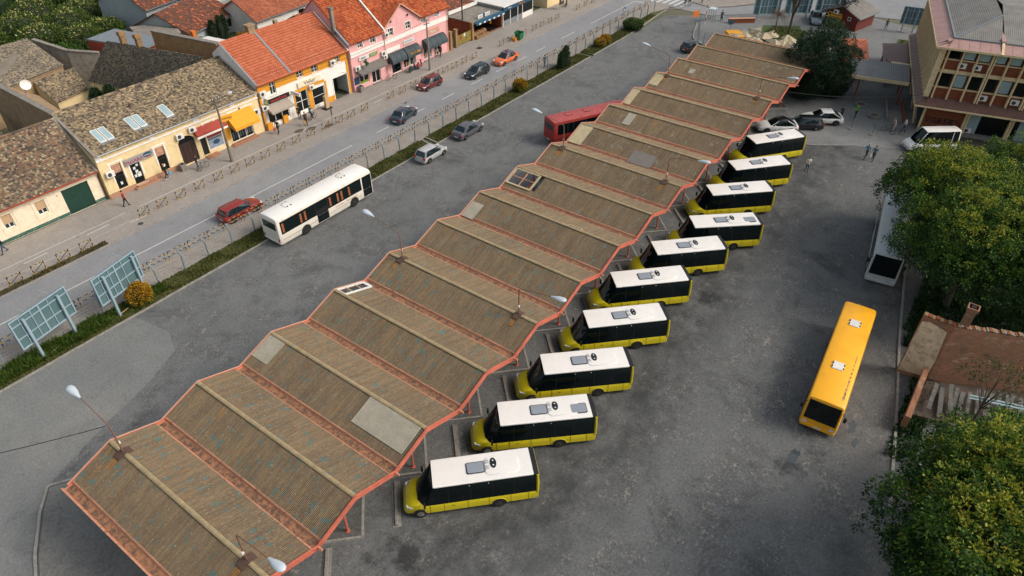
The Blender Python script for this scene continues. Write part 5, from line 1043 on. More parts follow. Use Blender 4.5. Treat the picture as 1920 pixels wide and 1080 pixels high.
# ------------------------------------------------------------------ office block on the right
P_('office_cream','ecd2a4',rough=.85,var=.07,vs=.8,dirt='a58655',da=.4); P_('metal_brown','7a5a50',rough=.6,var=.12,vs=1.2); P_('metal_pink','b08a80',rough=.6,var=.1,vs=.9,dirt='94625c',da=.4)
g = G('brick_wall', .9); bt = g.n('ShaderNodeTexBrick', {'Vector': g.n('ShaderNodeMapping', {'Vector': g.n('ShaderNodeTexCoord').outputs['Object'], 'Rotation': (PI/2,0,0)}).outputs[0], 'Color1': lin('9c5636'), 'Color2': lin('8a4829'), 'Mortar': lin('7d5a45'), 'Scale': 4.0, 'Mortar Size': .012, 'Brick Width': .9, 'Row Height': .3}); g.col(g.mix(g.rng(g.noise(.6,5,.7),.4,.7,0,.5), bt.outputs['Color'], lin('5c3423'))); M['brick_wall'] = g.mat
g = G('grey_roofing', .8); w_ = g.n('ShaderNodeTexWave', {'Vector': g.n('ShaderNodeTexCoord').outputs['Object'], 'Scale': 1.6}, bands_direction='X').outputs['Fac']; g.col(g.mix(g.rng(g.noise(.7,5,.7),.35,.7), g.mix(w_, lin('6b6864'), lin('7d7a74')), lin('8f8a80'))); g.bump(w_, .5, .03); M['grey_roofing'] = g.mat
OFF_RZ = math.atan2(-math.cos(R(13.5)), math.sin(R(13.5)))
t = thing('office_building', 'three-storey brick office block with cream mullions and pink metal eaves', 'building', (91.5,6.2,0), OFF_RZ)
LF, LS = 26, 24.5
m = MB(); m.bx(0,LF,.25,LS,3.4,10.2); m.build('wall', M['brick_wall'], t)
m = MB(); m.bx(.3,4.6,.45,6,0,3.4); bw = m.build('brick_infill', M['brick_wall'], t)
m = MB(); m.bx(4.7,LF,.6,.75,.3,3.4); m.build('shop_glazing', M['dark_glass'], t); m = MB(); m.bx(5.0,6.2,.45,.58,.1,3.4); m.build('door_panel', M['pale_glass'], t); m = MB(); m.bx(10.2,11.4,.45,.58,.1,3.4); m.build('door_panel', M['pale_glass'], t)
m = MB(); m.bx(0,.3,.8,LS,0,3.4); m.bx(.3,LF,LS-.4,LS,0,3.4); m.build('side_glazing', M['grey_glass'], t)
m = MB(); m.bx(.2,LF,-.1,.6,.0,.35); m.build('plinth', M['concrete'], t)
for k in range(6):
    x = .2+4.55*k
    for dx in ((-.12,.14) if k else (0,)): m = MB(); m.bx(x+dx-.1,x+dx+.1,-.08,.44,0,3.5); m.build('pillar', M['office_cream'], t)
for y in (1.2,6,11,16,21): m = MB(); m.beam((-.95,y,3.5),(-.2,y+.4,0),.22,.3); m.build('pillar', M['office_cream'], t)
k_ = 0
for sx in np.arange(-1.25, LF, 1.05):   # brown sheet-metal skirt, panel by panel
    m = MB(); a, b = sx, min(sx+1.03, LF); m.add([(a,-1.25,3.62),(b,-1.25,3.62),(b,.24,4.2),(a if a > 0 else 0,.24,4.2),(a,-1.25,3.42),(b,-1.25,3.42)], [(0,1,2,3),(4,5,1,0)]); m.build('skirt_panel', M['metal_brown'], t)
for sy in np.arange(-1.25, LS, 1.05):
    m = MB(); a, b = sy, min(sy+1.03, LS); m.add([(-1.25,b,3.62),(-1.25,a,3.62),(0,a if a > 0 else .0,4.2),(0,b,4.2),(-1.25,b,3.42),(-1.25,a,3.42)], [(0,1,2,3),(4,5,1,0)]); m.build('skirt_panel', M['metal_brown'], t)
m = MB(); m.bx(-1.27,LF,-1.3,-1.25,3.3,3.5); m.bx(-1.3,-1.25,-1.25,LS,3.3,3.5); m.bx(-1.25,LF,-1.25,.25,3.36,3.41); m.bx(-1.25,0,.25,LS,3.36,3.41); m.build('skirt_edge', M['office_cream'], t)
for z0, z1 in ((7.1,7.5),(5.35,5.5),(8.6,8.72)): m = MB(); m.bx(0,LF,.1,.26,z0,z1); m.build('floor_band', M['office_cream'], t)
nm = 0
for i in range(17):
    x = .28+1.52*i
    for dx in ((0,) if i % 3 else ((0,) if i == 0 else (-.1,.14))): m = MB(); m.bx(x+dx-.07,x+dx+.07,-.28,.24,4.18,10.15); m.build('mullion', M['office_cream'], t)
    for z0, z1 in ((5.55,7.08),(8.78,10.1)):
        if i > 15: continue
        m = MB(); m.bx(x+.1,x+1.42,.18,.27,z0,z1); f = m.build('window', M['brown_wood'], t)
        mt = ['blind','blind','blind','dark_glass','dark_glass','pale_glass'][(i*7+int(z0)*3+i*i) % 6] if i > 0 or z0 < 6 else 'dark_glass'
        m = MB(); m.bx(x+.2,x+1.22,.155,.185,z0+.08,z1-.08); m.build('pane', M[mt], f)
for x, z in ((2.1,8.15),(3.6,8.15),(5.4,4.85),(8.6,4.85)): aircon(t, x, z, -.12)
aircon(t, 5.3, .75, .1)
for i in range(20):   # close-set fins of the side front
    y = .05+1.24*i; m = MB(); m.bx(-.62,.0,y-.1,y+.1,4.15,10.15); m.build('fin', M['office_cream'], t)
m = MB(); m.bx(-.04,.0,.2,LS,4.2,10.1); m.build('side_panel', M['brown_wood'], t)
for z in (7.1,4.25,10.0): m = MB(); m.bx(-.2,-.04,.2,LS,z,z+.35 if z < 9 else z+.12); m.build('side_band', M['office_cream'], t)
# eaves and roof
def quad(name, pts, mat): q = MB(); q.poly(pts); return q.build(name, mat, t)
quad('soffit', [(-1.25,-1.25,10.12),(-1.25,LS,10.12),(LF,LS,10.12),(LF,-1.25,10.12)], M['office_cream'])
m = MB(); m.bx(-1.3,LF,-1.3,-1.2,10.1,10.32); m.bx(-1.3,-1.2,-1.2,LS,10.1,10.32); m.build('eave_board', M['office_cream'], t)
for a in np.arange(-1.25, LF, 1.05): b = min(a+1.02, LF); quad('eave_panel', [(a,-1.25,10.33),(b,-1.25,10.33),(b,.35,10.9),(max(a,.35),.35,10.9)], M['metal_pink'])
for a in np.arange(-1.25, LS, 1.05): b = min(a+1.02, LS); quad('eave_panel', [(-1.25,b,10.33),(-1.25,a,10.33),(.35,max(a,.35),10.9),(.35,b,10.9)], M['metal_pink'])
quad('roof_slope', [(.35,.35,10.92),(5.0,.35,10.92),(5.0,5.0,12.6)], M['grey_roofing']); quad('roof_slope', [(.35,LS,10.92),(.35,.35,10.92),(5.0,5.0,12.6),(5.0,LS,12.6)], M['grey_roofing'])
quad('roof_slope', [(5.3,.35,10.92),(LF,.35,10.92),(LF,9,12.8),(5.3,9,12.8)], M['grey_roofing']); quad('roof_slope', [(5.3,9,12.8),(LF,9,12.8),(LF,LS,11),(5.3,LS,11)], M['grey_roofing'])
m = MB(); m.bx(.3,LF,.3,.42,10.86,11.05); m.bx(.3,.42,.42,LS,10.86,11.05); m.build('roof_gutter', M['zinc'], t)
m = MB(); m.bx(4.95,5.35,.3,LS,10.9,11.2); m.v = [(a,b,c+min(1.75,max(0,(b-.3)*.37))) for a,b,c in m.v]; m.build('parapet', M['metal_pink'], t)
m = MB(); m.beam((5.15,-1.35,10.2),(5.15,.4,11.0),.25,.2); m.build('parapet_end', M['office_cream'], t)
m = MB(); m.beam((.5,.5,11.02),(5.0,5.0,12.68),.22,.05); m.build('hip_flashing', M['zinc'], t)
# graffiti on the brick infill
gx = [((.9,1.0),(.7,1.6),(1.2,1.7),(1.0,1.2),(.75,.9)),((1.7,1.5),(1.5,1.1),(1.9,.9),(2.1,1.4),(1.8,1.6)),((2.2,.9),(2.3,1.5),(2.6,1.2),(2.8,1.6),(2.9,.95)),((3.1,1.5),(3.6,1.55),(3.3,1.2),(3.5,.8),(3.1,.7)),((3.3,1.6),(4.0,1.55),(4.1,1.3))]
for pl in gx: m = MB(); m.tube([(x,.44,z) for x,z in pl],.045,5); m.build('graffiti', M['black'], bw)
lettering('GESB', 1.0, M['black'], bw, (2.4,.442,1.3), sx=1.1, name='graffiti')

# covered passage, tents, kiosk, hut
t = thing('covered_passage', 'grey corrugated walkway roof on red posts beside the office', 'walkway', (98.4,13,0))
A, B, C, D = (-3.5,2.6,3.45),(-1.9,-3.9,3.45),(3.6,-2.7,3.75),(1.8,4.4,3.75)
rf = slab_roof(t, A, B, C, D, M['grey_roofing'], .1)
k = 34
for i in range(k):
    f = i/k; p = Vector(A)*(1-f)+Vector(B)*f; q = Vector(D)*(1-f)+Vector(C)*f; m = MB(); m.beam(p+Vector((0,0,.03)), q+Vector((0,0,.03)), .07, .05); m.build('corrugation', M['zinc'], rf)
m = MB(); m.beam(Vector(A)+Vector((-.08,0,-.12)),Vector(B)+Vector((-.08,0,-.12)),.12,.4); m.build('fascia', M['office_cream'], t)
for x, y in ((-1.9,1.8),(-.8,-3.2),(2.4,3.4),(3.2,-2.4)): m = MB(); m.tube([(x,y,0),(x,y,3.4)],.09,8); m.build('post', M['awning_red'], t)
P_('tent_orange','e0764a',rough=.7,var=.08,vs=1); P_('tent_yellow','e09a3a',rough=.7,var=.08,vs=1)
t = thing('market_tent', 'orange market tent behind the covered passage', 'tent', (107,18.2,0)); c4 = [(-4.3,-3.0),(6.0,-.2),(4.4,3.1),(-6.0,.2)]
m = MB()
for i in range(4): a, b = c4[i], c4[(i+1)%4]; m.add([(a[0],a[1],2.5),(b[0],b[1],2.5),(0,0,3.3)], [(0,1,2)])
m.build('roof', M['tent_orange'], t)
for i in range(4): a, b = c4[i], c4[(i+1)%4]; m = MB(); m.add([(a[0],a[1],2.2),(b[0],b[1],2.2),(b[0],b[1],2.5),(a[0],a[1],2.5)], [(0,1,2,3)]); m.build('valance', M['tent_yellow'], t); m = MB(); m.tube([(a[0],a[1],0),(a[0],a[1],2.4)],.05,6); m.build('leg', M['zinc'], t); m = MB(); m.beam((a[0],a[1],2.53),(0,0,3.32),.07,.03); m.build('roof_seam', M['awning_red'], t)
m = MB(); m.bx(-3.5,4.5,-1.5,1.6,0,2.3); m.v = [(x*math.cos(.25)-y*math.sin(.25),x*math.sin(.25)+y*math.cos(.25),z) for x,y,z in m.v]; m.build('side_sheet', M['tent_orange'], t)
t = thing('kiosk', 'kiosk with dark brown pitched roof beside the office skirt', 'kiosk', (109.5,13.3,0), R(14)); m = MB(); m.bx(-3.3,3.3,-1.3,1.3,0,2.4); m.build('wall', M['brown_wood'], t); slab_roof(t,(-3.7,1.7,2.3),(-3.7,-1.7,2.7),(3.7,-1.7,2.9),(3.7,1.7,2.5),M['metal_brown'])
m = MB(); m.box((-4.2,-.9,2.5),(.9,3.2,.12)); m.build('canopy', M['office_cream'], t)
for x, lab in ((104.6,'round white cafe table nearer the brown-roofed kiosk'),(103.3,'round white cafe table nearer the covered passage')):
    t = thing('cafe_table', lab, 'table', (x,12.6,0)); m = MB(); m.cyl((0,0,.72),(0,0,.76),.5,16); m.build('table_top', M['white_rough'], t); m = MB(); m.cyl((0,0,0),(0,0,.72),.05,8); m.build('leg', M['black'], t)
P_('hut_red','6b2a1e',rough=.85,var=.15,vs=2)
t = gable_house('dark red wooden hut with grey roof and yellow sign', 124.0, 129.5, 21.2, 26.8, 2.3, 3.5, M['hut_red'], M['grey_roofing'], R(-14), name='wooden_hut')
m = MB(); m.box((-2.9,1.0,1.75),(.08,2.4,.85)); sg = m.build('hut_sign', M['awning_yellow'], t); lettering('PARKING', .42, M['sign_letter_dark'], sg, (-2.96,.75,1.9), (PI/2,0,-PI/2)); m = MB(); m.cyl((-2.97,1.95,1.88),(-2.94,1.95,1.88),.2,14); m.build('sign_emblem', M['sign_letter_dark'], sg); q = MB(); q.box((-2.95,.9,1.5),(.02,1.9,.08)); q.build('sign_line', M['sign_letter_dark'], sg)
add_win(t, -2.78,-1.4,1.7,.55,.55,-PI/2); add_win(t, -2.78,2.5,1.6,.5,.6,-PI/2); ac_ = aircon(t, 0, 0); ac_.location = (-2.75,.9,2.35); ac_.rotation_euler = (0,0,-PI/2)

# ruined house
P_('ruin_plaster','f2dcba',rough=.95,var=.12,vs=.9,dirt='8a4a2a',da=.7,bump=.5); P_('rotten_boards','6d6a63',rough=.9,var=.3,vs=2.5,dirt='a9a49b',da=.4)
g = G('ruin_brick', .95); xyz = g.n('ShaderNodeSeparateXYZ', {0: g.n('ShaderNodeTexCoord').outputs['Object']}).outputs; vv = g.n('ShaderNodeCombineXYZ', {0: g.math('SUBTRACT', g.math('MULTIPLY', xyz[0], .416), g.math('MULTIPLY', xyz[1], .91)), 1: xyz[2]}).outputs[0]; bt = g.n('ShaderNodeTexBrick', {'Vector': vv, 'Color1': lin('b87a55'), 'Color2': lin('9c6547'), 'Mortar': lin('b7a189'), 'Scale': 4.0, 'Mortar Size': .02, 'Brick Width': 1.0, 'Row Height': .32}); rc_ = g.mix(g.rng(g.noise(.9,6,.75),.42,.62), bt.outputs['Color'], lin('8a6d55')); g.col(g.mix(g.rng(g.noise(.7,6,.8,g.pos((1,1,2.5))),.55,.66,0,.7), rc_, lin('cdb595'))); g.bump(bt.outputs['Fac'], .5, .02); M['ruin_brick'] = g.mat
t = thing('ruined_house', 'roofless ruined brick house with plastered end wall and chimney', 'ruin', (46.7,-3.74,0))
m = MB(); m.bx(0,.45,0,2.05,0,5.55); ew = m.build('end_wall', M['ruin_brick'], t)
m = MB(); m.poly([(-.03,y,z) for y,z in ((.16,.6),(.1,2.2),(.2,3.6),(.3,4.95),(.9,5.1),(1.5,5.25),(1.95,5.1),(2.02,3.4),(1.98,1.9),(2.02,.3))][::-1]); m.build('plaster', M['ruin_plaster'], ew)
m = MB(); m.add([(0,0,0),(3.7,-8.1,0),(3.7,-8.1,5.2),(0,0,5.5),(.4,.18,0),(4.1,-7.92,0),(4.1,-7.92,5.2),(.4,.18,5.5)], [(0,3,2,1),(4,5,6,7),(3,7,6,2),(0,4,7,3)]); bwall = m.build('brick_wall', M['ruin_brick'], t)
for i in range(48):    # loose top course, brick by brick
    f = (i+.5)/48; m = MB(); m.box((.2+3.7*f,.09-8.1*f,5.5-.3*f+random.uniform(.0,.12)),(.42,.15,.12),0,R(24)+random.uniform(-.2,.2)); m.build('brick', [M['brick_red'],M['brick_tan'],M['concrete']][i % 3], bwall)
for i in range(8): m = MB(); m.box((.22,.15+i*.25,5.58+random.uniform(-.03,.05)),(.4,.22,.12),0,random.uniform(-.1,.1)); m.build('brick', [M['brick_red'],M['brick_tan']][i % 2], ew)
m = MB(); m.bx(.5,1.05,-.75,-.2,4.6,7.1); m.bx(.42,1.13,-.83,-.12,6.85,7.1); ch = m.build('chimney', M['ruin_brick'], t)
m = MB(); m.bx(.62,.93,-.63,-.32,7.101,7.105); m.build('flue', M['black'], ch)
for i in range(14):
    m = MB(); y = -.6-i*.42; m.beam((-.8+i*.2+random.uniform(-.6,.2),y,1.2-random.uniform(0,.4)),(-3.4+i*.17+random.uniform(-.5,.5),y-random.uniform(0,.5),.6+random.uniform(-.1,.25)),random.uniform(.2,.36),.04); m.build('roof_board', M['rotten_boards'], t)
for i in range(2): m = MB(); m.beam((-1.6+i*.3,-2.6,1.5),(-.6+i*.3,-6.0,1.6),.16,.06); m.build('metal_sheet', M['pale_glass'], t)
m = MB(); m.prism([(-4.2,.3),(-.05,.0),(3.5,-8),(-2.2,-8.4)][::-1], 0, .35); m.build('rubble_floor', M['soil'], t)
m = MB(); m.beam((-5.8,.4,.7),(-.1,.35,.7),.35,1.4); m.build('yard_wall', M['ruin_brick'], t)

# planters, kerb ramp, collapsed tarpaulin stall, yellow skip
def planter(label, x, y):
    t = thing('planter', label, 'planter', (x,y,0)); n = 6
    m = MB(); o_ = [(.75*math.cos(2*PI*i/n),.75*math.sin(2*PI*i/n)) for i in range(n)]; i_ = [(.55*a/.75,.55*b/.75) for a,b in o_]
    m.add([(a,b,0) for a,b in o_]+[(a,b,.4) for a,b in o_]+[(a,b,.4) for a,b in i_]+[(a,b,.3) for a,b in i_], [f for i in range(n) for f in ((i,(i+1)%n,n+(i+1)%n,n+i),(n+i,n+(i+1)%n,2*n+(i+1)%n,2*n+i),(2*n+i,2*n+(i+1)%n,3*n+(i+1)%n,3*n+i))]); m.build('rim', M['concrete'], t)
    m = MB(); m.poly([(a,b,.31) for a,b in i_]); m.build('soil', M['soil'], t)
planter('hexagonal concrete planter beside the person in green', 94.4, 13.4); planter('hexagonal concrete planter nearer the lot than the other', 92.0, 11.2)
t = thing('ramp', 'low concrete ramp with walls at the office corner', 'ramp', (92.5,8.2,0), R(-76)); m = MB(); m.bx(-1.6,1.8,-.2,3,0,.12); m.build('slab', M['concrete'], t); m = MB(); m.bx(-1.7,-1.5,-.3,6,0,.55); m.build('kerb_wall', M['concrete'], t); m = MB(); m.bx(.2,.32,-.3,6,0,.8); m.build('rail_wall', M['brick_red'], t)
P_('tarp','b8a98a',rough=.85,var=.14,vs=1.4,dirt='8d7d63',da=.4)
t = thing('tarpaulin_stalls', 'crumpled beige tarpaulins over market stalls behind the shelter', 'market stalls', (106.5,32,0))
for k in range(26):
    f = k/26; x = -3.6+5.6*((k*7) % 26)/26+random.uniform(-.5,.5); y = 3.6-8.2*((k*11) % 26)/26+random.uniform(-.4,.4); x += (3.6-y)*.18
    m = MB(); a0 = random.uniform(0,PI); z = 1.7+random.uniform(-.3,.5); n = random.choice((4,5)); rr = [random.uniform(.8,1.6) for _ in range(n)]
    ring = [(x+r_*math.cos(a0+2*PI*i/n), y+r_*math.sin(a0+2*PI*i/n), z+random.uniform(-.45,.25)) for i, r_ in enumerate(rr)]; top = (x+random.uniform(-.5,.5), y+random.uniform(-.5,.5), z+random.uniform(.1,.55))
    for i in range(n):
        p, q = ring[i], ring[(i+1) % n]; mid = tuple((p[j]+q[j])/2+(-.12 if j == 2 else 0) for j in range(3)); m.add([p, mid, q, top], [(0,1,3),(1,2,3)])
    m.build('tarpaulin', M['tarp'], t)
for x, y in ((-3.4,3.2),(-.4,3.4),(1.6,1.6),(-2.6,.2),(2.4,-1),(-1.4,-2.4),(1.4,-4)): m = MB(); m.tube([(x,y,0),(x,y,1.7)],.04,5); m.build('pole', M['zinc'], t)
m = MB(); m.loft([[(x,y,z) for y,z in ((-.9,.5),(.9,.5),(1.1,2.0),(-1.1,2.0))] for x in (-1.6,1.6)]); tag(m.build('skip_container', M['awning_yellow'], None, (105.6,35.2,0), R(40), bevel=.05), 'yellow skip container by the end of the shelter', 'skip')
t = thing('brick_wall', 'low red brick wall by the path beyond the shelter', 'wall', (117,38.4,0), R(-50)); m = MB(); m.bx(-2.2,2.2,-.2,.2,0,.7); m.build('masonry', M['brick_red'], t); m = MB(); m.bx(-2.25,2.25,-.25,.25,.7,.78); m.build('coping', M['rim_pink'], t)
# ------------------------------------------------------------------ street furniture
P_('barrier_yellow','c79a3a',rough=.6,var=.15,vs=3); P_('concrete_post','7d8a8b',rough=.85,var=.15,vs=2); P_('billboard_back','577274',rough=.6,var=.08,vs=.8); P_('steel_blue','98adb5',rough=.5,var=.06); P_('pole_wood','7a6d5c',rough=.9,var=.2,vs=2); P_('lamp_shell','c3cdd2',rough=.35,var=.08,vs=3); P_('lamp_pole','7f5a48',rough=.7,var=.2,vs=3)
YB = [M['barrier_yellow'], M['black']]
def striped(m, p, q, r, k=4, start=0):
    p, q = Vector(p), Vector(q)
    for i in range(k): m.tube([p+(q-p)*(i/k), p+(q-p)*((i+1)/k)], r, 6, (i+start) % 2)
def make_barrier(kind):
    t = thing('barrier', 'x', 'barrier'); w = 1.05 if kind == 0 else 1.7
    for x in (-w/2, w/2): m = MB(); striped(m,(x,0,0),(x,0,.95),.045,4,0); m.build('post', YB, t)
    m = MB(); striped(m,(-w/2,0,.88),(w/2,0,.88),.03,6,1); m.build('rail', YB, t)
    if kind == 0: m = MB(); m.tube([(-w/2,0,.12),(w/2,0,.86)],.028,5); m.build('brace', M['black'], t); m = MB(); striped(m,(-w/2,0,.14),(w/2,0,.14),.025,4,0); m.build('rail', YB, t)
    else:
        m = MB(); striped(m,(-w/2,0,.48),(w/2,0,.48),.025,6,0); m.build('rail', YB, t)
        for x in (-.3,.3): m = MB(); striped(m,(x,0,.36),(x,0,.62),.03,2,1); m.build('stud', YB, t)
    return t
bk = [make_barrier(0), make_barrier(1)]; bu = [0, 0]
def barrier(kind, x, y, rz, lab, grp):
    o = bk[kind] if not bu[kind] else copy_tree(bk[kind]); bu[kind] += 1; place(o, (x,y,.1), rz, lab, grp)
G1 = 'yellow and black barriers along the shop-side pavement'; G2 = 'yellow and black railings between footpath and street'
ax = [10.5,12.7,14.7,16.9,19.0]
for i, x in enumerate(ax): barrier(0, x, 62.7, R(random.uniform(-3,3)), 'short yellow and black barrier in the weedy kerb strip, %s from the left' % nth(i+1), G1)
for i, x in enumerate([25.4,27.4,29.5,31.7,34.0,36.1,38.1,40.2,42.4,44.6,46.8,49.1,51.3,53.3,55.6,60.3,62.6,64.7,66.9,69.4,71.3,73.3,75.5,77.8,84.5,86.8,90.4,93.3,95.5,97.8,100.0,106.5,109,111.5]):
    barrier(0, x, 63.75, R(random.uniform(-4,4)), 'short yellow and black barrier between cycle path and street, %s from the green gate' % nth(i+1), G1)
x = 2.0; nb = 0
while x < 116:
    barrier(1, x+.9, 55.02, R(random.uniform(-1.5,1.5)), 'yellow and black railing panel beside the street, %s from the near end' % nth(nb+1), G2); x += 2.05; nb += 1
# wire fence with bent concrete posts
t = thing('wire_fence', 'wire mesh fence on bent grey concrete posts beside the grass verge', 'fence', (0,52.72,.05)); xs = [2.3+2.53*k for k in range(45)]
pm = MB(); pm.loft([[(px+sx*.055,py+sy*.06,pz) for sx,sy in ((-1,-1),(1,-1),(1,1),(-1,1))] for px,py,pz in ((0,0,0),(0,0,1.55),(-.03,.1,1.75),(-.06,.32,2.05))]); pme = pm.mesh('post', M['concrete_post'])
for i, x in enumerate(xs): o = link('post', pme, t, (x, random.uniform(-.03,.03), 0)); o.rotation_euler = (random.uniform(-.04,.04), random.uniform(-.05,.05), random.uniform(-.3,.3))
for z in (.25,.55,.85,1.15,1.45,1.75,2.0):
    m = MB(); m.tube([(q, (.1 if z > 1.6 else 0)+(.18 if z > 1.9 else 0), z+.02*math.sin(q)) for q in xs], .008, 4); m.build('wire', M['zinc'], t)
m = MB()
for q in np.arange(2.3, 113, .3): m.beam((q,0,.2),(q,0,1.5),.007,.007)
o = m.build('wire_mesh', M['zinc'], t); o['kind'] = 'stuff'
# lamps on the shelter ridges
def make_lamp():
    t = thing('street_lamp', 'x', 'street lamp')
    m = MB(); m.tube([(0,0,-.1),(0,.02,2.1),(0,.12,2.3),(0,1.1,2.55),(0,2.75,2.85)],[.05,.04,.034,.027,.024],8); m.build('pole', M['lamp_pole'], t, smooth=True)
    m = MB(); m.loft([[(w*math.cos(a), y, z+h*math.sin(a)) for a in np.linspace(0,2*PI,13)[:-1]] for y,w,h,z in ((2.62,.05,.05,2.84),(2.8,.1,.07,2.88),(3.15,.2,.11,2.95),(3.5,.24,.12,3.0),(3.72,.18,.09,3.02),(3.8,.06,.03,3.02))]); m.build('lamp_head', M['lamp_shell'], t, smooth=True)
    m = MB(); m.add([(-.45,-.28,-.12),(.45,-.28,-.12),(0,-.28,.06),(-.45,.28,-.12),(.45,.28,-.12),(0,.28,.06)], [(0,2,5,3),(2,1,4,5)]); m.v = [(a*1.0,b,c) for a,b,c in m.v]; m.build('base_plate', M['rust_plate'], t)
    m = MB(); m.box((.06,.06,.75),(.12,.1,.16)); m.build('junction_box', M['white_rough'], t)
    return t
lp = make_lamp(); first = True
near = ['nearest','second','third','farthest']
for i, k in enumerate((0,4,8,12)):
    for v, rz, side in ((32.55,0,'street'),(21.4,PI,'bus-bay')):
        o = lp if first else copy_tree(lp); first = False
        place(o, (U0+PER*k+PER/2, v, ZR+.1), rz, 'rusty street lamp on the shelter roof, %s of those reaching over the %s side' % (near[i], side), 'street lamps on the shelter roof')
# utility poles
def pole(label, x, y, h, mat, sign=None):
    t = thing('utility_pole', label, 'utility pole', (x,y,.1)); m = MB(); m.tube([(0,0,0),(0,0,h)],[.16,.09],10); m.build('shaft', M[mat], t)
    for z in (h-.25,h-.65): m = MB(); m.beam((-.6,0,z),(.6,0,z),.07); m.build('crossarm', M['rim_dark'], t)
    for xx in (-.5,-.2,.2,.5): m = MB(); m.cyl((xx,0,h-.22),(xx,0,h-.05),.045,6); m.build('insulator', M['white_rough'], t)
    m = MB(); m.tube([(0,0,h-.1),(.5,-.5,h+.35),(1.0,-1.0,h+.45)],.03,6); m.build('lamp_arm', M['zinc'], t); m = MB(); m.ball((1.2,-1.2,h+.45),(.3,.2,.1),10,6); m.build('lamp_head', M['lamp_shell'], t)
    if sign:
        m = MB(); m.box((.75,0,5.0),(1.3,.1,.6)); m.v = [(a,b,c-(a-.1)*.12) for a,b,c in m.v]; sg = m.build('yellow_sign', M['awning_yellow'], t); lettering(sign, .2, M['sign_letter_dark'], sg, (.78,-.06,4.92), (PI/2,.12,0))
    return t
pole('grey utility pole with yellow sign in front of the yellow awning', 37.4, 66.2, 7.5, 'pole_wood', 'KLADIONICA'); pole('pale concrete utility pole in front of the pink house', 70.75, 66.2, 7.1, 'concrete'); pole('dark utility pole behind the greengrocer', 84.3, 71.2, 6.0, 'rim_dark')
# billboards seen from behind
def billboard(label, x, y, rz, w=4.75, z0=1.75, h=2.65, posts=(.95,3.9), grp=None):
    t = thing('billboard', label, 'billboard', (x,y,0), rz, grp)
    m = MB(); m.bx(0,w,.02,.07,z0,z0+h); bd = m.build('panel', M['billboard_back'], t)
    for a, b, c, d in ((0,w,z0,z0+.1),(0,w,z0+h-.1,z0+h),(0,.1,z0+.1,z0+h-.1),(w-.1,w,z0+.1,z0+h-.1)): m = MB(); m.bx(a,b,-.06,.09,c,d); m.build('frame', M['steel_blue'], t)
    for z in (z0+h*.36, z0+h*.78): m = MB(); m.bx(.1,w-.1,-.05,.015,z-.035,z+.035); m.build('crossbar', M['steel_blue'], t)
    for x_ in (w*.16,w*.36,w*.5,w*.66): m = MB(); s_ = .06 if abs(x_-w*.5) < .01 else .03; m.bx(x_-s_,x_+s_,-.045,.014,z0+.1,z0+h-.1); m.build('stiffener', M['steel_blue'], t)
    for x_ in posts: m = MB(); m.bx(x_-.09,x_+.09,-.26,-.07,0,z0+h*.9); m.build('post', M['steel_blue'], t)
    m = MB(); m.beam((posts[0],-.17,.25),(posts[1],-.17,.25),.05); m.build('tie_bar', M['rim_pink'], t)
    for x_ in (w*.3,w*.75): m = MB(); m.tube([(x_,.1,z0+h),(x_-.1,1.0,z0+h+.25)],.02,5); m.build('spot_arm', M['steel_blue'], t)
    m = MB(); m.bx(posts[0]-.5,posts[0]+.6,-.6,.3,0,.06); m.build('footing', M['concrete'], t)
    return t
GB = 'billboards seen from behind'
billboard('billboard seen from behind, nearest the left edge of the lot', 8.55, 50.95+.25, R(14), grp=GB); billboard('billboard seen from behind next to the round yellow shrub', 14.7, 51.05+.25, R(15), w=4.4, grp=GB)
for i, (x, y) in enumerate([(119.6,37.6),(123.2,33.6),(126.6,29.6)]): billboard('tall billboard back beyond the shelter, '+['beside the path','middle of three','beside the parked off-road car'][i], x, y, R(-48), 4.6, .8, 3.6, grp=GB)
billboard('billboard with grey frame behind the office corner', 128.0, 16.6, R(-80), 3.0, 1.2, 2.7, posts=(.6,2.2), grp=GB)
# signs, bins, shelter at the junction
def signpost(name, label, x, y, h, mat, w, hh, rz=0):
    t = thing(name, label, 'road sign', (x,y,.05), rz); m = MB(); m.tube([(0,0,0),(0,0,h)],.035,6); m.build('post', M['zinc'], t); m = MB(); m.box((0,-.05,h-hh/2),(w,.03,hh)); m.build('plate', M[mat], t); return t
t = thing('road_sign', 'orange board on two thin posts at the shelter exit', 'road sign', (111.6,44.3,0), R(-25))
for x in (-.4,.4): m = MB(); m.tube([(x,0,0),(x,0,1.9)],.03,6); m.build('post', M['zinc'], t)
m = MB(); m.box((0,-.05,1.75),(1.3,.04,1.0)); m.build('plate', M['orange_box'], t)
sg = signpost('road_sign', 'blue pedestrian crossing sign at the fence end', 105.0, 54.0, 2.6, 'sign_blue', .65, .65); m = MB(); m.add([(-.22,-.07,2.05),(.22,-.07,2.05),(0,-.07,2.5)], [(0,1,2)]); m.build('pictogram', M['plate'], sg)
signpost('road_sign', 'narrow sign standing on the pavement by the barriers', 50.9, 64.6, 2.0, 'rim_dark', .5, .9, R(60))
signpost('road_sign', 'blue sign on the brown pole at the far end of the shelter', 109.2, 37.4, 2.6, 'sign_blue', .9, .7, R(-30))
m = MB(); striped(m,(112.6,42.9,0),(113.2,43.2,5.2),.05,10,0); tag(m.build('lifting_barrier', [M['white_rough'], M['lamp_red']]), 'raised red and white lifting barrier at the lot exit', 'barrier arm')
t = thing('glass_booth', 'small glass shelter at the lot exit', 'booth', (114.6,42.7,0))
for x, y in ((-.5,-.4),(.5,-.4),(.5,.4),(-.5,.4)): m = MB(); m.tube([(x,y,0),(x,y,2.1)],.04,5); m.build('post', M['zinc'], t)
m = MB(); m.bx(-.65,.65,-.55,.55,2.1,2.18); m.build('roof', M['lamp_shell'], t)
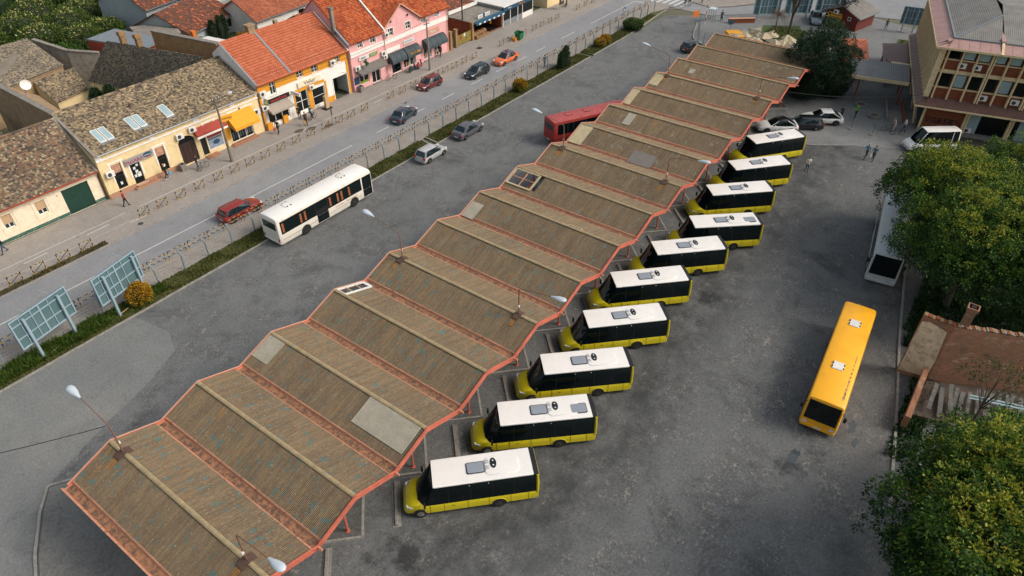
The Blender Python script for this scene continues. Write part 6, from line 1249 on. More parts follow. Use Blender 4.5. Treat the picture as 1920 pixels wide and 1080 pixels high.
t = thing('wheeled_bin', 'green wheeled rubbish bin with open lid by the barriers', 'bin', (88.5,63.3,.1), R(4))
m = MB(); m.loft([[(x*w,y*w,z) for x,y in ((-.6,-.5),(.6,-.5),(.6,.5),(-.6,.5))] for z,w in ((.15,.8),(1.15,1.0))], 0, False); m.bx(-.5,.5,-.4,.4,.15,.18); m.build('body', M['cross_green'], t); m = MB(); m.beam((-.62,.55,1.15),(.62,.55,1.2),.1,.1); m.build('handle', M['green_gate'], t); papers(t, [(.25,-.52,.35,.5)], -.5)
for x in (-.5,.5): m = MB(); m.cyl((x-.05,.4,.12),(x+.05,.4,.12),.12,10); m.build('wheel', M['rubber'], t)
m = MB(); m.box((0,0,.25),(.75,.5,.5)); tag(m.build('cardboard_box', M['lamp_amber'], None, (87.6,63.5,.1), R(10)), 'cardboard box beside the green rubbish bin', 'box')
for x, y, lab in ((33.0,68.7,'grey concrete litter bin by the arched gate'),(59.6,68.5,'square concrete litter bin beside the ochre portal')):
    t = thing('litter_bin', lab, 'bin', (x,y,.1)); m = MB(); m.loft([[(a*w,b*w,z) for a,b in ((-.3,-.3),(.3,-.3),(.3,.3),(-.3,.3))] for z,w in ((0,.8),(.5,1),(.8,1.05))]); m.build('body', M['concrete'], t); m = MB(); m.bx(-.2,.2,-.2,.2,.8,.83); m.build('opening', M['black'], t)
t = thing('advertising_column', 'small brown advertising stand on the pavement by the dress shop', 'stand', (53.3,68.2,.1)); m = MB(); m.bx(-.25,.25,-.2,.2,.1,1.7); m.build('panel', M['curtain_beige'], t); m = MB(); m.bx(-.55,.55,-.4,.4,0,.12); m.build('foot', M['black'], t)
t = thing('advertising_board', 'dark sign board on legs by the yellow house', 'sign board', (105.2,66.3,.1)); m = MB(); m.box((0,0,1.5),(1.3,.1,1.3)); sg = m.build('board', M['brown_wood'], t); lettering('das', .5, M['plate'], sg, (0,-.06,1.5))
for x in (-.5,.5): m = MB(); m.tube([(x,0,0),(x,0,1)],.04,5); m.build('leg', M['zinc'], t)
# greengrocer crates
P_('fruit_orange','d07a2c',rough=.7,var=.35,vs=9); P_('fruit_green','5c6b2c',rough=.7,var=.3,vs=9); P_('fruit_red','8d2f22',rough=.7,var=.3,vs=9); P_('crate_wood','8f7350',rough=.85,var=.2,vs=4)
fr = ['orange','green','red']; k = 0
for row in range(2):
    for i in range(5):
        t = thing('fruit_crate', '%s fruit crate, %s row of the greengrocer stall, %s from the pillar' % (['orange','green','red','orange','red'][(i+row) % 5], ['front','back'][row], ordn[i]), 'crate', (84.75+i*.62,68.75+row*.6,.35+row*.4), 0, 'fruit crates at the greengrocer')
        m = MB(); m.bx(-.28,.28,-.26,-.22,0,.25); m.bx(-.28,.28,.22,.26,0,.25); m.bx(-.28,-.25,-.22,.22,0,.25); m.bx(.25,.28,-.22,.22,0,.25); m.bx(-.25,.25,-.22,.22,0,.03); m.build('box', M['crate_wood'], t)
        m = MB(); m.ball((0,0,.17),(.24,.2,.12),10,6); m.build('fruit', M['fruit_'+['orange','green','red','orange','red'][(i+row) % 5]], t)
t = thing('stall_rack', 'sloping wooden rack under the fruit crates', 'rack', (86,69.1,0)); m = MB(); m.bx(-1.6,1.6,-.65,-.05,.1,.34); m.bx(-1.6,1.6,-.05,.6,.1,.74); m.build('shelf', M['crate_wood'], t)
t = thing('banana_bunch', 'bunch of bananas hanging in the greengrocer doorway', 'bananas', (88.9,69.3,1.35))
for i in range(6): m = MB(); a = i*1.05; m.tube([(0,0,.4),(.12*math.cos(a),.12*math.sin(a),.2),(.1*math.cos(a),.1*math.sin(a),-.05)],[.03,.05,.02],6); m.build('banana', M['awning_yellow'], t)
# cables
def cable(label, pts, r=.018, sag=.6):
    m = MB(); P = []
    for a, b in zip(pts[:-1], pts[1:]):
        a, b = Vector(a), Vector(b)
        for i in range(12): f = i/12; P.append(a+(b-a)*f-Vector((0,0,4*sag*f*(1-f))))
    P.append(Vector(pts[-1])); m.tube(P, r, 5); tag(m.build('overhead_cable', M['black']), label, 'cable')
cable('overhead cable between the two shop-side utility poles', [(37.4,66.2,7.4),(70.75,66.2,7.0)], .02, .9); cable('black cable from the nearest shelter lamp to the left', [(7.0,33.4,7.2),(-8,46,6.3)], .022, .5)
cable('pale cable from the far end of the shelter to the office', [(82.0,19.8,4.6),(91.3,6.6,4.4)], .02, .5)
for i, (x, y) in enumerate(((86.9,12.6),(86.8,10.1))):
    t = thing('chain_post', ['thin iron post on a round foot nearer the coupes','thin iron post on a round foot nearer the white van'][i], 'post', (x,y,0)); m = MB(); m.tube([(0,0,0),(0,0,1.5)],.025,6); m.build('shaft', M['rim_dark'], t); m = MB(); m.cyl((0,0,0),(0,0,.08),.3,12); m.build('foot', M['concrete'], t)
for i, (x, y) in enumerate(((105.0,40.6),(106.6,41.4),(103.9,39.3),(108.2,42.2),(110.3,42.9))):
    m = MB(); m.tube([(0,0,0),(0,0,1.5),(.1,.1,1.8)],.05,6); tag(m.build('bent_post', M['concrete_post'], None, (x,y,0), random.uniform(0,6)), 'bent grey post on the kerb curve, %s counted from the shelter' % ['second','third','first','fourth','fifth'][i], 'post', 'bent posts along the kerb curve')
# ------------------------------------------------------------------ vegetation
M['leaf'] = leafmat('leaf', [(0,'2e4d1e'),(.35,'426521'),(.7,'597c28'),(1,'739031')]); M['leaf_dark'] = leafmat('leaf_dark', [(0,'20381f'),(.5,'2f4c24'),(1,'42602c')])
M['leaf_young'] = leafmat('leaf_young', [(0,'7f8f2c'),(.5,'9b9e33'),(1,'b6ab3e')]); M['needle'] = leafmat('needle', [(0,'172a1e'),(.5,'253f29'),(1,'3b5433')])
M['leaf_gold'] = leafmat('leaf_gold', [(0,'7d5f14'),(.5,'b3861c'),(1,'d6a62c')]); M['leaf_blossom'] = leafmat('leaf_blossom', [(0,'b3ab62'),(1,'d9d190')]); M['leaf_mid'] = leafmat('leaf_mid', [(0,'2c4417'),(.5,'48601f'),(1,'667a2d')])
M['grass_blade'] = leafmat('grass_blade', [(0,'3f4a22'),(.4,'555f2a'),(.75,'6d6c38'),(1,'87814a')]); M['twig_leaf'] = leafmat('twig_leaf', [(0,'4b4a2a'),(.6,'5d5a33'),(1,'7d7035')])
g = G('bark', .95); g.col(g.mix(g.rng(g.noise(6,5,.7,g.pos((1,1,.2))),.35,.65), lin('3a322a'), lin('5d5247'))); M['bark'] = g.mat
def rosettes(C, D, per, size, ll, lw, jit=.25, droop=.1):
    """leaves radiating from each cluster centre C along bias directions D -> vertices, quads"""
    N = len(C); n = N*per; c = np.repeat(C, per, 0); d = np.repeat(D, per, 0)
    r = RNG.normal(size=(n,3)); r /= np.linalg.norm(r, axis=1)[:,None]; d = r + d*.75; d[:,2] += .12; d /= np.linalg.norm(d, axis=1)[:,None]
    s = RNG.uniform(.6, 1.25, n)[:,None]*ll; base = c + d*(size*RNG.uniform(.05,.8,n))[:,None] + RNG.normal(size=(n,3))*jit*size
    side = np.cross(d, RNG.normal(size=(n,3))); side /= np.linalg.norm(side, axis=1)[:,None]+1e-6
    w = s*lw/ll*.5; tip = base + d*s; tip[:,2] -= droop*s[:,0]; mid = base + d*s*.5
    V = np.stack([base, mid+side*w, tip, mid-side*w], 1).reshape(-1,3); F = np.arange(n*4).reshape(-1,4); return V, F
def lobed_crown(c, r, h0, h1, lobes, per_lobe, lr=.27, flat=.85):
    """cluster centres on many overlapping lobes; returns centres, outward dirs, tip-ness"""
    C, D, T = [], [], []; zc = (h0+h1)/2; hz = (h1-h0)/2
    for k in range(lobes):
        u = RNG.normal(size=3); u /= np.linalg.norm(u); u[2] = abs(u[2])*1.05-.42 if k % 4 else u[2]; u /= np.linalg.norm(u)
        f = RNG.uniform(.52, .86); lc = np.array([c[0]+u[0]*r*f, c[1]+u[1]*r*f, zc+u[2]*hz*f]); rad = r*lr*RNG.uniform(.7,1.25)
        q = RNG.normal(size=(per_lobe,3)); q /= np.linalg.norm(q, axis=1)[:,None]; q[:,2] = np.where(RNG.random(per_lobe) < .75, np.abs(q[:,2]), q[:,2])
        p = lc + q*rad*RNG.uniform(.78,1.08,per_lobe)[:,None]*np.array([1,1,flat])
        C.append(p); D.append(q); T.append(np.clip(q[:,2]*.75+.45*u[2]+RNG.normal(0,.18,per_lobe),0,2))
    return np.concatenate(C), np.concatenate(D), np.concatenate(T)
def tree(label, x, y, h, r, lobes=30, per_lobe=26, per=16, mats=('leaf','leaf_dark','leaf_young'), ll=.19, lw=.10, size=.36, h0=.22, name='broadleaf_tree', young=.98, group=None, trunk=.28, zoff=0):
    t = thing(name, label, 'tree', (x,y,zoff), 0, group)
    C, D, T = lobed_crown((0,0), r, h*h0, h*.98, lobes, per_lobe)
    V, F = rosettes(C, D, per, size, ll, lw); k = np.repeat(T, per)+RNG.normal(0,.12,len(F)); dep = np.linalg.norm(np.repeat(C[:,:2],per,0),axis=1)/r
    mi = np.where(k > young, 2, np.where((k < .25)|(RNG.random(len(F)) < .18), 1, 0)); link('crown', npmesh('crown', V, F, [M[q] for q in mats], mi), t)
    m = MB(); m.tube([(0,0,0),(.1,.05,h*.2),(.0,.1,h*.42),(.15,0,h*.7)],[trunk,trunk*.8,trunk*.55,trunk*.2],9)
    for a in range(9):
        an = a*.7+random.uniform(-.2,.2); z0 = h*random.uniform(.2,.45); e = r*random.uniform(.55,.8); z1 = h*random.uniform(.5,.85)
        m.tube([(.05,.05,z0),(e*.45*math.cos(an),e*.45*math.sin(an),z0+(z1-z0)*.6),(e*math.cos(an),e*math.sin(an),z1)],[trunk*.42,trunk*.26,trunk*.08],6)
    m.build('trunk', M['bark'], t); return t
GT = 'broadleaf trees along the lot edge'
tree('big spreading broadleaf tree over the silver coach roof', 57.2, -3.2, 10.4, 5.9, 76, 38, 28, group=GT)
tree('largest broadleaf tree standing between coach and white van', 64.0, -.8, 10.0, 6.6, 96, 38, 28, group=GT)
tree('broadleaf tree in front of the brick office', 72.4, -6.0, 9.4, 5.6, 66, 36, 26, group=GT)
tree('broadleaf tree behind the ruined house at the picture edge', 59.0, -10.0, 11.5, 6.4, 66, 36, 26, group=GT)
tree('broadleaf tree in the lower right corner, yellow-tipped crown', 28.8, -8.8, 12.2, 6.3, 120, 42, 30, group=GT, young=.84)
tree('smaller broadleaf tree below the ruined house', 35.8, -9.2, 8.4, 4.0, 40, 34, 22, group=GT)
tree('dark evergreen tree at the far corner of the shelter', 93.8, 19.6, 9.6, 4.4, 60, 34, 18, ('needle','needle','leaf_dark'), .28, .08, .36, .08, 'evergreen_tree', 1.1, trunk=.25)
tree('tall pine with bare trunk beyond the tarpaulins', 112.8, 29.3, 13.5, 2.8, 16, 22, 14, ('needle','needle','leaf_dark'), .32, .07, .34, .68, 'pine_tree', 1.2, trunk=.22)
tree('dark pine leaning over the red wooden hut', 124.0, 24.6, 7.6, 2.6, 16, 24, 14, ('needle','needle','leaf_dark'), .32, .07, .34, .42, 'pine_tree', 1.2, trunk=.2)
tree('thin sparse sapling growing inside the ruined house', 44.4, -7.2, 6.0, 2.3, 12, 12, 7, ('twig_leaf','leaf_dark','leaf_gold'), .2, .08, .3, .35, 'sapling_tree', 1.3, trunk=.1)
# drooping dry tree
t = thing('weeping_tree', 'small drooping leafless tree beside the tarpaulin stalls', 'tree', (109.3,30.5,0)); m = MB(); m.tube([(0,0,0),(.1,0,2.2),(.05,.1,4.6)],[.16,.12,.08],8); m.build('trunk', M['bark'], t)
m = MB()
for i in range(70): a = random.uniform(0,2*PI); e = random.uniform(.7,1.9); z = random.uniform(4.3,5.2); m.tube([(.05,.1,4.5),(e*.5*math.cos(a),e*.5*math.sin(a),z+.3),(e*math.cos(a),e*math.sin(a),z-random.uniform(.2,1.6))],[.03,.02,.008],4)
m.build('crown', M['pole_wood'], t)
def shrub(label, x, y, r, h, mats, n=260, per=12, ll=.16, lw=.09, name='shrub', z=.05, young=.55, shape='ball', size=.14):
    t = thing(name, label, 'shrub', (x,y,z)); q = RNG.normal(size=(n,3)); q /= np.linalg.norm(q, axis=1)[:,None]
    if shape == 'ball': C = q*np.array([r,r,h/2])*RNG.uniform(.82,1.0,n)[:,None]+np.array([0,0,h/2]); D = q
    else: zz = RNG.random(n)**.8; rr = r*np.sqrt(np.clip(1-(zz*1.0)**2.2,0.02,1))*RNG.uniform(.8,1.05,n); a = RNG.uniform(0,2*PI,n); C = np.stack([rr*np.cos(a),rr*np.sin(a),zz*h],1); D = np.stack([np.cos(a)*.4,np.sin(a)*.4,np.ones(n)],1)
    V, F = rosettes(C, D, per, size, ll, lw); k = np.repeat(C[:,2]/h, per)+RNG.normal(0,.22,len(F)); link('foliage', npmesh('foliage', V, F, [M[m_] for m_ in mats], np.where(k > young, 1, 0)), t)
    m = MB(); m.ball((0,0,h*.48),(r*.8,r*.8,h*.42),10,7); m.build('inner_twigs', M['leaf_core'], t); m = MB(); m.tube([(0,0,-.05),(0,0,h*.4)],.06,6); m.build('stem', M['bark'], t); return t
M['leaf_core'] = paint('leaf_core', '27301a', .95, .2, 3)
for i, (x, y, r, h) in enumerate(((93.0,20.6,2.4,3.6),(95.8,18.0,2.2,3.2),(97.6,21.5,2.4,3.8))): shrub('dark evergreen bush at the foot of the corner tree, %s' % ['beside the shelter','beside the planters','behind the trunk'][i], x, y, r, h, ('needle','leaf_dark'), 420, 12, .3, .08, 'evergreen_bush', 0, .8, size=.35)
shrub('round clipped golden shrub beside the billboards', 17.7, 51.5, .98, 1.9, ('leaf_mid','leaf_gold'), 420, 12, young=.35)
shrub('round yellow-green shrub on the verge opposite the red bus', 72.4, 51.6, .9, 1.6, ('leaf_mid','leaf_gold'), 360, 12, young=.6)
for i, x in enumerate((82.3,83.3)): shrub('dark columnar thuja on the verge, %s of the pair' % ['shorter','taller'][i], x, 51.4, .62, 2.5+.45*i, ('needle','leaf_dark'), 420, 12, .14, .05, 'thuja_shrub', young=.95, shape='cone')
for i, x in enumerate((93.4,95.0)): shrub('orange-brown shrub on the verge, %s of the pair' % ['nearer','farther'][i], x, 51.6, .85, 1.3, ('leaf_mid','leaf_gold'), 260, 12, young=.5)
shrub('wide dark green shrub near the end of the verge', 103.3, 51.3, 1.6, 1.7, ('leaf_dark','leaf_mid'), 420, 12, .18, .09, young=.6)
for i, (x, y, h) in enumerate(((59.2,99.8,3.6),(60.4,99.6,4.1),(61.4,99.9,3.8))): shrub('slim cypress in the back yard, %s of three' % ['leftmost','middle','rightmost'][i], x, y, .6, h, ('needle','leaf_dark'), 260, 10, .2, .07, 'cypress_shrub', young=.95, shape='cone')
shrub('yellow flowering bush in the back yard by the cypresses', 62.6, 97.6, .9, 1.4, ('leaf_mid','leaf_gold'), 160, 10, young=.5)
for i, (x, y, h) in enumerate(((34.2,86.4,4.6),(35.2,85.0,5.0),(33.4,84.0,3.6),(36.4,83.2,3.2))): shrub('dark evergreen bush in the courtyard, number %s from the left' % ordn[i], x, y, 1.1, h, ('needle','leaf_dark'), 300, 12, .26, .09, 'courtyard_bush', young=.9, shape='cone')
gardens = [(38,113,3.0,3.4),(42,117,3.4,4.0),(46,113.5,3.0,3.6),(47.5,120,3.6,4.4),(50.5,115,2.6,3.2),(42,124,3.6,4.4),(51.5,124,3.4,4.2),(36,121,3.2,4.0),(46.5,129,3.8,4.6),(36.5,108.5,2.4,3.0),(41.2,109.5,2.6,2.8),(33,114,3.4,3.8),(55.5,131,4.2,5.4),(51,137,4.5,6),(60,138,4.5,6),(43,138,4.5,5.5)]
for i, (x, y, r, h) in enumerate(gardens):
    fl = i < 9
    shrub(('elder bush with cream blossom in the back garden, clump %s' if fl else 'green bush at the back of the garden, clump %s')% (['one','two','three','four','five','six','seven','eight','nine','ten','eleven','twelve','thirteen','fourteen','fifteen','sixteen'][i]), x, y, r, h, ('leaf_mid' if fl else 'leaf_dark','leaf_blossom' if fl else 'leaf'), 520, 9, .34, .16, 'garden_bush', 0, 1.08 if fl else .75, size=.4)
for o in list(COL.objects):
    if o.name.startswith('garden_bush'): o['group'] = 'bushes in the back garden'
def grass(name, label, rects, dens, h, w, mat, z=.05, clump=1.0):
    Vs = []
    for x0, x1, y0, y1, hm in rects:
        n = int((x1-x0)*(y1-y0)*dens); p = np.stack([RNG.uniform(x0,x1,n),RNG.uniform(y0,y1,n),np.full(n,z)],1); a = RNG.uniform(0,2*PI,n); hh = h*hm*RNG.uniform(.4,1.2,n)*(0.55+.9*(np.sin(p[:,0]*1.7)*np.sin(p[:,0]*.53+p[:,1]*2)>-.1)*.6)
        d = np.stack([np.cos(a),np.sin(a),0*a],1)*w*RNG.uniform(.6,1.4,n)[:,None]; l = np.stack([RNG.normal(0,.35,n)*hh,RNG.normal(0,.35,n)*hh,hh],1)
        Vs.append(np.stack([p-d,p+d,p+l],1).reshape(-1,3))
    V = np.concatenate(Vs); o = link(name, npmesh(name, V, np.arange(len(V)).reshape(-1,3), mat)); tag(o, label, 'grass', kind='stuff'); return o
g = G('verge_soil', .95); g.col(g.mix(g.rng(g.noise(1.2,5,.7),.35,.65), lin('4a5222'), lin('5f5a35'))); M['verge_soil'] = g.mat
for a, b in ((-12,53.4),(54.5,88.7),(89.6,104)): m = MB(); m.bx(a,b,50.58,52.7,0,.11); struct('verge', m, M['verge_soil'])
m = MB(); m.prism([(104,50.68),(111,51.38),(115.8,51.55),(113,52.7),(104,52.7)],0,.11); struct('verge', m, M['verge_soil'])
grass('verge_grass', 'short rough grass on the verge between lot and footpath', [(-12,53.3,50.6,52.7,1),(54.6,88.6,50.6,52.7,1),(89.7,104,50.6,52.7,1),(104,112,51.4,52.6,.8)], 240, .2, .05, M['grass_blade'], .1)
grass('verge_weeds', 'taller weeds and hedge plants under the billboards', [(-6,14.5,51.0,52.6,1),(14.5,20,51.3,52.6,.6)], 420, .55, .07, M['leaf_mid'], .1)
m = MB(); m.bx(7,20.6,61.98,62.75,.1,.12); struct('weed_strip', m, M['soil'])
grass('kerb_weeds', 'yellowish weeds growing along the kerb strip', [(7,20.6,62.0,62.7,1)], 200, .2, .05, M['twig_leaf'], .12)
m = MB(); m.poly([(20,-40,-.01),(150,-40,-.01),(150,8,-.01),(92,2.8,-.01),(60,-4.6,-.01),(20,-6.6,-.01)]); g = G('undergrowth_soil', .95); g.col(g.mix(g.rng(g.noise(.8,6,.7),.35,.65), lin('3a3a2c'), lin('4f4a3c'))); M['undergrowth_soil'] = g.mat; struct('bare_ground', m, M['undergrowth_soil'])
grass('undergrowth', 'low weeds and ivy along the right-hand kerb', [(38,50,-4.6,-2.9,1),(50,58,-3.4,-1.4,1),(20,38,-12,-5.4,.8),(52,74,-12,-1,.8)], 70, .5, .09, M['leaf_dark'], 0)
m = MB(); m.poly([(30,104,.0),(70,108,.0),(90,150,.0),(20,150,.0)]); g = G('lawn', .95); g.col(g.mix(g.rng(g.noise(.5,6,.7),.35,.65), lin('33461d'), lin('4c5c28'))); M['lawn'] = g.mat; struct('garden_lawn', m, M['lawn'])
grass('garden_grass', 'overgrown grass of the back garden', [(30,66,106,145,1)], 24, .5, .12, M['leaf_mid'], 0)
m = MB(); m.poly([(115.6,14.5,.012),(124,15.5,.012),(124.5,12,.012),(116,11,.012)]); struct('lawn_patch', m, M['lawn']); grass('lawn_patch_grass', 'small lawn patch behind the kiosk', [(116,124,11.6,15,1)], 60, .18, .06, M['grass_blade'], .01)
m = MB(); m.poly([(111,33,.012),(118,35,.012),(121,30,.012),(113,26,.012)]); struct('lawn_patch', m, M['lawn']); grass('stall_grass', 'grass around the pines beyond the tarpaulin stalls', [(112,119,28,33.5,1)], 60, .25, .07, M['grass_blade'], .01)

# ------------------------------------------------------------------ people and bicycles
def pmat(c): 
    k = 'cloth_'+c
    if k not in M: M[k] = paint(k, c, .85, .12, 9)
    return M[k]
M['skin'] = paint('skin', 'c08d70', .6, .05, 8); M['shoe'] = paint('shoe', '22201f', .6, .1, 8)
def person(label, x, y, rz, top, legs, hair='2a211c', sleeve=True, walk=.45, lean=0, bag=None, arms=None, shoe=None, seated=False, h=1.74, z=0, skirt=False):
    """one continuous remeshed body; faces +x"""
    s = h/1.74; B = []   # (zone, p, q, r0, r1)
    def leg(sd, a, kn):
        hp = Vector((0,sd*.095,.93)); kne = hp+Vector((math.sin(a)*.44,sd*.005,-math.cos(a)*.44)); an = kne+Vector((math.sin(a-kn)*.43,0,-math.cos(a-kn)*.43))
        B.append(('legs',hp,kne,.098,.064)); B.append(('legs',kne,an,.062,.044)); B.append(('shoe',an+Vector((-.05,0,-.035)),an+Vector((.17,sd*.02,-.05)),.048,.036)); return an
    if seated: leg(1,1.15,1.25); leg(-1,.75,.95)
    else:
        leg(1, walk*.62, .08 if walk > 0 else .0); leg(-1, -walk*.55, .35*abs(walk)); 
    tl = Vector((math.sin(lean),0,math.cos(lean))); pel = Vector((0,0,.95)); chest = pel+tl*.40; nk = pel+tl*.56; hd = pel+tl*.72+Vector((.02,0,0))
    B += [('top',pel+Vector((0,.06,0)),pel+Vector((0,-.06,0)),.105,.105),('top',pel,chest,.125,.13),('top',chest+Vector((0,.11,0)),chest+Vector((0,-.11,0)),.105,.105),('top',chest+tl*.08+Vector((0,.15,0)),chest+tl*.08+Vector((0,-.15,0)),.06,.06),('skin',nk-tl*.06,hd-tl*.05,.052,.05),('skin',hd-tl*.05,hd+tl*.05,.082,.098),('skin',hd+Vector((.085,0,-.01)),hd+Vector((.105,0,-.025)),.018,.016),('skin',hd+Vector((0,.095,0)),hd+Vector((0,-.095,0)),.022,.022)]
    hands = []
    for sd in (1,-1):
        sh = chest+tl*.09+Vector((0,sd*.19,0)); a = (arms[0 if sd > 0 else 1] if arms else (-walk*.6*sd, .3))
        el = sh+Vector((math.sin(a[0])*.29,sd*.05,-math.cos(a[0])*.29)); wr = el+Vector((math.sin(a[0]+a[1])*.26,-sd*.01,-math.cos(a[0]+a[1])*.26)); d = (wr-el).normalized()
        B.append(('top',sh,el,.056,.045)); B.append(('top' if sleeve else 'skin',el,wr,.043,.03)); B.append(('skin',wr,wr+d*.09,.034,.03)); hands.append((wr+d*.09,d,sd))
    m = MB()
    for zn, p, q, r0, r1 in B:
        d = (q-p).normalized(); m.tube([p-d*r0*.75,p-d*r0*.35,p,q,q+d*r1*.35,q+d*r1*.75],[r0*.5,r0*.88,r0,r1,r1*.88,r1*.5],10)
    if skirt: m.tube([(0,0,1.0),(0,0,.75),(0,0,.5)],[.15,.2,.24],12)
    me = m.mesh('person_raw', M['skin']); tmp = bpy.data.objects.new('tmp', me); COL.objects.link(tmp); md = tmp.modifiers.new('r','REMESH'); md.mode = 'VOXEL'; md.voxel_size = .026; md.use_smooth_shade = True
    dg = bpy.context.evaluated_depsgraph_get(); dg.update(); body = bpy.data.meshes.new_from_object(tmp.evaluated_get(dg)); bpy.data.objects.remove(tmp)
    n = len(body.polygons); ctr = np.zeros(n*3); body.polygons.foreach_get('center', ctr); ctr = ctr.reshape(-1,3); best = np.full(n,1e9); zone = np.zeros(n,int); zi = {'legs':0,'shoe':1,'top':2,'skin':3}
    for zn, p, q, r0, r1 in B:
        p_, q_ = np.array(p), np.array(q); d = q_-p_; tt = np.clip(((ctr-p_)@d)/(d@d),0,1); ds = np.linalg.norm(ctr-p_-tt[:,None]*d,axis=1)-(r0+(r1-r0)*tt); k = ds < best; best[k] = ds[k]; zone[k] = zi[zn]
    if skirt: zone[(ctr[:,2] > .5)&(ctr[:,2] < 1.0)&(zone == 0)] = 2
    body.materials.clear()
    for mt in (pmat(legs), pmat(shoe) if shoe else M['shoe'], pmat(top), M['skin']): body.materials.append(mt)
    body.polygons.foreach_set('material_index', zone.astype(np.int32)); body.polygons.foreach_set('use_smooth', [True]*n)
    t = thing('person', label, 'person', (x,y,z), rz); t.scale = (s,s,s); body.name = 'body'; link('body', body, t)
    for p, d, sd in hands:
        m = MB(); a = d.cross(Vector((0,1,0))).normalized(); 
        for i, L in enumerate((.065,.078,.072,.055)): o_ = a*(.024-.016*i); m.tube([p-d*.02+o_,p+d*L*.6+o_,p+d*L+o_+Vector((.012,-sd*.008,0))],[.0095,.009,.007],5)
        m.tube([p-d*.06+a*.03,p-d*.02+a*.055,p+d*.02+a*.06],[.012,.011,.008],5); m.build('fingers', M['skin'], t)
    m = MB(); hc = hd+tl*.03+Vector((-.02,0,.02)); m.ball(hc,(.108,.105,.105),12,7); m.v = [(a,b,c) if not (a > hc.x+.06 and c < hc.z+.02) else (hc.x+.06,b,c) for a,b,c in m.v]; m.build('hair', pmat(hair), t, smooth=True)
    for sd in (1,-1): m = MB(); m.ball(hd+Vector((.088,sd*.034,.012)),.011,6,4); m.build('eye', M['black'], t)
    m = MB(); m.box(hd+Vector((.09,0,-.055)),(.01,.045,.01)); m.build('mouth', pmat('8a4a42'), t)
    if bag:
        p, d, sd = hands[1]; m = MB(); m.loft([[(p.x+a_*w,p.y-.03+b_*.5,p.z+c_) for a_,b_ in ((-.16,-.12),(.16,-.12),(.16,.12),(-.16,.12))] for c_,w in ((-.42,1),(-.16,.9),(-.05,.5))]); 
        bg = m.build('carried_bag', pmat(bag), None); bg.name = 'bag'; bg.matrix_world = Matrix.Translation((x,y,z)) @ Matrix.Rotation(rz,4,'Z') @ Matrix.Scale(s,4); tag(bg, 'bag held by the '+label, 'bag')
        if len(bg['label'].split()) > 16: bg['label'] = ' '.join(bg['label'].split()[:14])
    return t
def bicycle(label, x, y, rz, c='2a2c2e', z=0, lean=0):
    t = thing('bicycle', label, 'bicycle', (x,y,z), rz); t.rotation_euler = (lean,0,rz)
    for wx in (-.52,.52):
        m = MB(); pts = [(wx+.33*math.cos(a),0,.34+.33*math.sin(a)) for a in np.linspace(0,2*PI,21)]; m.tube(pts,.022,5,cap=False); w = m.build('wheel', M['rubber'], t); m = MB()
        for i in range(8): a = i*PI/4; m.tube([(wx,0,.34),(wx+.32*math.cos(a),0,.34+.32*math.sin(a))],.004,3)
        m.build('spokes', M['chrome'], w)
    m = MB()
    for p, q in (((-.52,0,.34),(-.1,0,.3)),((-.1,0,.3),(-.22,0,.82)),((-.52,0,.34),(-.2,0,.75)),((-.1,0,.3),(.36,0,.76)),((-.2,0,.76),(.36,0,.84)),((.52,0,.34),(.33,0,.98))): m.tube([p,q],.02,6)
    m.build('frame', pmat(c), t); m = MB(); m.ball((-.24,0,.87),(.13,.07,.035),8,5); m.build('saddle', M['black'], t); m = MB(); m.tube([(.26,-.28,1.0),(.34,-.1,1.0),(.34,.1,1.0),(.26,.28,1.0)],.015,6); m.build('handlebar', M['chrome'], t)
    for s in (1,-1): m = MB(); m.box((-.1+.12*s,s*.12,.3-.08*s),(.1,.08,.02)); m.build('pedal', M['black'], t)
    return t
def scooter(label, x, y, rz, c):
    t = thing('motor_scooter', label, 'motor scooter', (x,y,.1), rz)
    for wx in (-.6,.62): wheel(t, wx, 0, .27, .11)
    m = MB(); m.loft([[(px,py,pz) for py,pz in ((-w,z0),(w,z0),(w*.8,z1),(-w*.8,z1))] for px,w,z0,z1 in ((-.85,.1,.5,.7),(-.5,.17,.3,.78),(-.1,.15,.22,.6),(.2,.16,.2,.32),(.42,.15,.25,.4))]); m.build('body', pmat(c), t, smooth=True)
    m = MB(); m.beam((.62,0,.27),(.42,0,1.0),.2,.06); m.build('front_shield', pmat(c), t); m = MB(); m.ball((-.45,0,.8),(.34,.13,.07),10,6); m.build('saddle', M['black'], t); m = MB(); m.tube([(.36,-.32,1.02),(.42,0,1.04),(.36,.32,1.02)],.02,6); m.build('handlebar', M['black'], t)
    return t
PV = .1
person('person in red jacket and black trousers walking below the brick plinth', 25.3, 66.9, R(-30), 'a3362c', '1d1e22', z=PV)
person('person with orange hair and a blue bag passing the butcher shop', 30.9, 68.5, R(10), '22252a', '26292f', 'c98a4a', bag='4a9cc0', z=PV, shoe='d8d8d4', walk=.6)
person('person in dark jacket pushing a bicycle by the arched gate', 34.1, 67.6, R(10), '30353a', '55636b', z=PV, arms=((.6,.3),(.7,.3)))
bicycle('bicycle pushed past the arched gate', 34.5, 67.2, R(12), '5d666a', PV)
person('person in dark coat with a red bag below the beige awning', 45.0, 67.5, R(200), '20242a', '2a2d33', '3a3a3a', bag='b5545a', z=PV)
person('person in black and red with a yellow bag near the tree pits', 48.4, 66.5, R(250), '3a2024', '17181b', bag='d9a02c', z=PV, walk=.3)
person('person in black standing at the dress shop door', 49.2, 68.6, R(60), '1c1f22', '26282c', z=PV, walk=.1)
person('person in teal-grey jacket seated on a bicycle by the dress shop', 49.75, 67.2, R(15), '37474e', '22272c', z=PV+.1, seated=True, lean=.25, arms=((1.0,.2),(1.0,.2)))
bicycle('bicycle ridden along the pavement by the dress shop', 50.0, 67.2, R(15), '24282a', PV)
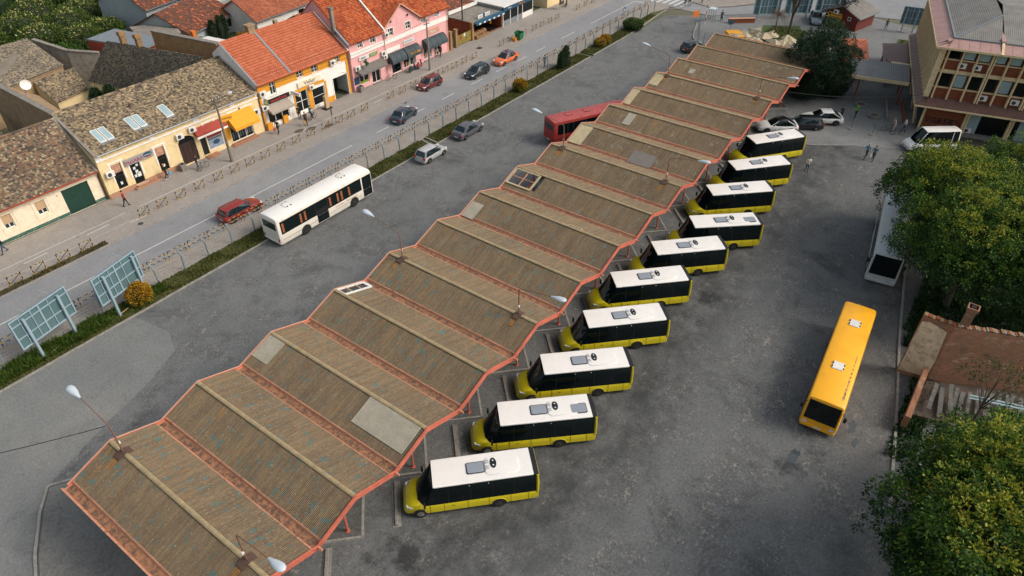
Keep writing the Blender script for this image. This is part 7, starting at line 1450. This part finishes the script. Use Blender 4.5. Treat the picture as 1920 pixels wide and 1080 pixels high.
person('person in dark jacket and jeans at the left picture edge', 14.2, 68.3, R(190), '20262c', '38506b', z=PV, walk=.6)
person('person in black walking past the last dark awning', 75.6, 68.4, R(190), '17191c', '1d2024', z=PV, bag='2c3a40')
person('person in blue-grey walking behind the wire fence', 81.2, 53.6, R(5), '566a73', '46555e', z=PV, walk=.6)
person('person in white shirt and jeans standing behind the minibuses', 73.3, 13.6, R(205), 'd8d5cc', '3c5362', sleeve=False, walk=.35, arms=((.4,1.4),(.3,1.2)))
person('person in bright blue shirt walking in the lot', 80.3, 9.2, R(160), '3f86a5', '1f242a', 'a9a39b', sleeve=False, walk=.75)
person('person in teal shirt carrying a white bag in the lot', 80.2, 8.4, R(175), '3d6a7c', '25303a', sleeve=False, bag='d5d9d8', walk=.6)
person('person in navy jacket beside the white coupe', 89.0, 14.4, R(140), '2c3b45', '1e252c', walk=.2, arms=((.3,1.5),(.2,.3)))
person('person in bright green jacket beside the planter', 90.6, 13.1, R(150), '4fae3c', '1c2026', walk=.3, arms=((.5,1.0),(.3,.8)))
person('person in pale pink shirt by the parked bicycles', 89.3, 8.3, R(120), 'd3aba0', 'c9bfb4', '8a7a6a', sleeve=False, walk=.2, lean=.3)
person('person in white shirt beside the ramp at the office', 89.9, 7.3, R(110), 'e3e1dc', '2f4350', sleeve=False, walk=.4)
person('person in olive jacket walking near the lawn patch', 127.4, 18.2, R(20), '565c48', '5f7c8f', walk=.5)
person('person in dark dress with a pale bag on the path', 115.8, 41.4, R(30), '2a4a4e', '2a2a2e', '2c211d', bag='d9d9d4', skirt=True)
person('person at the crossing beside a bicycle', 119.9, 49.9, R(30), '8a5a5e', '2a2f36', z=PV, walk=.3); person('person in black waiting at the crossing', 120.6, 49.4, R(40), '191b1f', '202329', z=PV, walk=.2); person('person in black walking beyond the crossing', 122.8, 48.0, R(20), '1a1c20', '23262b', z=PV)
person('person standing in the shade under the shelter', 58.6, 24.0, R(-60), '2c3f52', '23303c', z=.15, walk=.15)
bicycle('bicycle parked by the pharmacy awning', 65.0, 68.2, R(-20), '8a9a8c', PV, .1); bicycle('bicycle held at the crossing', 119.6, 49.5, R(120), '3a3c3e', PV)
bicycle('bicycle parked by the ramp, nearer the white van', 88.5, 7.7, R(125), '3a3f42', 0, .08); bicycle('bicycle parked by the ramp, nearer the planters', 88.9, 8.8, R(120), '5a4a40', 0, .08)
scooter('dark motor scooter in front of the baby shop', 69.0, 67.9, R(10), '22303a'); scooter('red motor scooter in front of the baby shop', 70.6, 68.0, R(20), 'a34a4a'); scooter('dark motorbike by the yellow house', 107.3, 66.6, R(30), '26362c')
